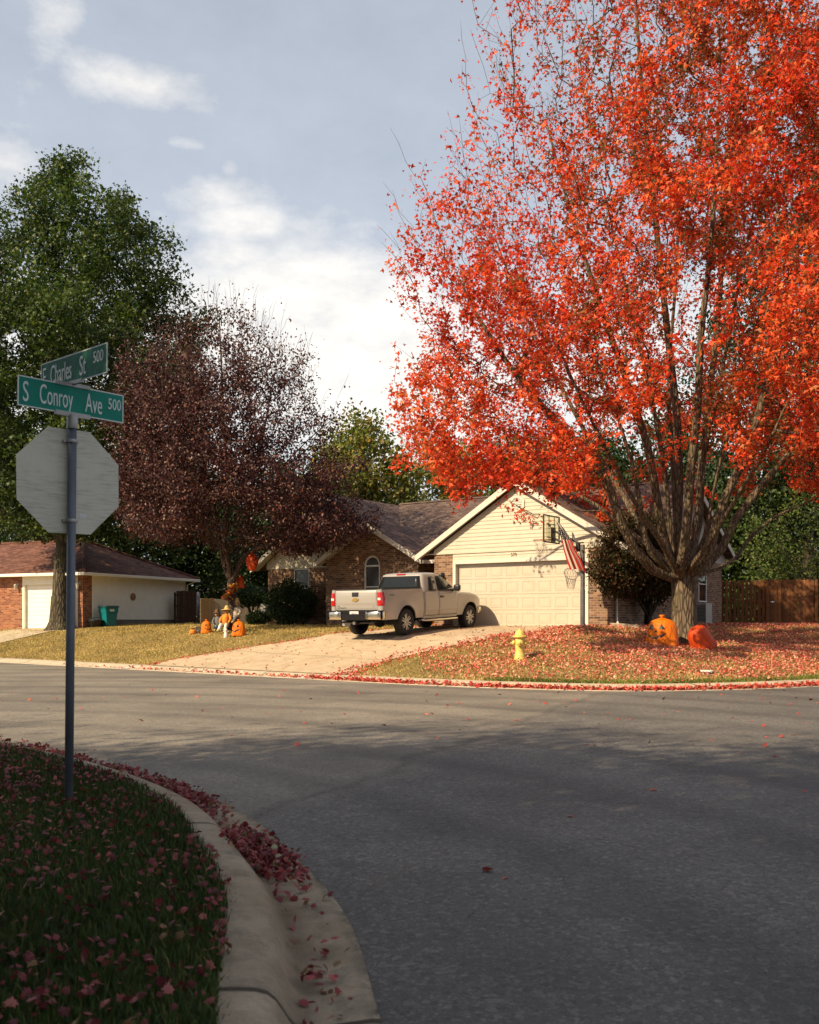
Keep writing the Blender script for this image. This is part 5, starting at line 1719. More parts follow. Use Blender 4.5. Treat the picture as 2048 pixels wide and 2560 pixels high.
# wheel wells
for xc in (0, WBASE):
    for sd in (-1, 1):
        m = MB()
        rows = []
        for a in np.linspace(-.15, math.pi + .15, 18):
            x, z = xc + (AR_ - .004) * math.cos(a), .42 + (AR_ - .004) * math.sin(a)
            rows.append([(x, sd * (min(.95, halfw(x, z) - .02)), z), (x, sd * .58, z)])
        m.grid(rows)
        m.prism([(xc + AR_ * math.cos(a), sd * .58, .42 + AR_ * math.sin(a)) for a in np.linspace(-.15, math.pi + .15, 18)], (0, -sd * .01, 0))
        m.build('wheel_well', DARKG, truck)

# cab lower body, fenders, bonnet
belt = lambda x: 1.275
m = MB()
for sd in (-1, 1): side_patch(m, .945, 2.90, belt, sd)
m.quad((.945, -.95, .5), (.945, .95, .5), (.945, .955, 1.275), (.945, -.955, 1.275))
m.box(.95, 2.88, -.93, .93, .46, .50)
# glasshouse as rounded rings
ZK = [1.262, 1.30, 1.45, 1.62, 1.76, 1.83, 1.875, 1.895]
XR = [.95, .955, 1.00, 1.055, 1.105, 1.145, 1.24, 1.42]
XF = [2.98, 2.90, 2.66, 2.41, 2.215, 2.11, 1.98, 1.80]
HW = [.952, .945, .912, .868, .822, .785, .70, .45]
def ring(z, n=56):
    xr, xf, hw = np.interp(z, ZK, XR), np.interp(z, ZK, XF), np.interp(z, ZK, HW)
    cx, hx = (xr + xf) / 2, (xf - xr) / 2
    out = []
    for k in range(n):
        a = 2 * math.pi * (k + .5) / n
        c, s_ = math.cos(a), math.sin(a)
        e = 2 / 9.0
        y_ = math.copysign(abs(s_) ** e, s_) * hw; x_ = math.copysign(abs(c) ** e, c) * hx
        # plan curve of the screens
        out.append((cx + x_ + (.05 * (1 - (y_ / hw) ** 2) if c > 0 else -.02 * (1 - (y_ / hw) ** 2)) * (abs(c) ** e), y_, z))
    return out
rows = [ring(z) for z in (1.262, 1.30, 1.38, 1.45, 1.54, 1.62, 1.70, 1.76, 1.80, 1.83, 1.855, 1.875, 1.89)]
m.grid(rows, closed=True)
top_ = ring(1.89); m.add([((p[0] - 1.61) * .5 + 1.61, p[1] * .5, 1.899) for p in top_] + top_, [(k, (k + 1) % 56, 56 + (k + 1) % 56, 56 + k) for k in range(56)], 0, True)
m.add([((p[0] - 1.61) * .5 + 1.61, p[1] * .5, 1.899) for p in top_], [tuple(range(56))], 0, True)
cab = m.build('cab', PAINTT, truck)
SEAL = M('window_seal', (.012, .012, .012), .7)
def side_glass(xl, xr, z0, z1, sd, grow, off, nm, mat, par, n=12):
    m = MB(); rows = []
    zz = np.linspace(z0 - grow, z1 + grow, n + 1)
    for z in zz:
        f = np.clip((z - z0) / (z1 - z0), 0, 1)
        a, b = xl(f) - grow, xr(f) + grow
        e = 0.0
        for zc in (z0 - grow, z1 + grow):
            d = abs(z - zc)
            if d < .05: e = max(e, .05 - math.sqrt(max(0, .05 ** 2 - (.05 - d) ** 2)))
        y = sd * (float(np.interp(z, ZK, HW)) + off)
        rows.append([(a + e, y, z), ((a + b) / 2, y, z), (b - e, y, z)])
    m.grid(rows)
    return m.build(nm, mat, par, solid=.004)
for sd in (-1, 1):
    q = (lambda f: 1.27 + .13 * f, lambda f: 1.70 - .03 * f, 1.325, 1.735, sd)
    o = side_glass(*q, 0, .011, 'quarter_window', GLASS, cab); side_glass(*q, .022, .005, 'seal', SEAL, o)
    q = (lambda f: 1.80 + .0 * f, lambda f: 2.72 - .52 * max(0, f - .08) / .92 - .05 * f * f, 1.320, 1.755, sd)
    o = side_glass(*q, 0, .011, 'side_window', GLASS, cab); side_glass(*q, .022, .005, 'seal', SEAL, o)
def screen(xfn, z0, z1, y0, y1, grow, off, nm, mat, par, cur):
    m = MB(); rows = []
    for z in np.linspace(z0 - grow, z1 + grow, 10):
        f = np.clip((z - z0) / (z1 - z0), 0, 1)
        hw = y0 + (y1 - y0) * f + grow
        rows.append([(xfn(z) + off + cur * (1 - (k / 5) ** 2), hw * k / 5, z) for k in range(-5, 6)])
    m.grid(rows)
    return m.build(nm, mat, par, solid=.004)
xrf = lambda z: float(np.interp(z, ZK, XR)); xff = lambda z: float(np.interp(z, ZK, XF))
o = screen(xrf, 1.42, 1.765, .80, .70, 0, -.012, 'rear_window', GLASS, cab, -.02); screen(xrf, 1.42, 1.765, .80, .70, .022, -.006, 'seal', SEAL, o, -.02)
o = screen(xff, 1.33, 1.77, .82, .70, 0, .012, 'windscreen', GLASS, cab, .05); screen(xff, 1.33, 1.77, .82, .70, .022, .006, 'seal', SEAL, o, .05)
m = MB(); m.box(1.10, 1.20, -.16, .16, 1.82, 1.865); m.build('brake_light', REDL, cab, bevel=.01)
# doors stand a little proud so that their shut lines show
for sd in (-1, 1):
    for (a, b, nm) in ((.985, 1.755, 'rear_door'), (1.768, 2.862, 'front_door')):
        m = MB(); rows = []
        for x in np.linspace(a, b, 14):
            rows.append([(x, sd * (halfw(x, z) + .005), z) for z in (.535, .58, .66, .70, .76, .79, .85, .95, 1.05, 1.10, 1.15, 1.20, 1.258)])
        m.grid(rows)
        d = m.build(nm, PAINTT, truck, solid=.012)
        m = MB(); rows = []
        for x in np.linspace(a + .01, b - .01, 10): rows.append([(x, sd * (halfw(x, .70) + .013), .69), (x, sd * (halfw(x, .72) + .018), .705), (x, sd * (halfw(x, .75) + .018), .755), (x, sd * (halfw(x, .76) + .012), .768)])
        m.grid(rows); m.build('side_moulding', PAINTT, d)
        if nm == 'front_door':
            m = MB(); m.box(1.83, 2.04, min(sd * 1.0, sd * 1.028), max(sd * 1.0, sd * 1.028), 1.095, 1.135); m.box(1.86, 2.0, min(sd * .985, sd * 1.0), max(sd * .985, sd * 1.0), 1.08, 1.15)
            m.build('door_handle', BLACKP, d, bevel=.01)
    m = MB()
    ftop = lambda x: float(np.interp(x, [2.875, 3.6, 4.1, 4.4, 4.54], [1.15, 1.13, 1.075, 1.0, .93]))
    side_patch(m, 2.875, 4.54, ftop, sd)
    rows = []
    for x in np.linspace(2.80, 4.54, 16):
        xx = max(2.875, x)
        t_ = ftop(xx); hw = halfw(xx, t_)
        rows.append([(x, sd * hw, t_), (x, sd * (hw - .018), t_ + .045), (x, sd * (hw - .06), t_ + .085), (x, sd * (hw - .14), t_ + .108), (x, sd * (hw - .17), t_ + .108)])
    m.grid(rows)
    fe = m.build('front_fender', PAINTT, truck, weld=True)
    pts = [(WBASE + AR_ * math.cos(a), sd * (halfw(WBASE + AR_ * math.cos(a), .42 + AR_ * math.sin(a)) - .006), .42 + AR_ * math.sin(a)) for a in np.linspace(.16, math.pi - .16, 22)]
    m = MB(); m.tube(pts, .018, 6); m.build('arch_lip', PAINTT, fe)
    m = MB(); m.ellipsoid((2.60, sd * 1.15, 1.385), (.075, .13, .115), 16, 10, fn=lambda d: 1 / max(abs(d.x) ** 4 + abs(d.y) ** 4 + abs(d.z) ** 4, 1e-6) ** .25 * .92)
    m.tube([(2.64, sd * .93, 1.30), (2.63, sd * 1.08, 1.33)], .035, 8)
    m.build('wing_mirror', BLACKP, truck)
    # running board tube
    m = MB(); m.tube([(.85, sd * .80, .43), (.93, sd * .96, .41), (1.05, sd * 1.01, .40), (2.75, sd * 1.01, .40), (2.88, sd * .97, .41), (2.95, sd * .80, .43)], .038, 10)
    rb = m.build('side_step', CHROME, truck)
    for x0, x1 in ((1.2, 1.62), (2.0, 2.5)):
        m = MB(); m.box(x0, x1, min(sd * .985, sd * 1.035), max(sd * .985, sd * 1.035), .434, .446); m.build('step_pad', BLACKP, rb)
    # head lamp
    m = MB(); m.box(4.40, 4.575, min(sd * .55, sd * .82), max(sd * .55, sd * .82), .80, .99); m.build('headlight', CLEARL, truck, bevel=.03)
    text('lettering', '4X4', .10, M('decal_grey', (.10, .09, .09), .5), truck, (-.72, sd * (halfw(-.72, 1.215) + .002), 1.215), (R(87.5), 0, R(0 if sd < 0 else 180)), 1.35, .001)
m = MB(); rows = []
for x in np.linspace(2.78, 4.54, 18):
    xx = max(2.875, x); t_ = ftop(xx) + .108; hw = halfw(xx, ftop(xx)) - .175
    rows.append([(x, hw * k / 6, t_ + .035 * (1 - (k / 6) ** 2) + (.015 if abs(k) < 4 else 0)) for k in range(-6, 7)])
m.grid(rows); m.build('bonnet', PAINTT, truck)
m = MB(); m.box(4.36, 4.62, -.86, .86, .48, .72); m.build('front_bumper', CHROME, truck, bevel=.06, seg=3)
m = MB(); m.box(4.38, 4.56, -.55, .55, .72, 1.03); m.build('grille', TRIMG, truck, bevel=.02)
m = MB(); m.box(4.3, 4.52, -.83, .83, .70, .98); m.build('nose', PAINTT, truck, bevel=.05)

# wheels
def wheel(x, sd):
    root = MB()
    prof = [(.255, -.115), (.285, -.128), (.345, -.132), (.382, -.118), (.398, -.085), (.400, 0), (.398, .085), (.382, .118), (.345, .132), (.285, .128), (.255, .115)]
    root.lathe(prof, 40, axis='y', mod=lambda a, h: 1.0 + (.006 * (1 if int(a * 20 / math.pi + (h > 0)) % 2 else 0) if abs(h) < .09 else 0))
    ty = root.build('wheel', RUBBER, truck)
    m = MB()
    m.lathe([(.262, .11), (.262, -.05), (.245, -.10), (.262, -.118), (.25, -.122), (.235, -.105), (.225, -.03), (.0, .02)], 40, axis='y')
    m.build('rim_barrel', M('dark_rim_metal', (.05, .05, .05), .5, .5), ty)  # dark metal barrel behind the spokes
    m = MB()
    for k in range(6):
        a = 2 * math.pi * k / 6
        d = Vector((math.cos(a), 0, math.sin(a))); t_ = Vector((-math.sin(a), 0, math.cos(a)))
        for s_ in (-1, 1):
            p0, p1 = d * .06 + t_ * (s_ * .022), d * .243 + t_ * (s_ * .042)
            c = (p0 + p1) / 2 + Vector((0, -.098, 0)); hx = (p1 - p0) / 2; w_ = hx.normalized().cross(Vector((0, 1, 0))) * .0165
            m.obox(c, hx, Vector((0, .014, 0)) + hx.normalized() * 0, w_)
    m.lathe([(.0, -.118), (.045, -.116), (.062, -.105), (.068, -.08)], 20, axis='y')
    m.lathe([(.262, -.10), (.262, -.119), (.244, -.117), (.240, -.095)], 40, axis='y')
    m.build('rim', ALLOY, ty, bevel=.004)
    m = MB(); m.lathe([(0, -.126), (.022, -.125), (.026, -.118)], 14, axis='y'); m.build('hub_cap', GOLD, ty)
    ty.location = (x, sd * .86, .40)
    ty.rotation_euler = (0, .4 + x, 0 if sd < 0 else math.pi)
    return ty
for x in (0, WBASE):
    for sd in (-1, 1): wheel(x, sd)
# ------------------------------------------------------------------ street sign on its pole
def fit_text(body, w, h, mat, parent, loc, rot, ext=.0015):
    o = text('lettering', body, 1.0, mat, parent, loc, rot, 1.0, ext)
    c = np.array([v.co[:] for v in o.data.vertices])
    lo, hi = c.min(0), c.max(0)
    for v in o.data.vertices:
        v.co.x = (v.co.x - (lo[0] + hi[0]) / 2) * w / (hi[0] - lo[0]); v.co.y = (v.co.y - (lo[1] + hi[1]) / 2) * h / (hi[1] - lo[1])
        v.co.z = v.co.z * 1.0
    return o
sb = hit(172, 2006, 4, 12)
sign = empty('street_sign', (sb.x, sb.y, sb.z), 0, 'grey pole with two green street name blades above the back of a stop sign', 'street sign', None, (0, R(.55), 0))
POLEG = M('dark_galvanised_pole', (.115, .125, .15), .55, .5, var=.22, scale=7, stretch=(1, 1, .4))
SIGNG = M('green_reflective_sheet', (.003, .19, .135), .55, var=.12, scale=4, spec=.25)
def sheet2():
    t = NT('shaded_clouded_green_sheet')
    n = t.noise(7, t.obj(), 6, .7)
    col = t.mix(t.ramp(n, [(.42, 0.0), (.7, .75)]), (.004, .10, .055, 1), (.03, .21, .125, 1))  # darker green holds this blade's shade; pale mottling imitates reflected clouds
    return t.finish(t.pbsdf(col, .55, spec=.2))
SIGNG2 = sheet2()
SIGNW = M('white_reflective_sheet', (.60, .62, .60), .4, var=.08, scale=9)
def alu_mat():
    t = NT('bare_weathered_aluminium')
    co = t.obj()
    st = t.noise(16, t.mapping(co, (.35, 1, 5)), 5, .7)
    n = t.noise(3, co, 5)
    k = t.ramp(n, [(.35, 0.0), (.7, .35)])
    col = t.mix(t.math('MULTIPLY', t.ramp(st, [(.46, 0.0), (.66, .9)]), t.ramp(n, [(.40, 0.0), (.55, 1.0)])), (.60, .56, .46, 1), (.30, .28, .23, 1))
    col = t.mix(k, col, (.52, .48, .39, 1))
    return t.finish(t.pbsdf(col, .6, .05))
m = MB(); m.tube([(0, 0, -.3), (0, 0, 2.80)], .031, 14); m.build('pole', POLEG, sign)
def blade(z, ang, name, street, num, gm, L_=.82):
    m = MB(); H_ = .214
    m.box(-L_ / 2, L_ / 2, -.0015, .0015, -H_ / 2, H_ / 2)
    b = m.build('street_blade', gm, sign, loc=(0, 0, z), rot=(0, 0, ang))
    m = MB()
    for sy in (-1, 1):
        y0, y1 = (-.0030, -.0016) if sy < 0 else (.0016, .0030)
        w = .0085
        m.box(-L_ / 2, L_ / 2, y0, y1, H_ / 2 - w, H_ / 2); m.box(-L_ / 2, L_ / 2, y0, y1, -H_ / 2, -H_ / 2 + w)
        m.box(-L_ / 2, -L_ / 2 + w, y0, y1, -H_ / 2 + w, H_ / 2 - w); m.box(L_ / 2 - w, L_ / 2, y0, y1, -H_ / 2 + w, H_ / 2 - w)
    m.build('border', SIGNW, b)
    for body, cx, w, h, dz in street: fit_text(body, w, h, SIGNW, b, (cx, -.003, dz), (R(90), 0, 0))
    return b
A1, A2 = R(47), R(-41)
b1 = blade(3.105 - sb.z, A1, 's', [('S', -.352, .040, .142, .0), ('Conroy', -.125, .25, .185, -.018), ('Ave', .165, .135, .14, 0), ('500', .335, .105, .082, .022)], '500', SIGNG)
b2 = blade(3.335 - sb.z, A2, 'e', [('E', -.405, .045, .135, 0), ('Charles', -.165, .30, .14, .0), ('St', .14, .085, .14, 0), ('500', .345, .13, .082, .03)], '500', SIGNG2, .92)
BRK = M('cast_aluminium_bracket', (.34, .32, .31), .5, .4, var=.2)
m = MB(); z0 = 3.105 - .107 - sb.z
m.lathe([(.036, 2.72), (.040, 2.73), (.040, z0 - .03), (.030, z0)], 14)
m.obox((0, 0, z0), (math.cos(A1) * .135, math.sin(A1) * .135, 0), (-math.sin(A1) * .011, math.cos(A1) * .011, 0), (0, 0, .016))
m.build('bracket', BRK, sign)
m = MB()
z1 = 3.105 + .107 - sb.z
m.obox((0, 0, z1 + .002), (math.cos(A1) * .135, math.sin(A1) * .135, 0), (-math.sin(A1) * .011, math.cos(A1) * .011, 0), (0, 0, .014))
m.obox((0, 0, z1 + .016), (math.cos(A2) * .135, math.sin(A2) * .135, 0), (-math.sin(A2) * .011, math.cos(A2) * .011, 0), (0, 0, .014))
m.build('bracket', BRK, sign)
oc = [(.381 * math.cos(math.pi / 8 + k * math.pi / 4) / math.cos(math.pi / 8), .381 * math.sin(math.pi / 8 + k * math.pi / 4) / math.cos(math.pi / 8)) for k in range(8)]
SA = R(42)
m = MB(); m.prism([(x, 0, z) for x, z in oc], (0, .003, 0))
st = m.build('stop_plate', alu_mat(), sign, loc=(-math.sin(SA) * .046, math.cos(SA) * .046, 2.515 - sb.z), rot=(0, R(-1.0), SA))
m = MB(); m.prism([(x * .995, .0035, z * .995) for x, z in oc], (0, .001, 0)); m.build('red_face', M('stop_red_sheet', (.40, .015, .015), .4), st)
fit_text('STOP', .56, .25, SIGNW, st, (0, .006, 0), (R(90), 0, R(180)))
m = MB(); m.box(.075, .125, -.002, -.001, -.262, -.228); m.build('sticker', M('white_sticker', (.62, .6, .58), .5), st)
for z in (2.515 + .29, 2.515 - .29):
    m = MB(); zz = z - sb.z
    m.lathe([(.0335, zz - .012), (.0345, zz - .010), (.0345, zz + .010), (.0335, zz + .012)], 14)
    m.obox((-math.sin(SA) * .03, math.cos(SA) * .03, zz), (math.cos(SA) * .055, math.sin(SA) * .055, 0), (-math.sin(SA) * .010, math.cos(SA) * .010, 0), (0, 0, .010))
    m.build('clamp', BRK, sign)

# ------------------------------------------------------------------ fire hydrant
hb = hit(1300, 1649, 15, 35)
hy = empty('fire_hydrant', hb, R(10), 'yellow fire hydrant standing in fallen leaves beside the driveway', 'fire hydrant')
def hyd_mat():
    t = NT('chalky_yellow_paint')
    n = t.noise(9, t.obj(), 6, .7)
    col = t.mix(t.ramp(n, [(.3, 0.0), (.7, 1.0)]), (.56, .39, .07, 1), (.68, .53, .16, 1))
    col = t.mix(t.ramp(t.noise(26, t.obj(), 4), [(.6, 0.0), (.75, .5)]), col, (.34, .19, .04, 1))
    return t.finish(t.pbsdf(col, .55, 0, t.bump(n, .004)))
HY_ = hyd_mat()
m = MB()
m.lathe([(.15, -.1), (.15, .02), (.135, .04), (.128, .10), (.128, .115), (.118, .125), (.112, .20), (.110, .30), (.116, .34), (.120, .42), (.116, .50), (.112, .535), (.112, .56)], 26)
m.lathe([(.112, .545), (.165, .55), (.172, .562), (.172, .585), (.160, .595), (.120, .60)], 26)
hy_b = m.build('barrel', HY_, hy)
m = MB(); m.lathe([(.128, .597), (.125, .63), (.112, .67), (.088, .71), (.055, .735), (.03, .745), (.028, .757), (.018, .775), (.0, .778)], 26, mod=lambda a, h: 1 + .035 * math.cos(8 * a) * (1 if .6 < h < .73 else 0)); m.build('bonnet', HY_, hy)
def nozzle(dirv, r, L_, name='nozzle'):
    d = Vector(dirv).normalized(); z = .42
    m = MB()
    pts = [d * .08, d * .125, d * .127, d * (.125 + L_), d * (.127 + L_), d * (.145 + L_), d * (.147 + L_), d * (.185 + L_)]
    rad = [r * .85, r * .85, r, r, r * .92, r * .6, r * .3, r * .26]
    m.tube([Vector((p.x, p.y, z)) for p in pts], rad, 18)
    return m.build(name, HY_, hy)
nozzle((-.35, -1, 0), .082, .055)
nozzle((-1, .25, 0), .058, .05); nozzle((1, -.25, 0), .058, .05)
m = MB()
for k in range(8):
    a = 2 * math.pi * k / 8
    m.tube([(.15 * math.cos(a), .15 * math.sin(a), .535), (.15 * math.cos(a), .15 * math.sin(a), .61)], .012, 6)
m.build('flange_bolts', HY_, hy)
# chain loop under the right cap
m = MB(); m.tube([(.13, -.03, .36), (.15, -.04, .27), (.18, -.05, .29), (.21, -.05, .37)], .007, 5); m.build('chain', BLACKM, hy)

# ------------------------------------------------------------------ basketball hoop
bb = hit(1457, 1572, 24, 33)
bb = Vector(((1457 - CX) / F * 29.3, 29.3, tz((1457 - CX) / F * 29.3, 29.3)))
hoop = empty('basketball_hoop', bb, -PSI, 'basketball hoop on a dark square post at the edge of the driveway', 'basketball hoop')
PH = 2.60
m = MB(); m.box(-.057, .057, -.057, .057, -.2, 1.15); m.build('post', M('grey_painted_post', (.085, .085, .09), .5, .3, var=.3, scale=5), hoop, bevel=.008)
m = MB(); m.box(-.052, .052, -.052, .052, 1.15, PH - .06); m.build('upper_post', M('grey_painted_post2', (.10, .10, .105), .5, .3, var=.3, scale=5), hoop, bevel=.008)
m = MB(); m.box(-.20, .02, -.05, .05, PH - .02, PH + .02); m.box(-.20, -.10, -.06, .06, PH - .26, PH + .0)
for y in (-.055, .055):
    for (p, q) in (((-.10, y, PH - .02), (-.98, y, PH + .42)), ((-.10, y, PH - .20), (-.98, y, PH + .18))):
        p, q = Vector(p), Vector(q); d = (q - p); m.obox((p + q) / 2, d / 2, (0, .012, 0), d.normalized().cross(Vector((0, 1, 0))) * .028)
m.box(-1.03, -.97, -.12, .12, PH + .06, PH + .52)
m.build('arm', BLACKM, hoop, bevel=.004)
m = MB()      # backboard lies in the local y-z plane
BX, BW, BH0, BH1 = -1.06, .56, PH + .03, PH + .90
def rbox(m, y0, y1, z0, z1, w, x0, x1):
    m.box(x0, x1, y0, y1, z1 - w, z1); m.box(x0, x1, y0, y1, z0, z0 + w); m.box(x0, x1, y0, y0 + w, z0 + w, z1 - w); m.box(x0, x1, y1 - w, y1, z0 + w, z1 - w)
rbox(m, -BW, BW, BH0, BH1, .042, BX - .02, BX + .025)
m.box(BX + .0, BX + .02, -.20, -.17, BH0 + .04, BH1 - .04); m.box(BX + .0, BX + .02, .17, .20, BH0 + .04, BH1 - .04)
fr = m.build('backboard_frame', BLACKM, hoop, bevel=.012)
def acrylic():
    t = NT('clear_acrylic')
    g = t.n('ShaderNodeBsdfGlossy'); g.inputs['Roughness'].default_value = .05; t.set(g, 'Color', (.9, .9, .9, 1))
    tr = t.n('ShaderNodeBsdfTransparent'); t.set(tr, 'Color', (.88, .90, .82, 1))
    mx = t.n('ShaderNodeMixShader'); mx.inputs[0].default_value = .06
    t.t.links.new(tr.outputs[0], mx.inputs[1]); t.t.links.new(g.outputs[0], mx.inputs[2])
    return t.finish(mx)
m = MB(); m.box(BX - .006, BX - .001, -BW + .04, BW - .04, BH0 + .04, BH1 - .04); bbd = m.build('backboard', acrylic(), hoop)
m = MB(); rbox(m, -.30, .30, BH0 + .16, BH0 + .60, .025, BX - .0095, BX - .0065); m.build('target_square', M('target_red', (.45, .10, .06), .5), bbd)
RZ = BH0 + .12
m = MB(); m.tube([(BX - .16 - .225 + .225 * math.cos(a), .225 * math.sin(a), RZ) for a in np.linspace(0, 2 * math.pi, 33)], .010, 6, cap=False)
m.box(BX - .17, BX - .02, -.06, .06, RZ - .012, RZ + .012)
rim = m.build('rim', M('rim_orange', (.30, .075, .03), .5), hoop)
m = MB()
for k in range(12):
    for s_ in (-1, 1):
        pts = []
        for j in range(9):
            f = j / 8; a = 2 * math.pi * (k + s_ * f * 2.0) / 12; r = .222 - .10 * f ** .7
            pts.append((BX - .385 + r * math.cos(a), r * math.sin(a), RZ - .42 * f))
        m.tube(pts, .005, 4, cap=False)
m.build('net', M('white_net_cord', (.62, .58, .50), .8), rim)

# flag on a short staff from the post
def flag_mat():
    t = NT('flag_cloth')
    sep = t.n('ShaderNodeSeparateXYZ'); t.set(sep, 0, t.n('ShaderNodeUVMap', uv_map='flag').outputs[0])
    u, v = sep.outputs[0], sep.outputs[1]      # u across the stripes 0..1, v along the fly 0..1
    st = t.math('FLOOR', t.math('MULTIPLY', u, 13.0))
    odd = t.math('MODULO', st, 2.0)
    stripe = t.mix(odd, (.50, .035, .03, 1), (.62, .56, .48, 1))
    cant = t.math('MULTIPLY', t.math('LESS_THAN', v, .40), t.math('GREATER_THAN', u, 0.0))
    cant = t.math('MULTIPLY', cant, t.math('LESS_THAN', u, 7 / 13.0))
    # staggered stars
    a, b = t.math('MULTIPLY', t.math('DIVIDE', u, 7 / 13.0), 4.5), t.math('MULTIPLY', t.math('DIVIDE', v, .40), 5.5)
    def dots(oa, ob):
        fa_ = t.math('SUBTRACT', t.math('FRACT', t.math('ADD', a, oa)), .5); fb = t.math('SUBTRACT', t.math('FRACT', t.math('ADD', b, ob)), .5)
        r = t.math('SQRT', t.math('ADD', t.math('MULTIPLY', fa_, fa_), t.math('MULTIPLY', fb, fb)))
        return t.math('LESS_THAN', r, .22)
    star = t.math('MAXIMUM', dots(0.0, 0.0), dots(.5, .5))
    blue = t.mix(star, (.010, .013, .035, 1), (.60, .57, .52, 1))
    col = t.mix(cant, stripe, blue)
    p = t.pbsdf(col, .75, spec=.2)
    tr = t.n('ShaderNodeBsdfTranslucent'); t.set(tr, 'Color', col)
    mx = t.n('ShaderNodeMixShader'); mx.inputs[0].default_value = .3
    t.t.links.new(p.outputs[0], mx.inputs[1]); t.t.links.new(tr.outputs[0], mx.inputs[2])
    return t.finish(mx)
FD = 29.15
fpx = lambda cx, cy, dd=0: P(1250 + cx * .2088, 1230 + cy * .2088, FD + dd)
flag = empty('flag', fpx(905, 690), 0, 'red, white and blue striped flag hanging from a short staff on the basketball post', 'flag')
fo = Vector(flag.location)
m = MB(); m.tube([fpx(930, 720, .05) - fo, fpx(668, 322, .0) - fo], .012, 8); m.ellipsoid(fpx(666, 318) - fo, (.02, .02, .02), 8, 6); m.build('staff', M('staff_white', (.5, .47, .42), .5), flag)
L_E = [(672, 335), (700, 420), (738, 570), (760, 680), (795, 810), (840, 935)]
R_E = [(682, 338), (770, 440), (858, 575), (902, 690), (965, 800), (1032, 968)]
B_M = [(0, 0)]
NR, NC = 44, 26
rows, uvs = [], []
for i in range(NR + 1):
    v = i / NR
    ly = np.interp(v, [0, .18, .40, .58, .79, 1], [p[1] for p in L_E]); lx = np.interp(v, [0, .18, .40, .58, .79, 1], [p[0] for p in L_E])
    ry = np.interp(v, [0, .18, .40, .58, .79, 1], [p[1] for p in R_E]); rx = np.interp(v, [0, .18, .40, .58, .79, 1], [p[0] for p in R_E])
    row = []
    for j in range(NC + 1):
        w_ = j / NC
        x = lx + (rx - lx) * w_; y = ly + (ry - ly) * w_
        y += -26 * v ** 3 * math.sin(math.pi * w_) ** .8 * .9
        dep = .05 * math.sin(w_ * 15 + v * 1.5) * (.25 + v) + .03 * math.sin(w_ * 6 - v * 3)
        row.append(fpx(x, y, dep) - fo); uvs.append((.02 + .96 * w_ * (.54 if v < .40 else .54), v))
    rows.append(row)
m = MB(); m.grid(rows)
fl_o = m.build('cloth', flag_mat(), flag)
fu = fl_o.data.uv_layers.new(name='flag')
li = np.empty(len(fl_o.data.loops), 'i'); fl_o.data.loops.foreach_get('vertex_index', li)
fu.data.foreach_set('uv', np.array(uvs, 'f')[li].ravel())

# ------------------------------------------------------------------ leaf bags printed as pumpkins
def bag_mat(name, c, c2):
    t = NT(name)
    co = t.obj()
    n = t.noise(5, t.mapping(co, (1, 1, .35)), 6, .65)
    w = t.noise(18, t.mapping(co, (1, 1, .3), (.5, .3, 0)), 5, .6)
    col = t.mix(t.ramp(n, [(.3, 0.0), (.7, 1.0)]), C4(c), C4(c2))
    p = t.pbsdf(col, .42, 0, t.bump(t.math('ADD', n, t.math('MULTIPLY', w, .6)), .05), 0.0, .25)
    tr = t.n('ShaderNodeBsdfTranslucent'); t.set(tr, 'Color', col)
    mx = t.n('ShaderNodeMixShader'); mx.inputs[0].default_value = .15
    t.t.links.new(p.outputs[0], mx.inputs[1]); t.t.links.new(tr.outputs[0], mx.inputs[2])
    return t.finish(mx)
ORB = bag_mat('orange_plastic_bag', (.72, .15, .004), (.80, .21, .008))
RDB = bag_mat('red_orange_plastic_bag', (.50, .05, .012), (.62, .085, .016))
INK = M('black_print', (.012, .011, .011), .4)
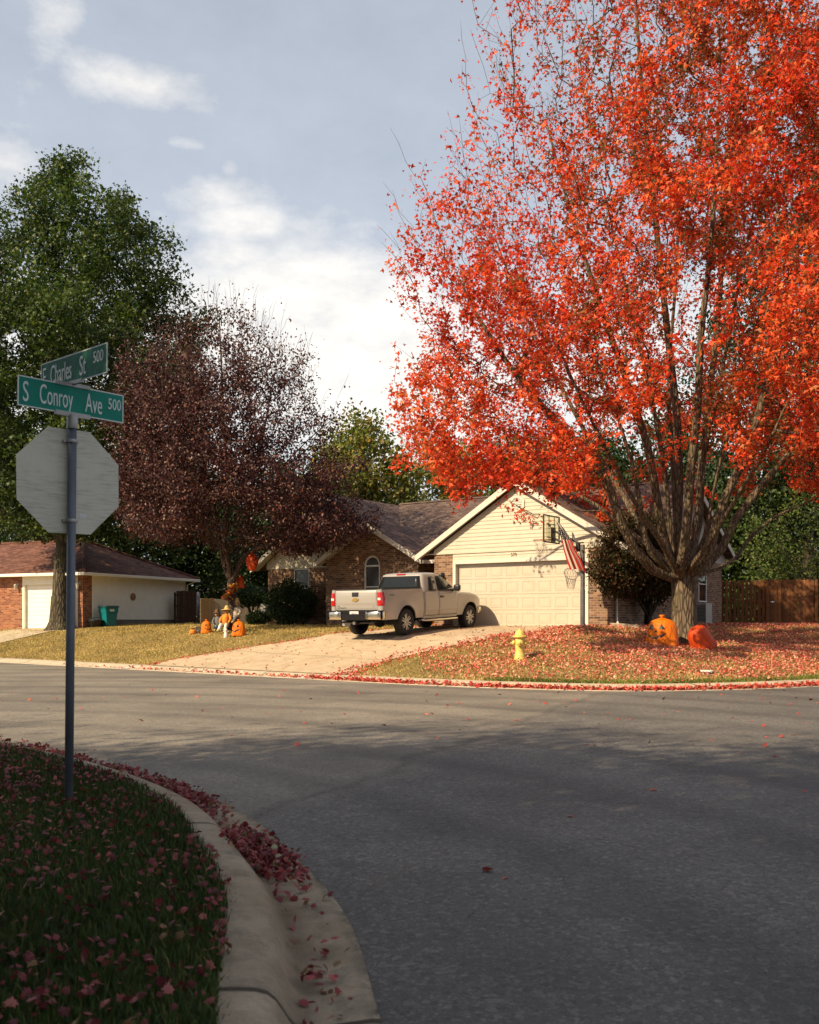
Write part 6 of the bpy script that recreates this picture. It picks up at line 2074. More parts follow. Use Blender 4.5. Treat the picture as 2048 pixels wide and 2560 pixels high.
def leaf_bag(pos, W_, H_, label, mat, face=None, seed=0, rot=None, cat='leaf bag', square=.35, group=None, name='pumpkin_bag', knot=True, prof=None):
    g = random.Random(seed)
    e = empty(name, pos, 0, label, cat, group, rot)
    hw = W_ / 2
    ph = g.uniform(0, 6)
    def rad(a, h):      # h 0..1
        base = np.interp(h, [0, .04, .12, .35, .6, .8, .92, 1.0], prof or [.96, 1.02, 1.0, .93, .86, .72, .48, .10])
        c, s_ = abs(math.cos(a)), abs(math.sin(a))
        sq = (c ** 4 + s_ ** 4) ** -.25
        k = square * max(0, 1 - h * 1.1)
        wr = 1 + .030 * math.sin(5 * a + ph + h * 4) + .022 * math.sin(11 * a - h * 9 + ph) + .015 * math.sin(17 * a + h * 22)
        return hw * base * (1 - k + k * sq * .92) * wr
    m = MB()
    zs = [0, .02, .06, .12, .2, .3, .4, .5, .6, .7, .78, .85, .9, .94, .97, 1.0]
    zt = .90 if knot else 1.0
    rows = [[(rad(2 * math.pi * k / 40, h) * math.cos(2 * math.pi * k / 40), rad(2 * math.pi * k / 40, h) * math.sin(2 * math.pi * k / 40) * .82, h * H_ * zt) for k in range(40)] for h in zs]
    m.grid(rows, closed=True)
    if knot:
        m.lathe([(hw * .10, H_ * .885), (hw * .09, H_ * .92), (hw * .17, H_ * .97), (hw * .12, H_ * 1.0), (0, H_ * .985)], 12, mod=lambda a, h: 1 + .25 * math.cos(4 * a))
    body = m.build('bag', mat, e)
    if face is not None:
        def pt(a, h, o=.006):
            r = rad(a, h) + o
            return (r * math.cos(a), r * math.sin(a) * .82, h * H_ * zt)
        def patch(poly, nm):
            # polygon in (angle offset, height), filled as a strip between its lower and upper outline
            m = MB(); rows = []
            xs = [p[0] for p in poly[0]]
            for x in np.linspace(min(xs), max(xs), 13):
                lo = np.interp(x, [p[0] for p in poly[0]], [p[1] for p in poly[0]]); hi = np.interp(x, [p[0] for p in poly[1]], [p[1] for p in poly[1]])
                rows.append([pt(face + x, lo + (hi - lo) * k / 4) for k in range(5)])
            m.grid(rows); return m.build(nm, INK, body)
        patch(([(-.64, .60), (-.22, .60)], [(-.64, .61), (-.40, .80), (-.22, .61)]), 'eye')
        patch(([(.22, .60), (.64, .60)], [(.22, .61), (.40, .80), (.64, .61)]), 'eye')
        patch(([(-.10, .50), (.10, .50)], [(-.10, .51), (0, .58), (.10, .51)]), 'nose')
        patch(([(-.68, .42), (-.55, .34), (-.36, .30), (-.345, .34), (-.22, .34), (-.21, .27), (.0, .25), (.2, .27), (.21, .34), (.34, .34), (.35, .30), (.55, .36), (.72, .46)],
               [(-.68, .43), (-.5, .41), (-.18, .36), (-.17, .33), (0, .325), (.1, .33), (.11, .37), (.45, .42), (.72, .48)]), 'mouth')
    return e
FACE = R(-128)
b = hit(1656, 1613, 18, 34); b.z -= .03
leaf_bag(b, .90, .88, 'large orange leaf bag with a printed jack-o-lantern face, left of the maple trunk', ORB, FACE, 1, square=1.0, prof=[1.0, 1.05, 1.02, .96, .90, .80, .58, .14])
b = P(1764, 1604, 26.6); b.z = tz(b.x, b.y) - .02
leaf_bag(b, .74, .78, 'red leaf bag leaning against the right side of the maple trunk', RDB, None, 2, (R(4), R(-32), R(20)), square=.2, knot=False)
PD = plum.location.y
b = hit(516, 1583, 25, 45)
leaf_bag(b, .40, .50, 'small orange pumpkin bag, left of the seated scarecrows', ORB, R(-60), 3, square=.3)
b = hit(597, 1590, 25, 45)
leaf_bag(b, .50, .58, 'orange pumpkin bag with a knotted top, right of the seated scarecrows', ORB, R(-118), 4, square=.8)
b = P(630, 1427, PD - .6)
h1 = leaf_bag(b, .46, .70, 'orange pumpkin bag hanging from the low plum branch', RDB, R(-20), 5, square=.1, name='hanging_pumpkin_bag', prof=[.45, .56, .66, .90, 1.02, .80, .45, .12])
m = MB(); m.tube([(0, 0, .66), (.03, 0, .95)], .008, 5); m.build('string', BLACKM, h1)
b = P(600, 1470, PD + .25)
leaf_bag(b, .34, .46, 'red bag tied behind the plum trunk, only its edge showing', RDB, None, 6, square=.1, name='hanging_pumpkin_bag')

# ------------------------------------------------------------------ harvest figures under the plum
STRAW = M('straw', (.46, .34, .14), .9, var=.3, scale=20)
DENIM = M('blue_denim', (.16, .21, .28), .85, var=.3, scale=16)
GREYC = M('grey_check_cloth', (.12, .115, .12), .85, var=.4, scale=22)
BURL = M('burlap_face', (.36, .22, .11), .9, var=.2, scale=20)
ORC = M('orange_cloth', (.60, .20, .015), .8, var=.2, scale=12)
WHC = M('white_cloth', (.60, .58, .52), .8, var=.1, scale=10)
YEC = M('yellow_straw_hat', (.52, .38, .13), .85, var=.25, scale=20)
BRC = M('brown_felt', (.09, .05, .028), .85, var=.25)
def scarecrow(pos, rz, H_, label, shirt, legs, hat, hair, brim=.17, seat=.0, slump=0.0):
    e = empty('scarecrow', pos, rz, label, 'scarecrow')
    k = H_ / .80
    m = MB()
    m.tube([(0, 0, .0 + seat), (0, -.01, .10 * k + seat), (slump * .3, -.02, .24 * k + seat), (slump * .7, -.01, .38 * k + seat), (slump, 0, .43 * k + seat)], [.12 * k, .135 * k, .125 * k, .10 * k, .045 * k], 12)
    for s_ in (-1, 1):
        m.tube([(slump * .8 + s_ * .09 * k, 0, .385 * k + seat), (slump * .5 + s_ * .17 * k, -.05 * k, .25 * k + seat), (slump * .3 + s_ * .15 * k, -.18 * k, .15 * k + seat)], [.048 * k, .045 * k, .036 * k], 8)
    m.build('shirt', shirt, e)
    m = MB()
    for s_ in (-1, 1):
        m.tube([(s_ * .06 * k, 0, .05 * k + seat), (s_ * .09 * k, -.20 * k, .09 * k + seat * .9), (s_ * .10 * k, -.34 * k, .05 * k + seat * .5), (s_ * .10 * k, -.40 * k, .045 * k - .0)], [.065 * k, .06 * k, .052 * k, .05 * k], 8)
    m.build('trousers', legs, e)
    m = MB()
    for s_ in (-1, 1):
        m.ellipsoid((s_ * .105 * k, -.44 * k, .045 * k), (.042 * k, .075 * k, .045 * k), 10, 6)
        m.tube([(slump * .3 + s_ * .15 * k, -.18 * k, .15 * k + seat), (slump * .3 + s_ * .145 * k, -.23 * k, .13 * k + seat)], [.03 * k, .016 * k], 6)
    m.build('straw_tuft', STRAW, e)
    m = MB(); m.ellipsoid((slump, -.01, .52 * k + seat), (.085 * k, .085 * k, .10 * k), 14, 9)
    hd = m.build('head', BURL, e)
    m = MB()
    for s_ in (-1, 1): m.ellipsoid((slump + s_ * .03 * k, -.092 * k, .54 * k + seat), (.012 * k, .006, .014 * k), 6, 4)
    m.tube([(slump - .035 * k, -.088 * k, .485 * k + seat), (slump, -.098 * k, .475 * k + seat), (slump + .035 * k, -.088 * k, .485 * k + seat)], .005, 4)
    m.build('stitched_face', BLACKP, hd)
    m = MB()
    for j in range(16):
        a = math.pi * (.05 + .9 * j / 15)
        m.tube([(slump + .085 * k * math.cos(a), .02 + .05 * k * math.sin(a), .58 * k + seat), (slump + .12 * k * math.cos(a), .02 + .07 * k * math.sin(a), .45 * k + seat)], [.015 * k, .008 * k], 5)
    m.build('hair', hair, hd)
    m = MB(); m.lathe([(0, .70 * k + seat), (.05 * k, .695 * k + seat), (.075 * k, .65 * k + seat), (.085 * k, .59 * k + seat), (brim * k, .565 * k + seat), (brim * k, .558 * k + seat), (.085 * k, .575 * k + seat)], 16, (slump, 0, 0), mod=lambda a, h: 1 + .08 * math.sin(3 * a)); m.build('hat', hat, e)
    return e
p = hit(543, 1580, 25, 45); scarecrow(p + Vector((0, .25, .02)), R(8), .82, 'slumped scarecrow in a dark hat, grey shirt and blue trousers', GREYC, DENIM, BRC, BRC, .16, .1, -.05)
p = hit(560, 1583, 25, 45); scarecrow(p + Vector((0, .25, .04)), R(-5), .88, 'scarecrow in a yellow straw hat, orange top and white trousers', ORC, WHC, YEC, STRAW, .20, .18, .06)
p = hit(585, 1578, 25, 45); scarecrow(p + Vector((0.02, .30, .28)), R(-15), .95, 'pale scarecrow with a straw bonnet sitting highest, against the plum trunk', M('cream_check_cloth', (.42, .36, .28), .85, var=.35, scale=18), GREYC, STRAW, STRAW, .10, .12, .02)
p = hit(565, 1594, 25, 45)
e = empty('ghost_ornament', p, 0, 'small white ghost shaped ornament in front of the scarecrows', 'ornament')
m = MB(); m.lathe([(.075, -.02), (.085, .0), (.075, .06), (.07, .12), (.06, .16), (.045, .19), (.055, .22), (.058, .26), (.04, .30), (0, .315)], 16, mod=lambda a, h: 1 + .04 * math.cos(6 * a)); m.build('body', WHC, e)
m = MB(); m.ellipsoid((-.018, -.055, .26), (.008, .006, .012), 6, 4); m.ellipsoid((.022, -.055, .26), (.008, .006, .012), 6, 4); m.build('eyes', BLACKP, e)
m = MB(); m.tube([(-.05, 0, .18), (-.10, -.02, .215)], [.025, .012], 6); m.tube([(.05, 0, .18), (.10, -.02, .225)], [.025, .012], 6); m.build('arm', WHC, e)
p = hit(483, 1586, 25, 45)
e = empty('harvest_basket', p, 0, 'small orange pot with straw and a grey bag, leftmost of the harvest display', 'basket')
m = MB(); m.lathe([(.0, 0), (.10, .0), (.125, .05), (.13, .13), (.115, .17), (.10, .165)], 16); m.build('pot', ORC, e)
m = MB()
rg = random.Random(4)
for k in range(26):
    a = rg.uniform(0, 6.28); m.tube([(0, 0, .14), (.08 * math.cos(a), .08 * math.sin(a), .24 + rg.uniform(0, .05)), (.14 * math.cos(a) + .05, .14 * math.sin(a), .25 + rg.uniform(-.05, .1))], [.016, .012, .005], 5)
m.build('straw', STRAW, e)
m = MB(); m.ellipsoid((.20, .05, .12), (.14, .12, .15), 14, 9); m.build('sack', M('grey_sack', (.07, .075, .075), .8), e)
# round pumpkins
def pumpkin(p, r, label):
    e = empty('pumpkin', p, 0, label, 'pumpkin')
    m = MB(); m.ellipsoid((0, 0, r * .78), (r, r, r * .78), 32, 12, fn=lambda d: 1 + .05 * math.cos(9 * math.atan2(d.y, d.x)) * (1 - abs(d.z)) - .10 * max(0, abs(d.z) - .8)); m.build('rind', M('pumpkin_rind', (.58, .19, .02), .5, var=.15), e)
    m = MB(); m.tube([(0, 0, r * 1.4), (0, .01, r * 1.62), (r * .12, .02, r * 1.78)], [r * .14, r * .09, r * .10], 8); m.build('stalk', BRC, e)
p = house_pt(-1.45, .55); p.z = tz(p.x, p.y); pumpkin(p, .21, 'orange pumpkin by the entry, seen under the pickup')
# wreath of autumn leaves and flowers on the plum trunk
g = np.random.default_rng(5)
wp = P(577, 1480, PD - .27)
e = empty('autumn_garland', wp, 0, 'orange and yellow leaf garland tied round the plum trunk', 'garland')
n = 300
pos = np.stack([g.normal(0, .075, n), -abs(g.normal(0, .05, n)), g.uniform(-.28, .28, n)], 1); pos[:, 0] += .12 * np.sin(pos[:, 2] * 9)
scatter('leaves', STAR, pos, g.normal(size=(n, 3)) + np.array((-.3, -1.2, .3)), g.uniform(.07, .13, n), pick(g, n, [(.55, .12, .02), (.6, .36, .04), (.30, .05, .02), (.16, .18, .03), (.03, .03, .02)], [3, 3, 2, 2, 2]), LEAF_RED, e, None, 5)
m = MB(); m.tube([(.22 * math.cos(a), .27 + .22 * math.sin(a), .05) for a in np.linspace(0, 6.28, 20)], .012, 5); m.build('tie', BRC, e)

# ------------------------------------------------------------------ bins, chair, lid
lw = lambda x, y: Vector((-14.5, 42.4, 0)) + Matrix.Rotation(math.atan2(.919, .396), 3, 'Z') @ Vector((x, y, 0))
p = lw(.95, -.62); p.z = tz(p.x, p.y)
bn = empty('wheelie_bin', p, math.atan2(.919, .396) - R(20), 'teal wheeled rubbish bin with a dark lid beside the white house', 'bin')
TEAL = M('teal_bin_plastic', (.0, .14, .15), .45, var=.12)
def frus(m, w0, d0, w1, d1, z0, z1):
    vs = [(sx * w * .5, sy * d * .5, z) for (w, d, z) in ((w0, d0, z0), (w1, d1, z1)) for sx, sy in ((-1, -1), (1, -1), (1, 1), (-1, 1))]
    m.add(vs, [(0, 3, 2, 1), (4, 5, 6, 7), (0, 1, 5, 4), (1, 2, 6, 5), (2, 3, 7, 6), (3, 0, 4, 7)])
m = MB(); frus(m, .46, .50, .56, .60, .03, .62); frus(m, .60, .64, .63, .67, .622, .86); frus(m, .68, .72, .69, .73, .862, .90); m.build('body', TEAL, bn, bevel=.02)
m = MB(); frus(m, .70, .74, .60, .66, .902, .955); m.box(-.2, .2, .36, .42, .86, .92); m.build('lid', M('dark_teal_lid', (.02, .045, .05), .45), bn, bevel=.015)
for s_ in (-1, 1):
    m = MB(); m.lathe([(0, -.03), (.10, -.03), (.11, -.02), (.11, .02), (.10, .03), (0, .03)], 18, (s_ * .24, .28, .11), axis='x'); m.build('wheel', BLACKP, bn)
m = MB(); m.box(-.12, .10, -.331, -.329, .70, .80); m.build('sticker', WHC, bn)
p = lw(.42, -.35); p.z = tz(p.x, p.y)
e = empty('black_tub', p, .3, 'low black plastic tub between the red brick pier and the teal bin', 'tub')
m = MB(); m.lathe([(0, 0), (.24, 0), (.30, .30), (.33, .34), (.30, .36), (.27, .33), (.0, .30)], 20); m.build('tub', BLACKP, e)
m = MB(); m.tube([(-.31, 0, .30), (-.2, 0, .44), (.2, 0, .44), (.31, 0, .30)], .015, 6); m.build('handle', BLACKP, e)
p = P(656, 1551, 41.2); p.z = tz(p.x, p.y)
ch = empty('folding_chair', p, R(-25), 'black folding garden chair with a pale metal frame near the brick corner', 'chair')
m = MB(); m.quad((-.24, .16, .42), (.24, .16, .42), (.24, .30, .88), (-.24, .30, .88)); m.build('backrest', BLACKP, ch, solid=.02)
m = MB(); m.quad((-.24, -.26, .44), (.24, -.26, .44), (.24, .17, .41), (-.24, .17, .41)); m.build('seat', BLACKP, ch, solid=.02)
for s_ in (-1, 1):
    m = MB(); m.tube([(s_ * .26, .32, .92), (s_ * .26, .14, .42), (s_ * .26, -.28, .0)], .014, 6); m.build('leg', M('pale_tube', (.45, .45, .43), .4, .4), ch)
    m = MB(); m.tube([(s_ * .27, .26, .0), (s_ * .27, -.24, .46), (s_ * .27, -.26, .60), (s_ * .27, .22, .64)], .014, 6); m.build('armrest', M('pale_tube2', (.45, .45, .43), .4, .4), ch)
p = hit(1767, 1682, 12, 30)
e = empty('valve_cover', (p.x, p.y, p.z + .0), 0, 'small round white valve cover lying in the leaves near the kerb', 'valve cover')
m = MB(); m.lathe([(.15, -.05), (.15, .045), (.145, .055), (.12, .06), (.0, .065)], 22); m.build('lid', WHC, e)
m = MB(); m.lathe([(.17, -.05), (.17, .02), (.152, .025)], 22); m.build('collar', BLACKP, e)
# ------------------------------------------------------------------ trees of the near lots (their shade falls on the junction)
def shade_tree(x, y, H, r, n, seed, label, per=34):
    b = Vector((x, y, tz(x, y)))
    return broad_tree('roadside_tree', b, label, H, [(H * .22, r * .6), (H * .36, r), (H * .6, r * .95), (H * .8, r * .65), (H * .95, r * .3), (H, .1)], n, per, GRN, [4, 3, 3, 1], (.12, .20), .50, seed, .3, H * .2, None, None,
                      'trees on the near lots', RHOMB, .5, 10, (.8, 1.4), 7, (0, 0), .025)
shade_tree(-6.8, -0.8, 17.5, 4.2, 620, 71, 'tall leafy tree close behind the corner, outside the view', 66)
shade_tree(-13.5, 1.2, 15.5, 4.4, 460, 72, 'leafy tree on the near left lot, outside the view', 40)
shade_tree(-17.5, 4.2, 11.5, 4.0, 380, 73, 'thin leafy tree further along the near left lot, outside the view', 30)
shade_tree(-5.0, -5.5, 20.5, 5.0, 640, 74, 'tallest leafy tree behind the camera by the kerb, outside the view', 80)
shade_tree(-11.5, -6.0, 18.0, 5.0, 520, 75, 'tall leafy tree behind the corner lot, outside the view', 70)
shade_tree(-8.8, 3.0, 10.5, 3.3, 460, 76, 'small leafy tree beside the near lawn, outside the view', 80)
shade_tree(-2.0, -12.5, 20.0, 5.0, 520, 77, 'tall leafy tree far behind the camera, outside the view', 70)
# ------------------------------------------------------------------ grass
def rand_in(n, x0, x1, y0, y1, g): return g.uniform(x0, x1, n), g.uniform(y0, y1, n)
def in_view(X, Y, pad=1.0):
    return (np.abs(X) < .4287 * Y + pad)
def frus_pts(n, y0, y1, g, pad=.6, x0=-99, x1=99, bias=0.0):
    """points over the visible wedge between two depths"""
    u = g.random(n)
    Y = y0 + (y1 - y0) * u
    X = g.uniform(-1, 1, n) * (.4287 * y1 + pad)
    m = (np.abs(X) < .4287 * Y + pad) & (X > x0) & (X < x1)
    return X[m], Y[m]
GRASSM = leaf_mat('grass_blade', .25, .6, (1.1, 1.2, .5), .15)
def blades(name, X, Y, h, w, cols, wts, label, g, lean=.45):
    Z = terrain(X, Y)
    n = len(X)
    a = g.uniform(0, 2 * math.pi, n)
    hh = h * g.uniform(.45, 1.25, n); ww = w * g.uniform(.6, 1.3, n)
    l = lean * hh * g.uniform(.1, 1.6, n); la = g.uniform(0, 2 * math.pi, n)
    base = np.stack([X, Y, Z - .004], 1)
    d = np.stack([np.cos(a) * ww, np.sin(a) * ww, np.zeros(n)], 1)
    mid = base + np.stack([np.cos(la) * l * .35, np.sin(la) * l * .35, hh * .6], 1)
    tip = base + np.stack([np.cos(la) * l, np.sin(la) * l, hh], 1)
    V = np.stack([base - d, base + d, mid + d * .7, tip, mid - d * .7], 1)
    k = np.arange(n)[:, None] * 5
    Fc = np.concatenate([k + np.array([[0, 1, 2]]), k + np.array([[0, 2, 4]]), k + np.array([[4, 2, 3]])], 0)
    col = pick(g, n, cols, wts)
    patch = .5 + .5 * np.sin(X * 1.9 + 1.2 * np.sin(Y * 1.1)) * np.sin(Y * 1.5 + X * .4)
    col = np.clip(col * (.75 + .5 * patch[:, None]), 0, 1)
    o = fast_mesh(name, V.reshape(-1, 3), Fc, GRASSM, np.repeat(col, 5, 0))
    return tag(o, label, 'grass', kind='stuff')
g = np.random.default_rng(101)
X, Y = rand_in(330000, -8.5, .1, 2.2, 13.5, g)
dn, sn, _ = poly_dist(X, Y, NEAR)
m = (sn > 0) & (dn > .50 + .05 * np.sin(X * 5 + Y * 3)) & in_view(X, Y, .5)
keep = g.random(len(X)) < np.clip(1.25 - Y * .07, .3, 1)
m &= keep
blades('lawn_grass', X[m], Y[m], .060, .0042, [(.042, .068, .021), (.060, .086, .026), (.030, .049, .018), (.13, .12, .045)], [4, 3, 3, 1], 'dark green mown grass on the near corner lawn', g)
X, Y = frus_pts(420000, 20, 46, g)
d, s_, _ = poly_dist(X, Y, FAR)
m = (s_ > 0) & (d > .62) & ~in_poly(X, Y, DRPOLY) & (d < 16)
# keep out of the houses
hx = (X - H0.x) * UV_.x + (Y - H0.y) * UV_.y; hyv = (X - H0.x) * VV_.x + (Y - H0.y) * VV_.y
m &= ~((hyv > .6) | ((hx > -.95) & (hx < 5.8) & (hyv > -.02)))  | (hx > 6.0) & (s_ > 0) & (d > .62) & (d < 22) | (hx < -11.2) & (s_ > 0) & (d > .62) & (d < 22) & ~in_poly(X, Y, DRPOLY)
m &= (g.random(len(X)) < .75)
left = X < 0
Xl, Yl = X[m & left], Y[m & left]
DRY = [(.44, .32, .12), (.50, .38, .16), (.36, .26, .09), (.20, .19, .055)]
blades('lawn_grass', Xl, Yl, .055, .012, DRY, [4, 3, 3, 1], 'dry tan grass on the lawn left of the driveway', g, .8)
blades('lawn_grass', X[m & ~left], Y[m & ~left], .055, .012, [(.44, .32, .12), (.48, .37, .16), (.17, .17, .045), (.26, .22, .07)], [4, 3, 1.2, 1.5], 'mixed green and tan grass on the lawn under the maple', g, .8)
# greener fringe along the kerb on the right
k_ = np.array(offset_line(FAR, .72)); k_ = k_[(k_[:, 0] > .8) & (k_[:, 0] < 12)]
i = g.integers(0, len(k_) - 1, 9000); f = g.random(9000)[:, None]
q = k_[i] * (1 - f) + k_[i + 1] * f + g.normal(0, .06, (9000, 2))
q = q[~in_poly(q[:, 0], q[:, 1], DRPOLY)]
blades('kerb_grass', q[:, 0], q[:, 1], .075, .011, [(.12, .16, .03), (.18, .20, .05), (.30, .26, .09)], [3, 3, 2], 'green grass fringe along the far kerb under the maple', g, .7)

# ------------------------------------------------------------------ fallen leaves
REDS = [(.46, .055, .045), (.56, .10, .07), (.36, .035, .035), (.60, .19, .11), (.42, .13, .07)]
PINK = [(.66, .27, .19), (.60, .18, .12), (.50, .10, .07), (.70, .40, .26), (.34, .06, .045)]
DRK = [(.14, .026, .031), (.20, .046, .046), (.27, .082, .075), (.10, .020, .025), (.20, .10, .045)]
LITTER = leaf_mat('fallen_leaf', .12, .6, (1.1, .8, .6), .25)
def litter(name, X, Y, size, cols, wts, label, g, tmpl, lift=.012, flat=1.6, zf=None, zjit=0.0):
    n = len(X)
    Z = (terrain(X, Y) if zf is None else zf(X, Y)) + lift + g.random(n) * zjit
    nr = g.normal(size=(n, 3)) * .75 + np.array((0, 0, flat))
    o = scatter(name, tmpl, np.stack([X, Y, Z], 1), nr, g.uniform(*size, n), pick(g, n, cols, wts), LITTER, None, None, int(g.integers(1, 999)))
    return tag(o, label, 'fallen leaves', kind='stuff')
mx, my = maple.location.x, maple.location.y
# the lawn under the maple
X, Y = frus_pts(360000, 19.5, 42, g, .6, .3, 30)
d, s_, _ = poly_dist(X, Y, FAR)
rr = np.hypot(X - mx + 1.0, Y - my)
dens = np.clip(1.15 - rr / 16.5, 0, 1) * np.clip((16.5 - d) / 4, 0, 1) * (.75 + .35 * np.sin(X * 1.3 + Y) * np.sin(Y * 1.7 - X * .5))
dens *= np.clip(.35 + (d - .6) * .7, 0, 1)
m = (s_ > 0) & (d > .62) & (g.random(len(X)) < dens * .95) & ~in_poly(X, Y, DRPOLY)
hx = (X - H0.x) * UV_.x + (Y - H0.y) * UV_.y; hyv = (X - H0.x) * VV_.x + (Y - H0.y) * VV_.y
m &= ~((hyv > -.1) & (hx < 5.9))
litter('fallen_leaves', X[m], Y[m], (.034, .082), PINK + REDS[:2], [4, 3, 2, 3, 1.5, 2, 2], 'red and pink maple leaves strewn over the lawn under the maple', g, STAR, .035, 1.1, None, .03)
# along the far gutter
k_ = np.array(offset_line(FAR, .13)); s0 = np.arange(len(k_))
def along(n, wts, jit, line, g):
    p = wts / wts.sum(); i = g.choice(len(line) - 1, n, p=p[:-1] / p[:-1].sum()); f = g.random(n)[:, None]
    return line[i] * (1 - f) + line[i + 1] * f + g.normal(0, jit, (n, 2))
w_ = np.where((k_[:, 0] > -12) & (k_[:, 0] < 13), np.interp(k_[:, 0], [-12, -8, -6, -3.5, -2.5, 0, 4, 10, 13], [.05, .10, .2, .3, 1.2, 1.5, 1.6, 1.5, 1]), 0)
q = along(3600, w_, .055, k_, g)
kz = lambda X, Y: np.interp(poly_dist(X, Y, FAR)[0] * poly_dist(X, Y, FAR)[1], [-.02, 0, .15, .24, .33, .42, .6], [0, .008, .016, .04, .085, .105, .118])
litter('gutter_leaves', q[:, 0], q[:, 1], (.06, .11), REDS, [3, 3, 2, 2, 1.5], 'line of red leaves lying in the far gutter', g, STAR, .012, 1.0, kz, .05)
# along both edges of the driveway and thinly over it
dlA, drA = np.array(dl), np.array(dr)
q = np.concatenate([along(420, np.ones(len(dlA)), .10, dlA, g), along(900, np.ones(len(drA)), .28, drA, g)])
litter('driveway_edge_leaves', q[:, 0], q[:, 1], (.05, .10), REDS, [3, 3, 2, 2, 1.5], 'red leaves gathered along the edges of the driveway', g, STAR, .035, 1.1, lambda X, Y: np.maximum(terrain(X, Y), .11))
X, Y = frus_pts(9000, 21, 35, g)
m = in_poly(X, Y, DRPOLY)
X, Y = X[m], Y[m]; m = g.random(len(X)) < np.clip(.10 + .05 * (Y - 24), .08, .45); X, Y = X[m], Y[m]
litter('driveway_leaves', X, Y, (.05, .09), [(.30, .12, .07), (.22, .08, .05), (.40, .14, .09)], [2, 2, 1], 'brown and red leaves scattered thinly on the driveway', g, STAR, .03, 1.6)
# on the street
X, Y = frus_pts(1500, 5, 20.5, g)
d1, s1, _ = poly_dist(X, Y, FAR); d2, s2, _ = poly_dist(X, Y, NEAR)
m = (s1 < 0) & (s2 < 0) & (g.random(len(X)) < np.clip(.03 + .012 * (Y - 6) + .018 * np.clip(X, 0, 6), .02, .34))
litter('street_leaves', X[m], Y[m], (.045, .085), [(.36, .06, .05), (.46, .12, .08), (.26, .05, .045)], [3, 2, 2], 'single red leaves lying about the street', g, MAPLE, .008, 1.8, lambda X, Y: np.zeros(len(X)))
# near lawn
X, Y = rand_in(72000, -8.0, .1, 2.3, 13, g)
dn, sn, _ = poly_dist(X, Y, NEAR)
cl = .5 + .5 * np.sin(X * 2.3 + 1.7 * np.sin(Y * 1.3)) * np.cos(Y * 1.9 - X * .7)
m = (sn > 0) & (dn > .5) & in_view(X, Y, .3) & (g.random(len(X)) < (.10 + .30 * cl))
litter('lawn_leaves', X[m], Y[m], (.020, .050), DRK, [3, 3, 1.6, 2, .5], 'dark red leaves scattered over the near corner lawn', g, MAPLE, .035, 1.0, None, .02)
# drift in the near gutter: two heaps and a thin trail
nk = np.array(offset_line(NEAR, .19))
yk = nk[:, 1]
w_ = np.interp(yk, [2.5, 3.6, 4.1, 4.5, 4.8, 5.0, 5.3, 6.4, 6.6, 6.9, 7.2, 9.5, 11, 13], [.0, .05, .35, .05, .05, .5, 2.2, 2.2, .3, .25, 2.0, 2.4, 2.0, 1.0])
w_ = np.where((yk > 2.6) & (yk < 13) & (nk[:, 0] < .3), w_, 0)
w_ = w_ * np.clip(.55 + .75 * np.sin(np.arange(len(w_)) * .9) * np.sin(np.arange(len(w_)) * .37 + 1), .08, 2)
q = along(4800, w_, .0, nk, g)
tng = g.normal(0, 1, (len(q), 2))
sp_ = np.interp(q[:, 1], [2.6, 4.6, 5.2, 6.2, 6.7, 7.5, 10], [.04, .06, .10, .10, .06, .095, .10])
q = q + tng * sp_[:, None]
dn, sn, _ = poly_dist(q[:, 0], q[:, 1], NEAR)
m = (sn > 0) & (dn < .50) & (dn > -.03); q = q[m]
nz_ = lambda X, Y: np.interp(poly_dist(X, Y, NEAR)[0], [0, .16, .3, .325, .345, .37, .5, .6], [.012, .004, .0, .06, .125, .148, .163, .168])
litter('gutter_leaf_drift', q[:, 0], q[:, 1], (.022, .055), [(.17, .028, .033), (.24, .048, .050), (.30, .085, .078), (.12, .022, .026), (.22, .12, .06), (.10, .05, .03)], [3, 3, 2, 2, .8, .8], 'drift of dark red leaves heaped in the near gutter', g, MAPLE, .010, .9, nz_, .048)
q = np.array([(-.75, 6.12), (-.72, 6.05), (-1.0, 6.55), (-1.05, 6.6), (-.7, 6.0)]) + g.normal(0, .03, (5, 2)); q = q + np.array((-.10, -.12))
litter('pale_leaves', q[:, 0], q[:, 1], (.035, .055), [(.30, .30, .13), (.36, .33, .19)], [1, 1], 'few pale yellow leaves on the gutter drift', g, MAPLE, .06, 1.5, nz_)
# ------------------------------------------------------------------ sun, sky and clouds
az = math.atan2(SUN_DIR.x, SUN_DIR.y)
sd = bpy.data.lights.new('sun', 'SUN'); sd.energy = 5.0; sd.angle = R(0.53); sd.color = (1.0, .79, .51)
so = link(bpy.data.objects.new('sun', sd))
S3 = Vector((SUN_DIR.x * math.cos(EL), SUN_DIR.y * math.cos(EL), math.sin(EL)))
so.rotation_euler = S3.to_track_quat('Z', 'Y').to_euler()

w = bpy.data.worlds.new('World'); SC.world = w; w.use_nodes = True
nt = w.node_tree; nt.nodes.clear()
class W(NT):
    def __init__(s): s.t = nt
t = W()
out = t.n('ShaderNodeOutputWorld'); bg = t.n('ShaderNodeBackground')
sky = t.n('ShaderNodeTexSky', sky_type='NISHITA', sun_disc=False)
sky.sun_elevation = EL; sky.sun_rotation = az % (2 * math.pi); sky.air_density = 1.0; sky.dust_density = 1.6; sky.ozone_density = 1.0; sky.altitude = 300
dirv = t.n('ShaderNodeTexCoord').outputs['Generated']
def vdot(a, v):
    nd = t.n('ShaderNodeVectorMath', operation='DOT_PRODUCT'); t.set(nd, 0, a); nd.inputs[1].default_value = v
    return nd.outputs['Value']
sepd = t.n('ShaderNodeSeparateXYZ'); t.set(sepd, 0, dirv)
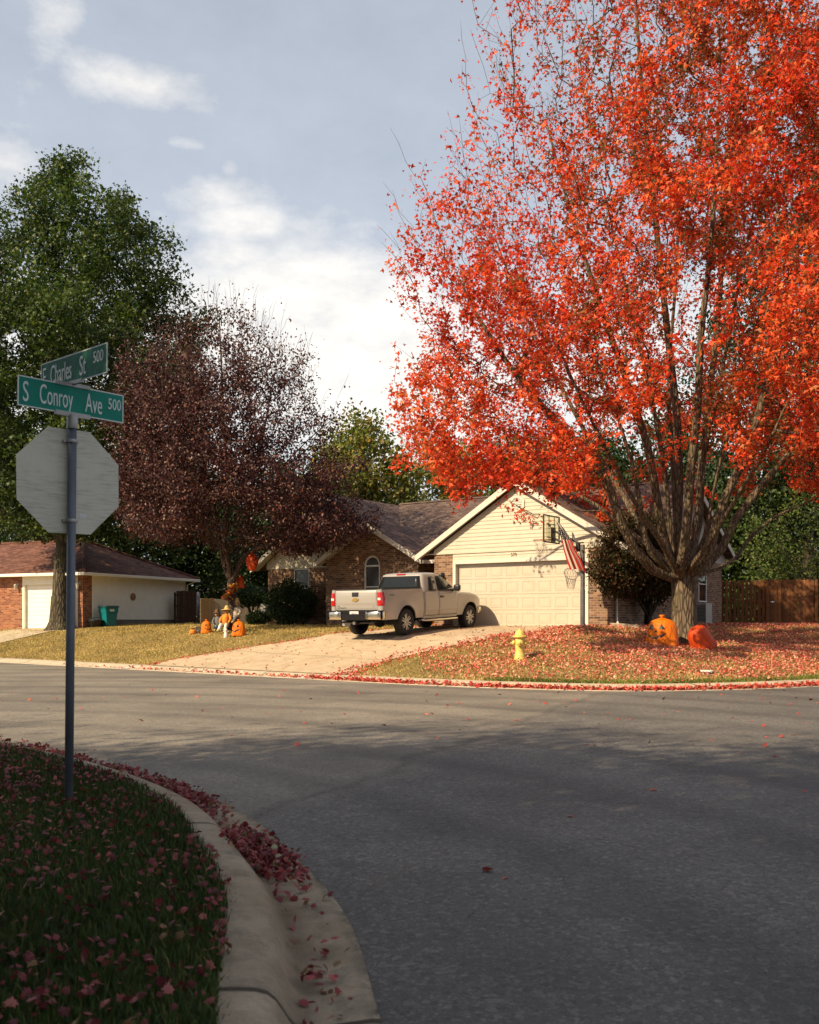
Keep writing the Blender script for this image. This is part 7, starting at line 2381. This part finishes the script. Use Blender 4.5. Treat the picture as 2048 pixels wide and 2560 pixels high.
# flatten the cloud noise towards the horizon as a real cloud deck does
warp = t.n('ShaderNodeVectorMath', operation='MULTIPLY'); t.set(warp, 0, dirv); warp.inputs[1].default_value = (1, 1, 1.9)
n1 = t.noise(4.2, warp.outputs[0], 8, 0.62)
n2 = t.noise(14, warp.outputs[0], 7, 0.65)
nz = t.math('ADD', t.math('MULTIPLY', n1, .62), t.math('MULTIPLY', n2, .38))
nz0 = t.math('SUBTRACT', nz, 0.5)
# (pixel centre, radii in pixels, tilt, weight)
BLOBS = [(130, 70, 45, 130, 24, .50), (200, 190, 70, 50, 35, .48), (350, 212, 125, 36, 3, .72), (465, 357, 45, 18, 0, .5), (575, 425, 28, 24, 0, .5),
         (20, 410, 65, 65, 0, .75), (560, 490, 120, 45, -8, .7), (600, 560, 110, 60, 0, .8), (570, 640, 130, 55, -8, .8),
         (880, 780, 330, 150, 8, 1.0), (700, 900, 420, 260, 0, 1.15), (1000, 1000, 420, 260, 0, 1.1), (300, 480, 110, 40, 10, .3),
         (150, 1000, 500, 260, 0, .8), (1700, 1000, 700, 300, 0, .8)]
mask = None
for (px, py, rx, ry, tilt, wt) in BLOBS:
    c = Vector(((px - CX) / F, 1.0, (HY - py) / F)); sc_ = c.length; c.normalize()
    e1 = c.cross(Vector((0, 0, 1))).normalized(); e2 = e1.cross(c).normalized()
    a = R(tilt)
    f1 = e1 * math.cos(a) - e2 * math.sin(a); f2 = e1 * math.sin(a) + e2 * math.cos(a)
    du = t.math('MULTIPLY', vdot(dirv, f1), F / rx / sc_ * 1.0)
    dvv = t.math('MULTIPLY', vdot(dirv, f2), F / ry / sc_ * 1.0)
    r2 = t.math('ADD', t.math('MULTIPLY', du, du), t.math('MULTIPLY', dvv, dvv))
    fr = t.math('GREATER_THAN', vdot(dirv, c), 0.0)
    g = t.math('MULTIPLY', t.math('POWER', 2.718, t.math('MULTIPLY', r2, -0.9)), t.math('MULTIPLY', fr, wt))
    mask = g if mask is None else t.math('MAXIMUM', mask, g)
cov = t.math('ADD', mask, t.math('MULTIPLY', nz0, 2.1))
cm = t.ramp(cov, [(0.25, 0.0), (1.0, .95)])
lowveil = t.ramp(sepd.outputs[2], [(0.0, .75), (.30, .56), (.55, .46)])   # thin high haze
veil = t.math('ADD', lowveil, t.math('MULTIPLY', nz0, .35), clamp=True)
skc = t.mix(1.0, sky.outputs[0], (1.0, 1.0, 1.0, 1), 'MULTIPLY')
hz = t.mix(veil, skc, (7.8, 8.15, 8.6, 1))
cshade = t.mix(t.ramp(n2, [(.3, 0.0), (.7, 1.0)]), (8.6, 8.3, 7.9, 1), (10.6, 10.1, 9.3, 1))
fin = t.mix(cm, hz, cshade)
t.set(bg, 'Color', fin); bg.inputs['Strength'].default_value = 0.074
nt.links.new(bg.outputs[0], out.inputs[0])

# ------------------------------------------------------------------ camera
cd = bpy.data.cameras.new('camera'); cam = link(bpy.data.objects.new('camera', cd))
cd.sensor_fit = 'HORIZONTAL'; cd.sensor_width = 24.0; cd.lens = F / 2048 * 24
cam.location = (0, 0, CZ); cam.rotation_euler = (R(90), 0, 0)
cd.shift_y = (HY - 1280) / 2048
cd.clip_start = 0.1; cd.clip_end = 5000
cd.dof.use_dof = True; cd.dof.focus_distance = 29.0; cd.dof.aperture_fstop = 4.0
SC.camera = cam
SC.view_settings.view_transform = 'Standard'; SC.view_settings.look = 'None'
SC.view_settings.exposure = 0.66; SC.view_settings.gamma = 1.0
SC.render.film_transparent = False
SC.cycles.max_bounces = 6; SC.cycles.transparent_max_bounces = 8
SC.cycles.use_denoising = True
bpy.context.view_layer.update()
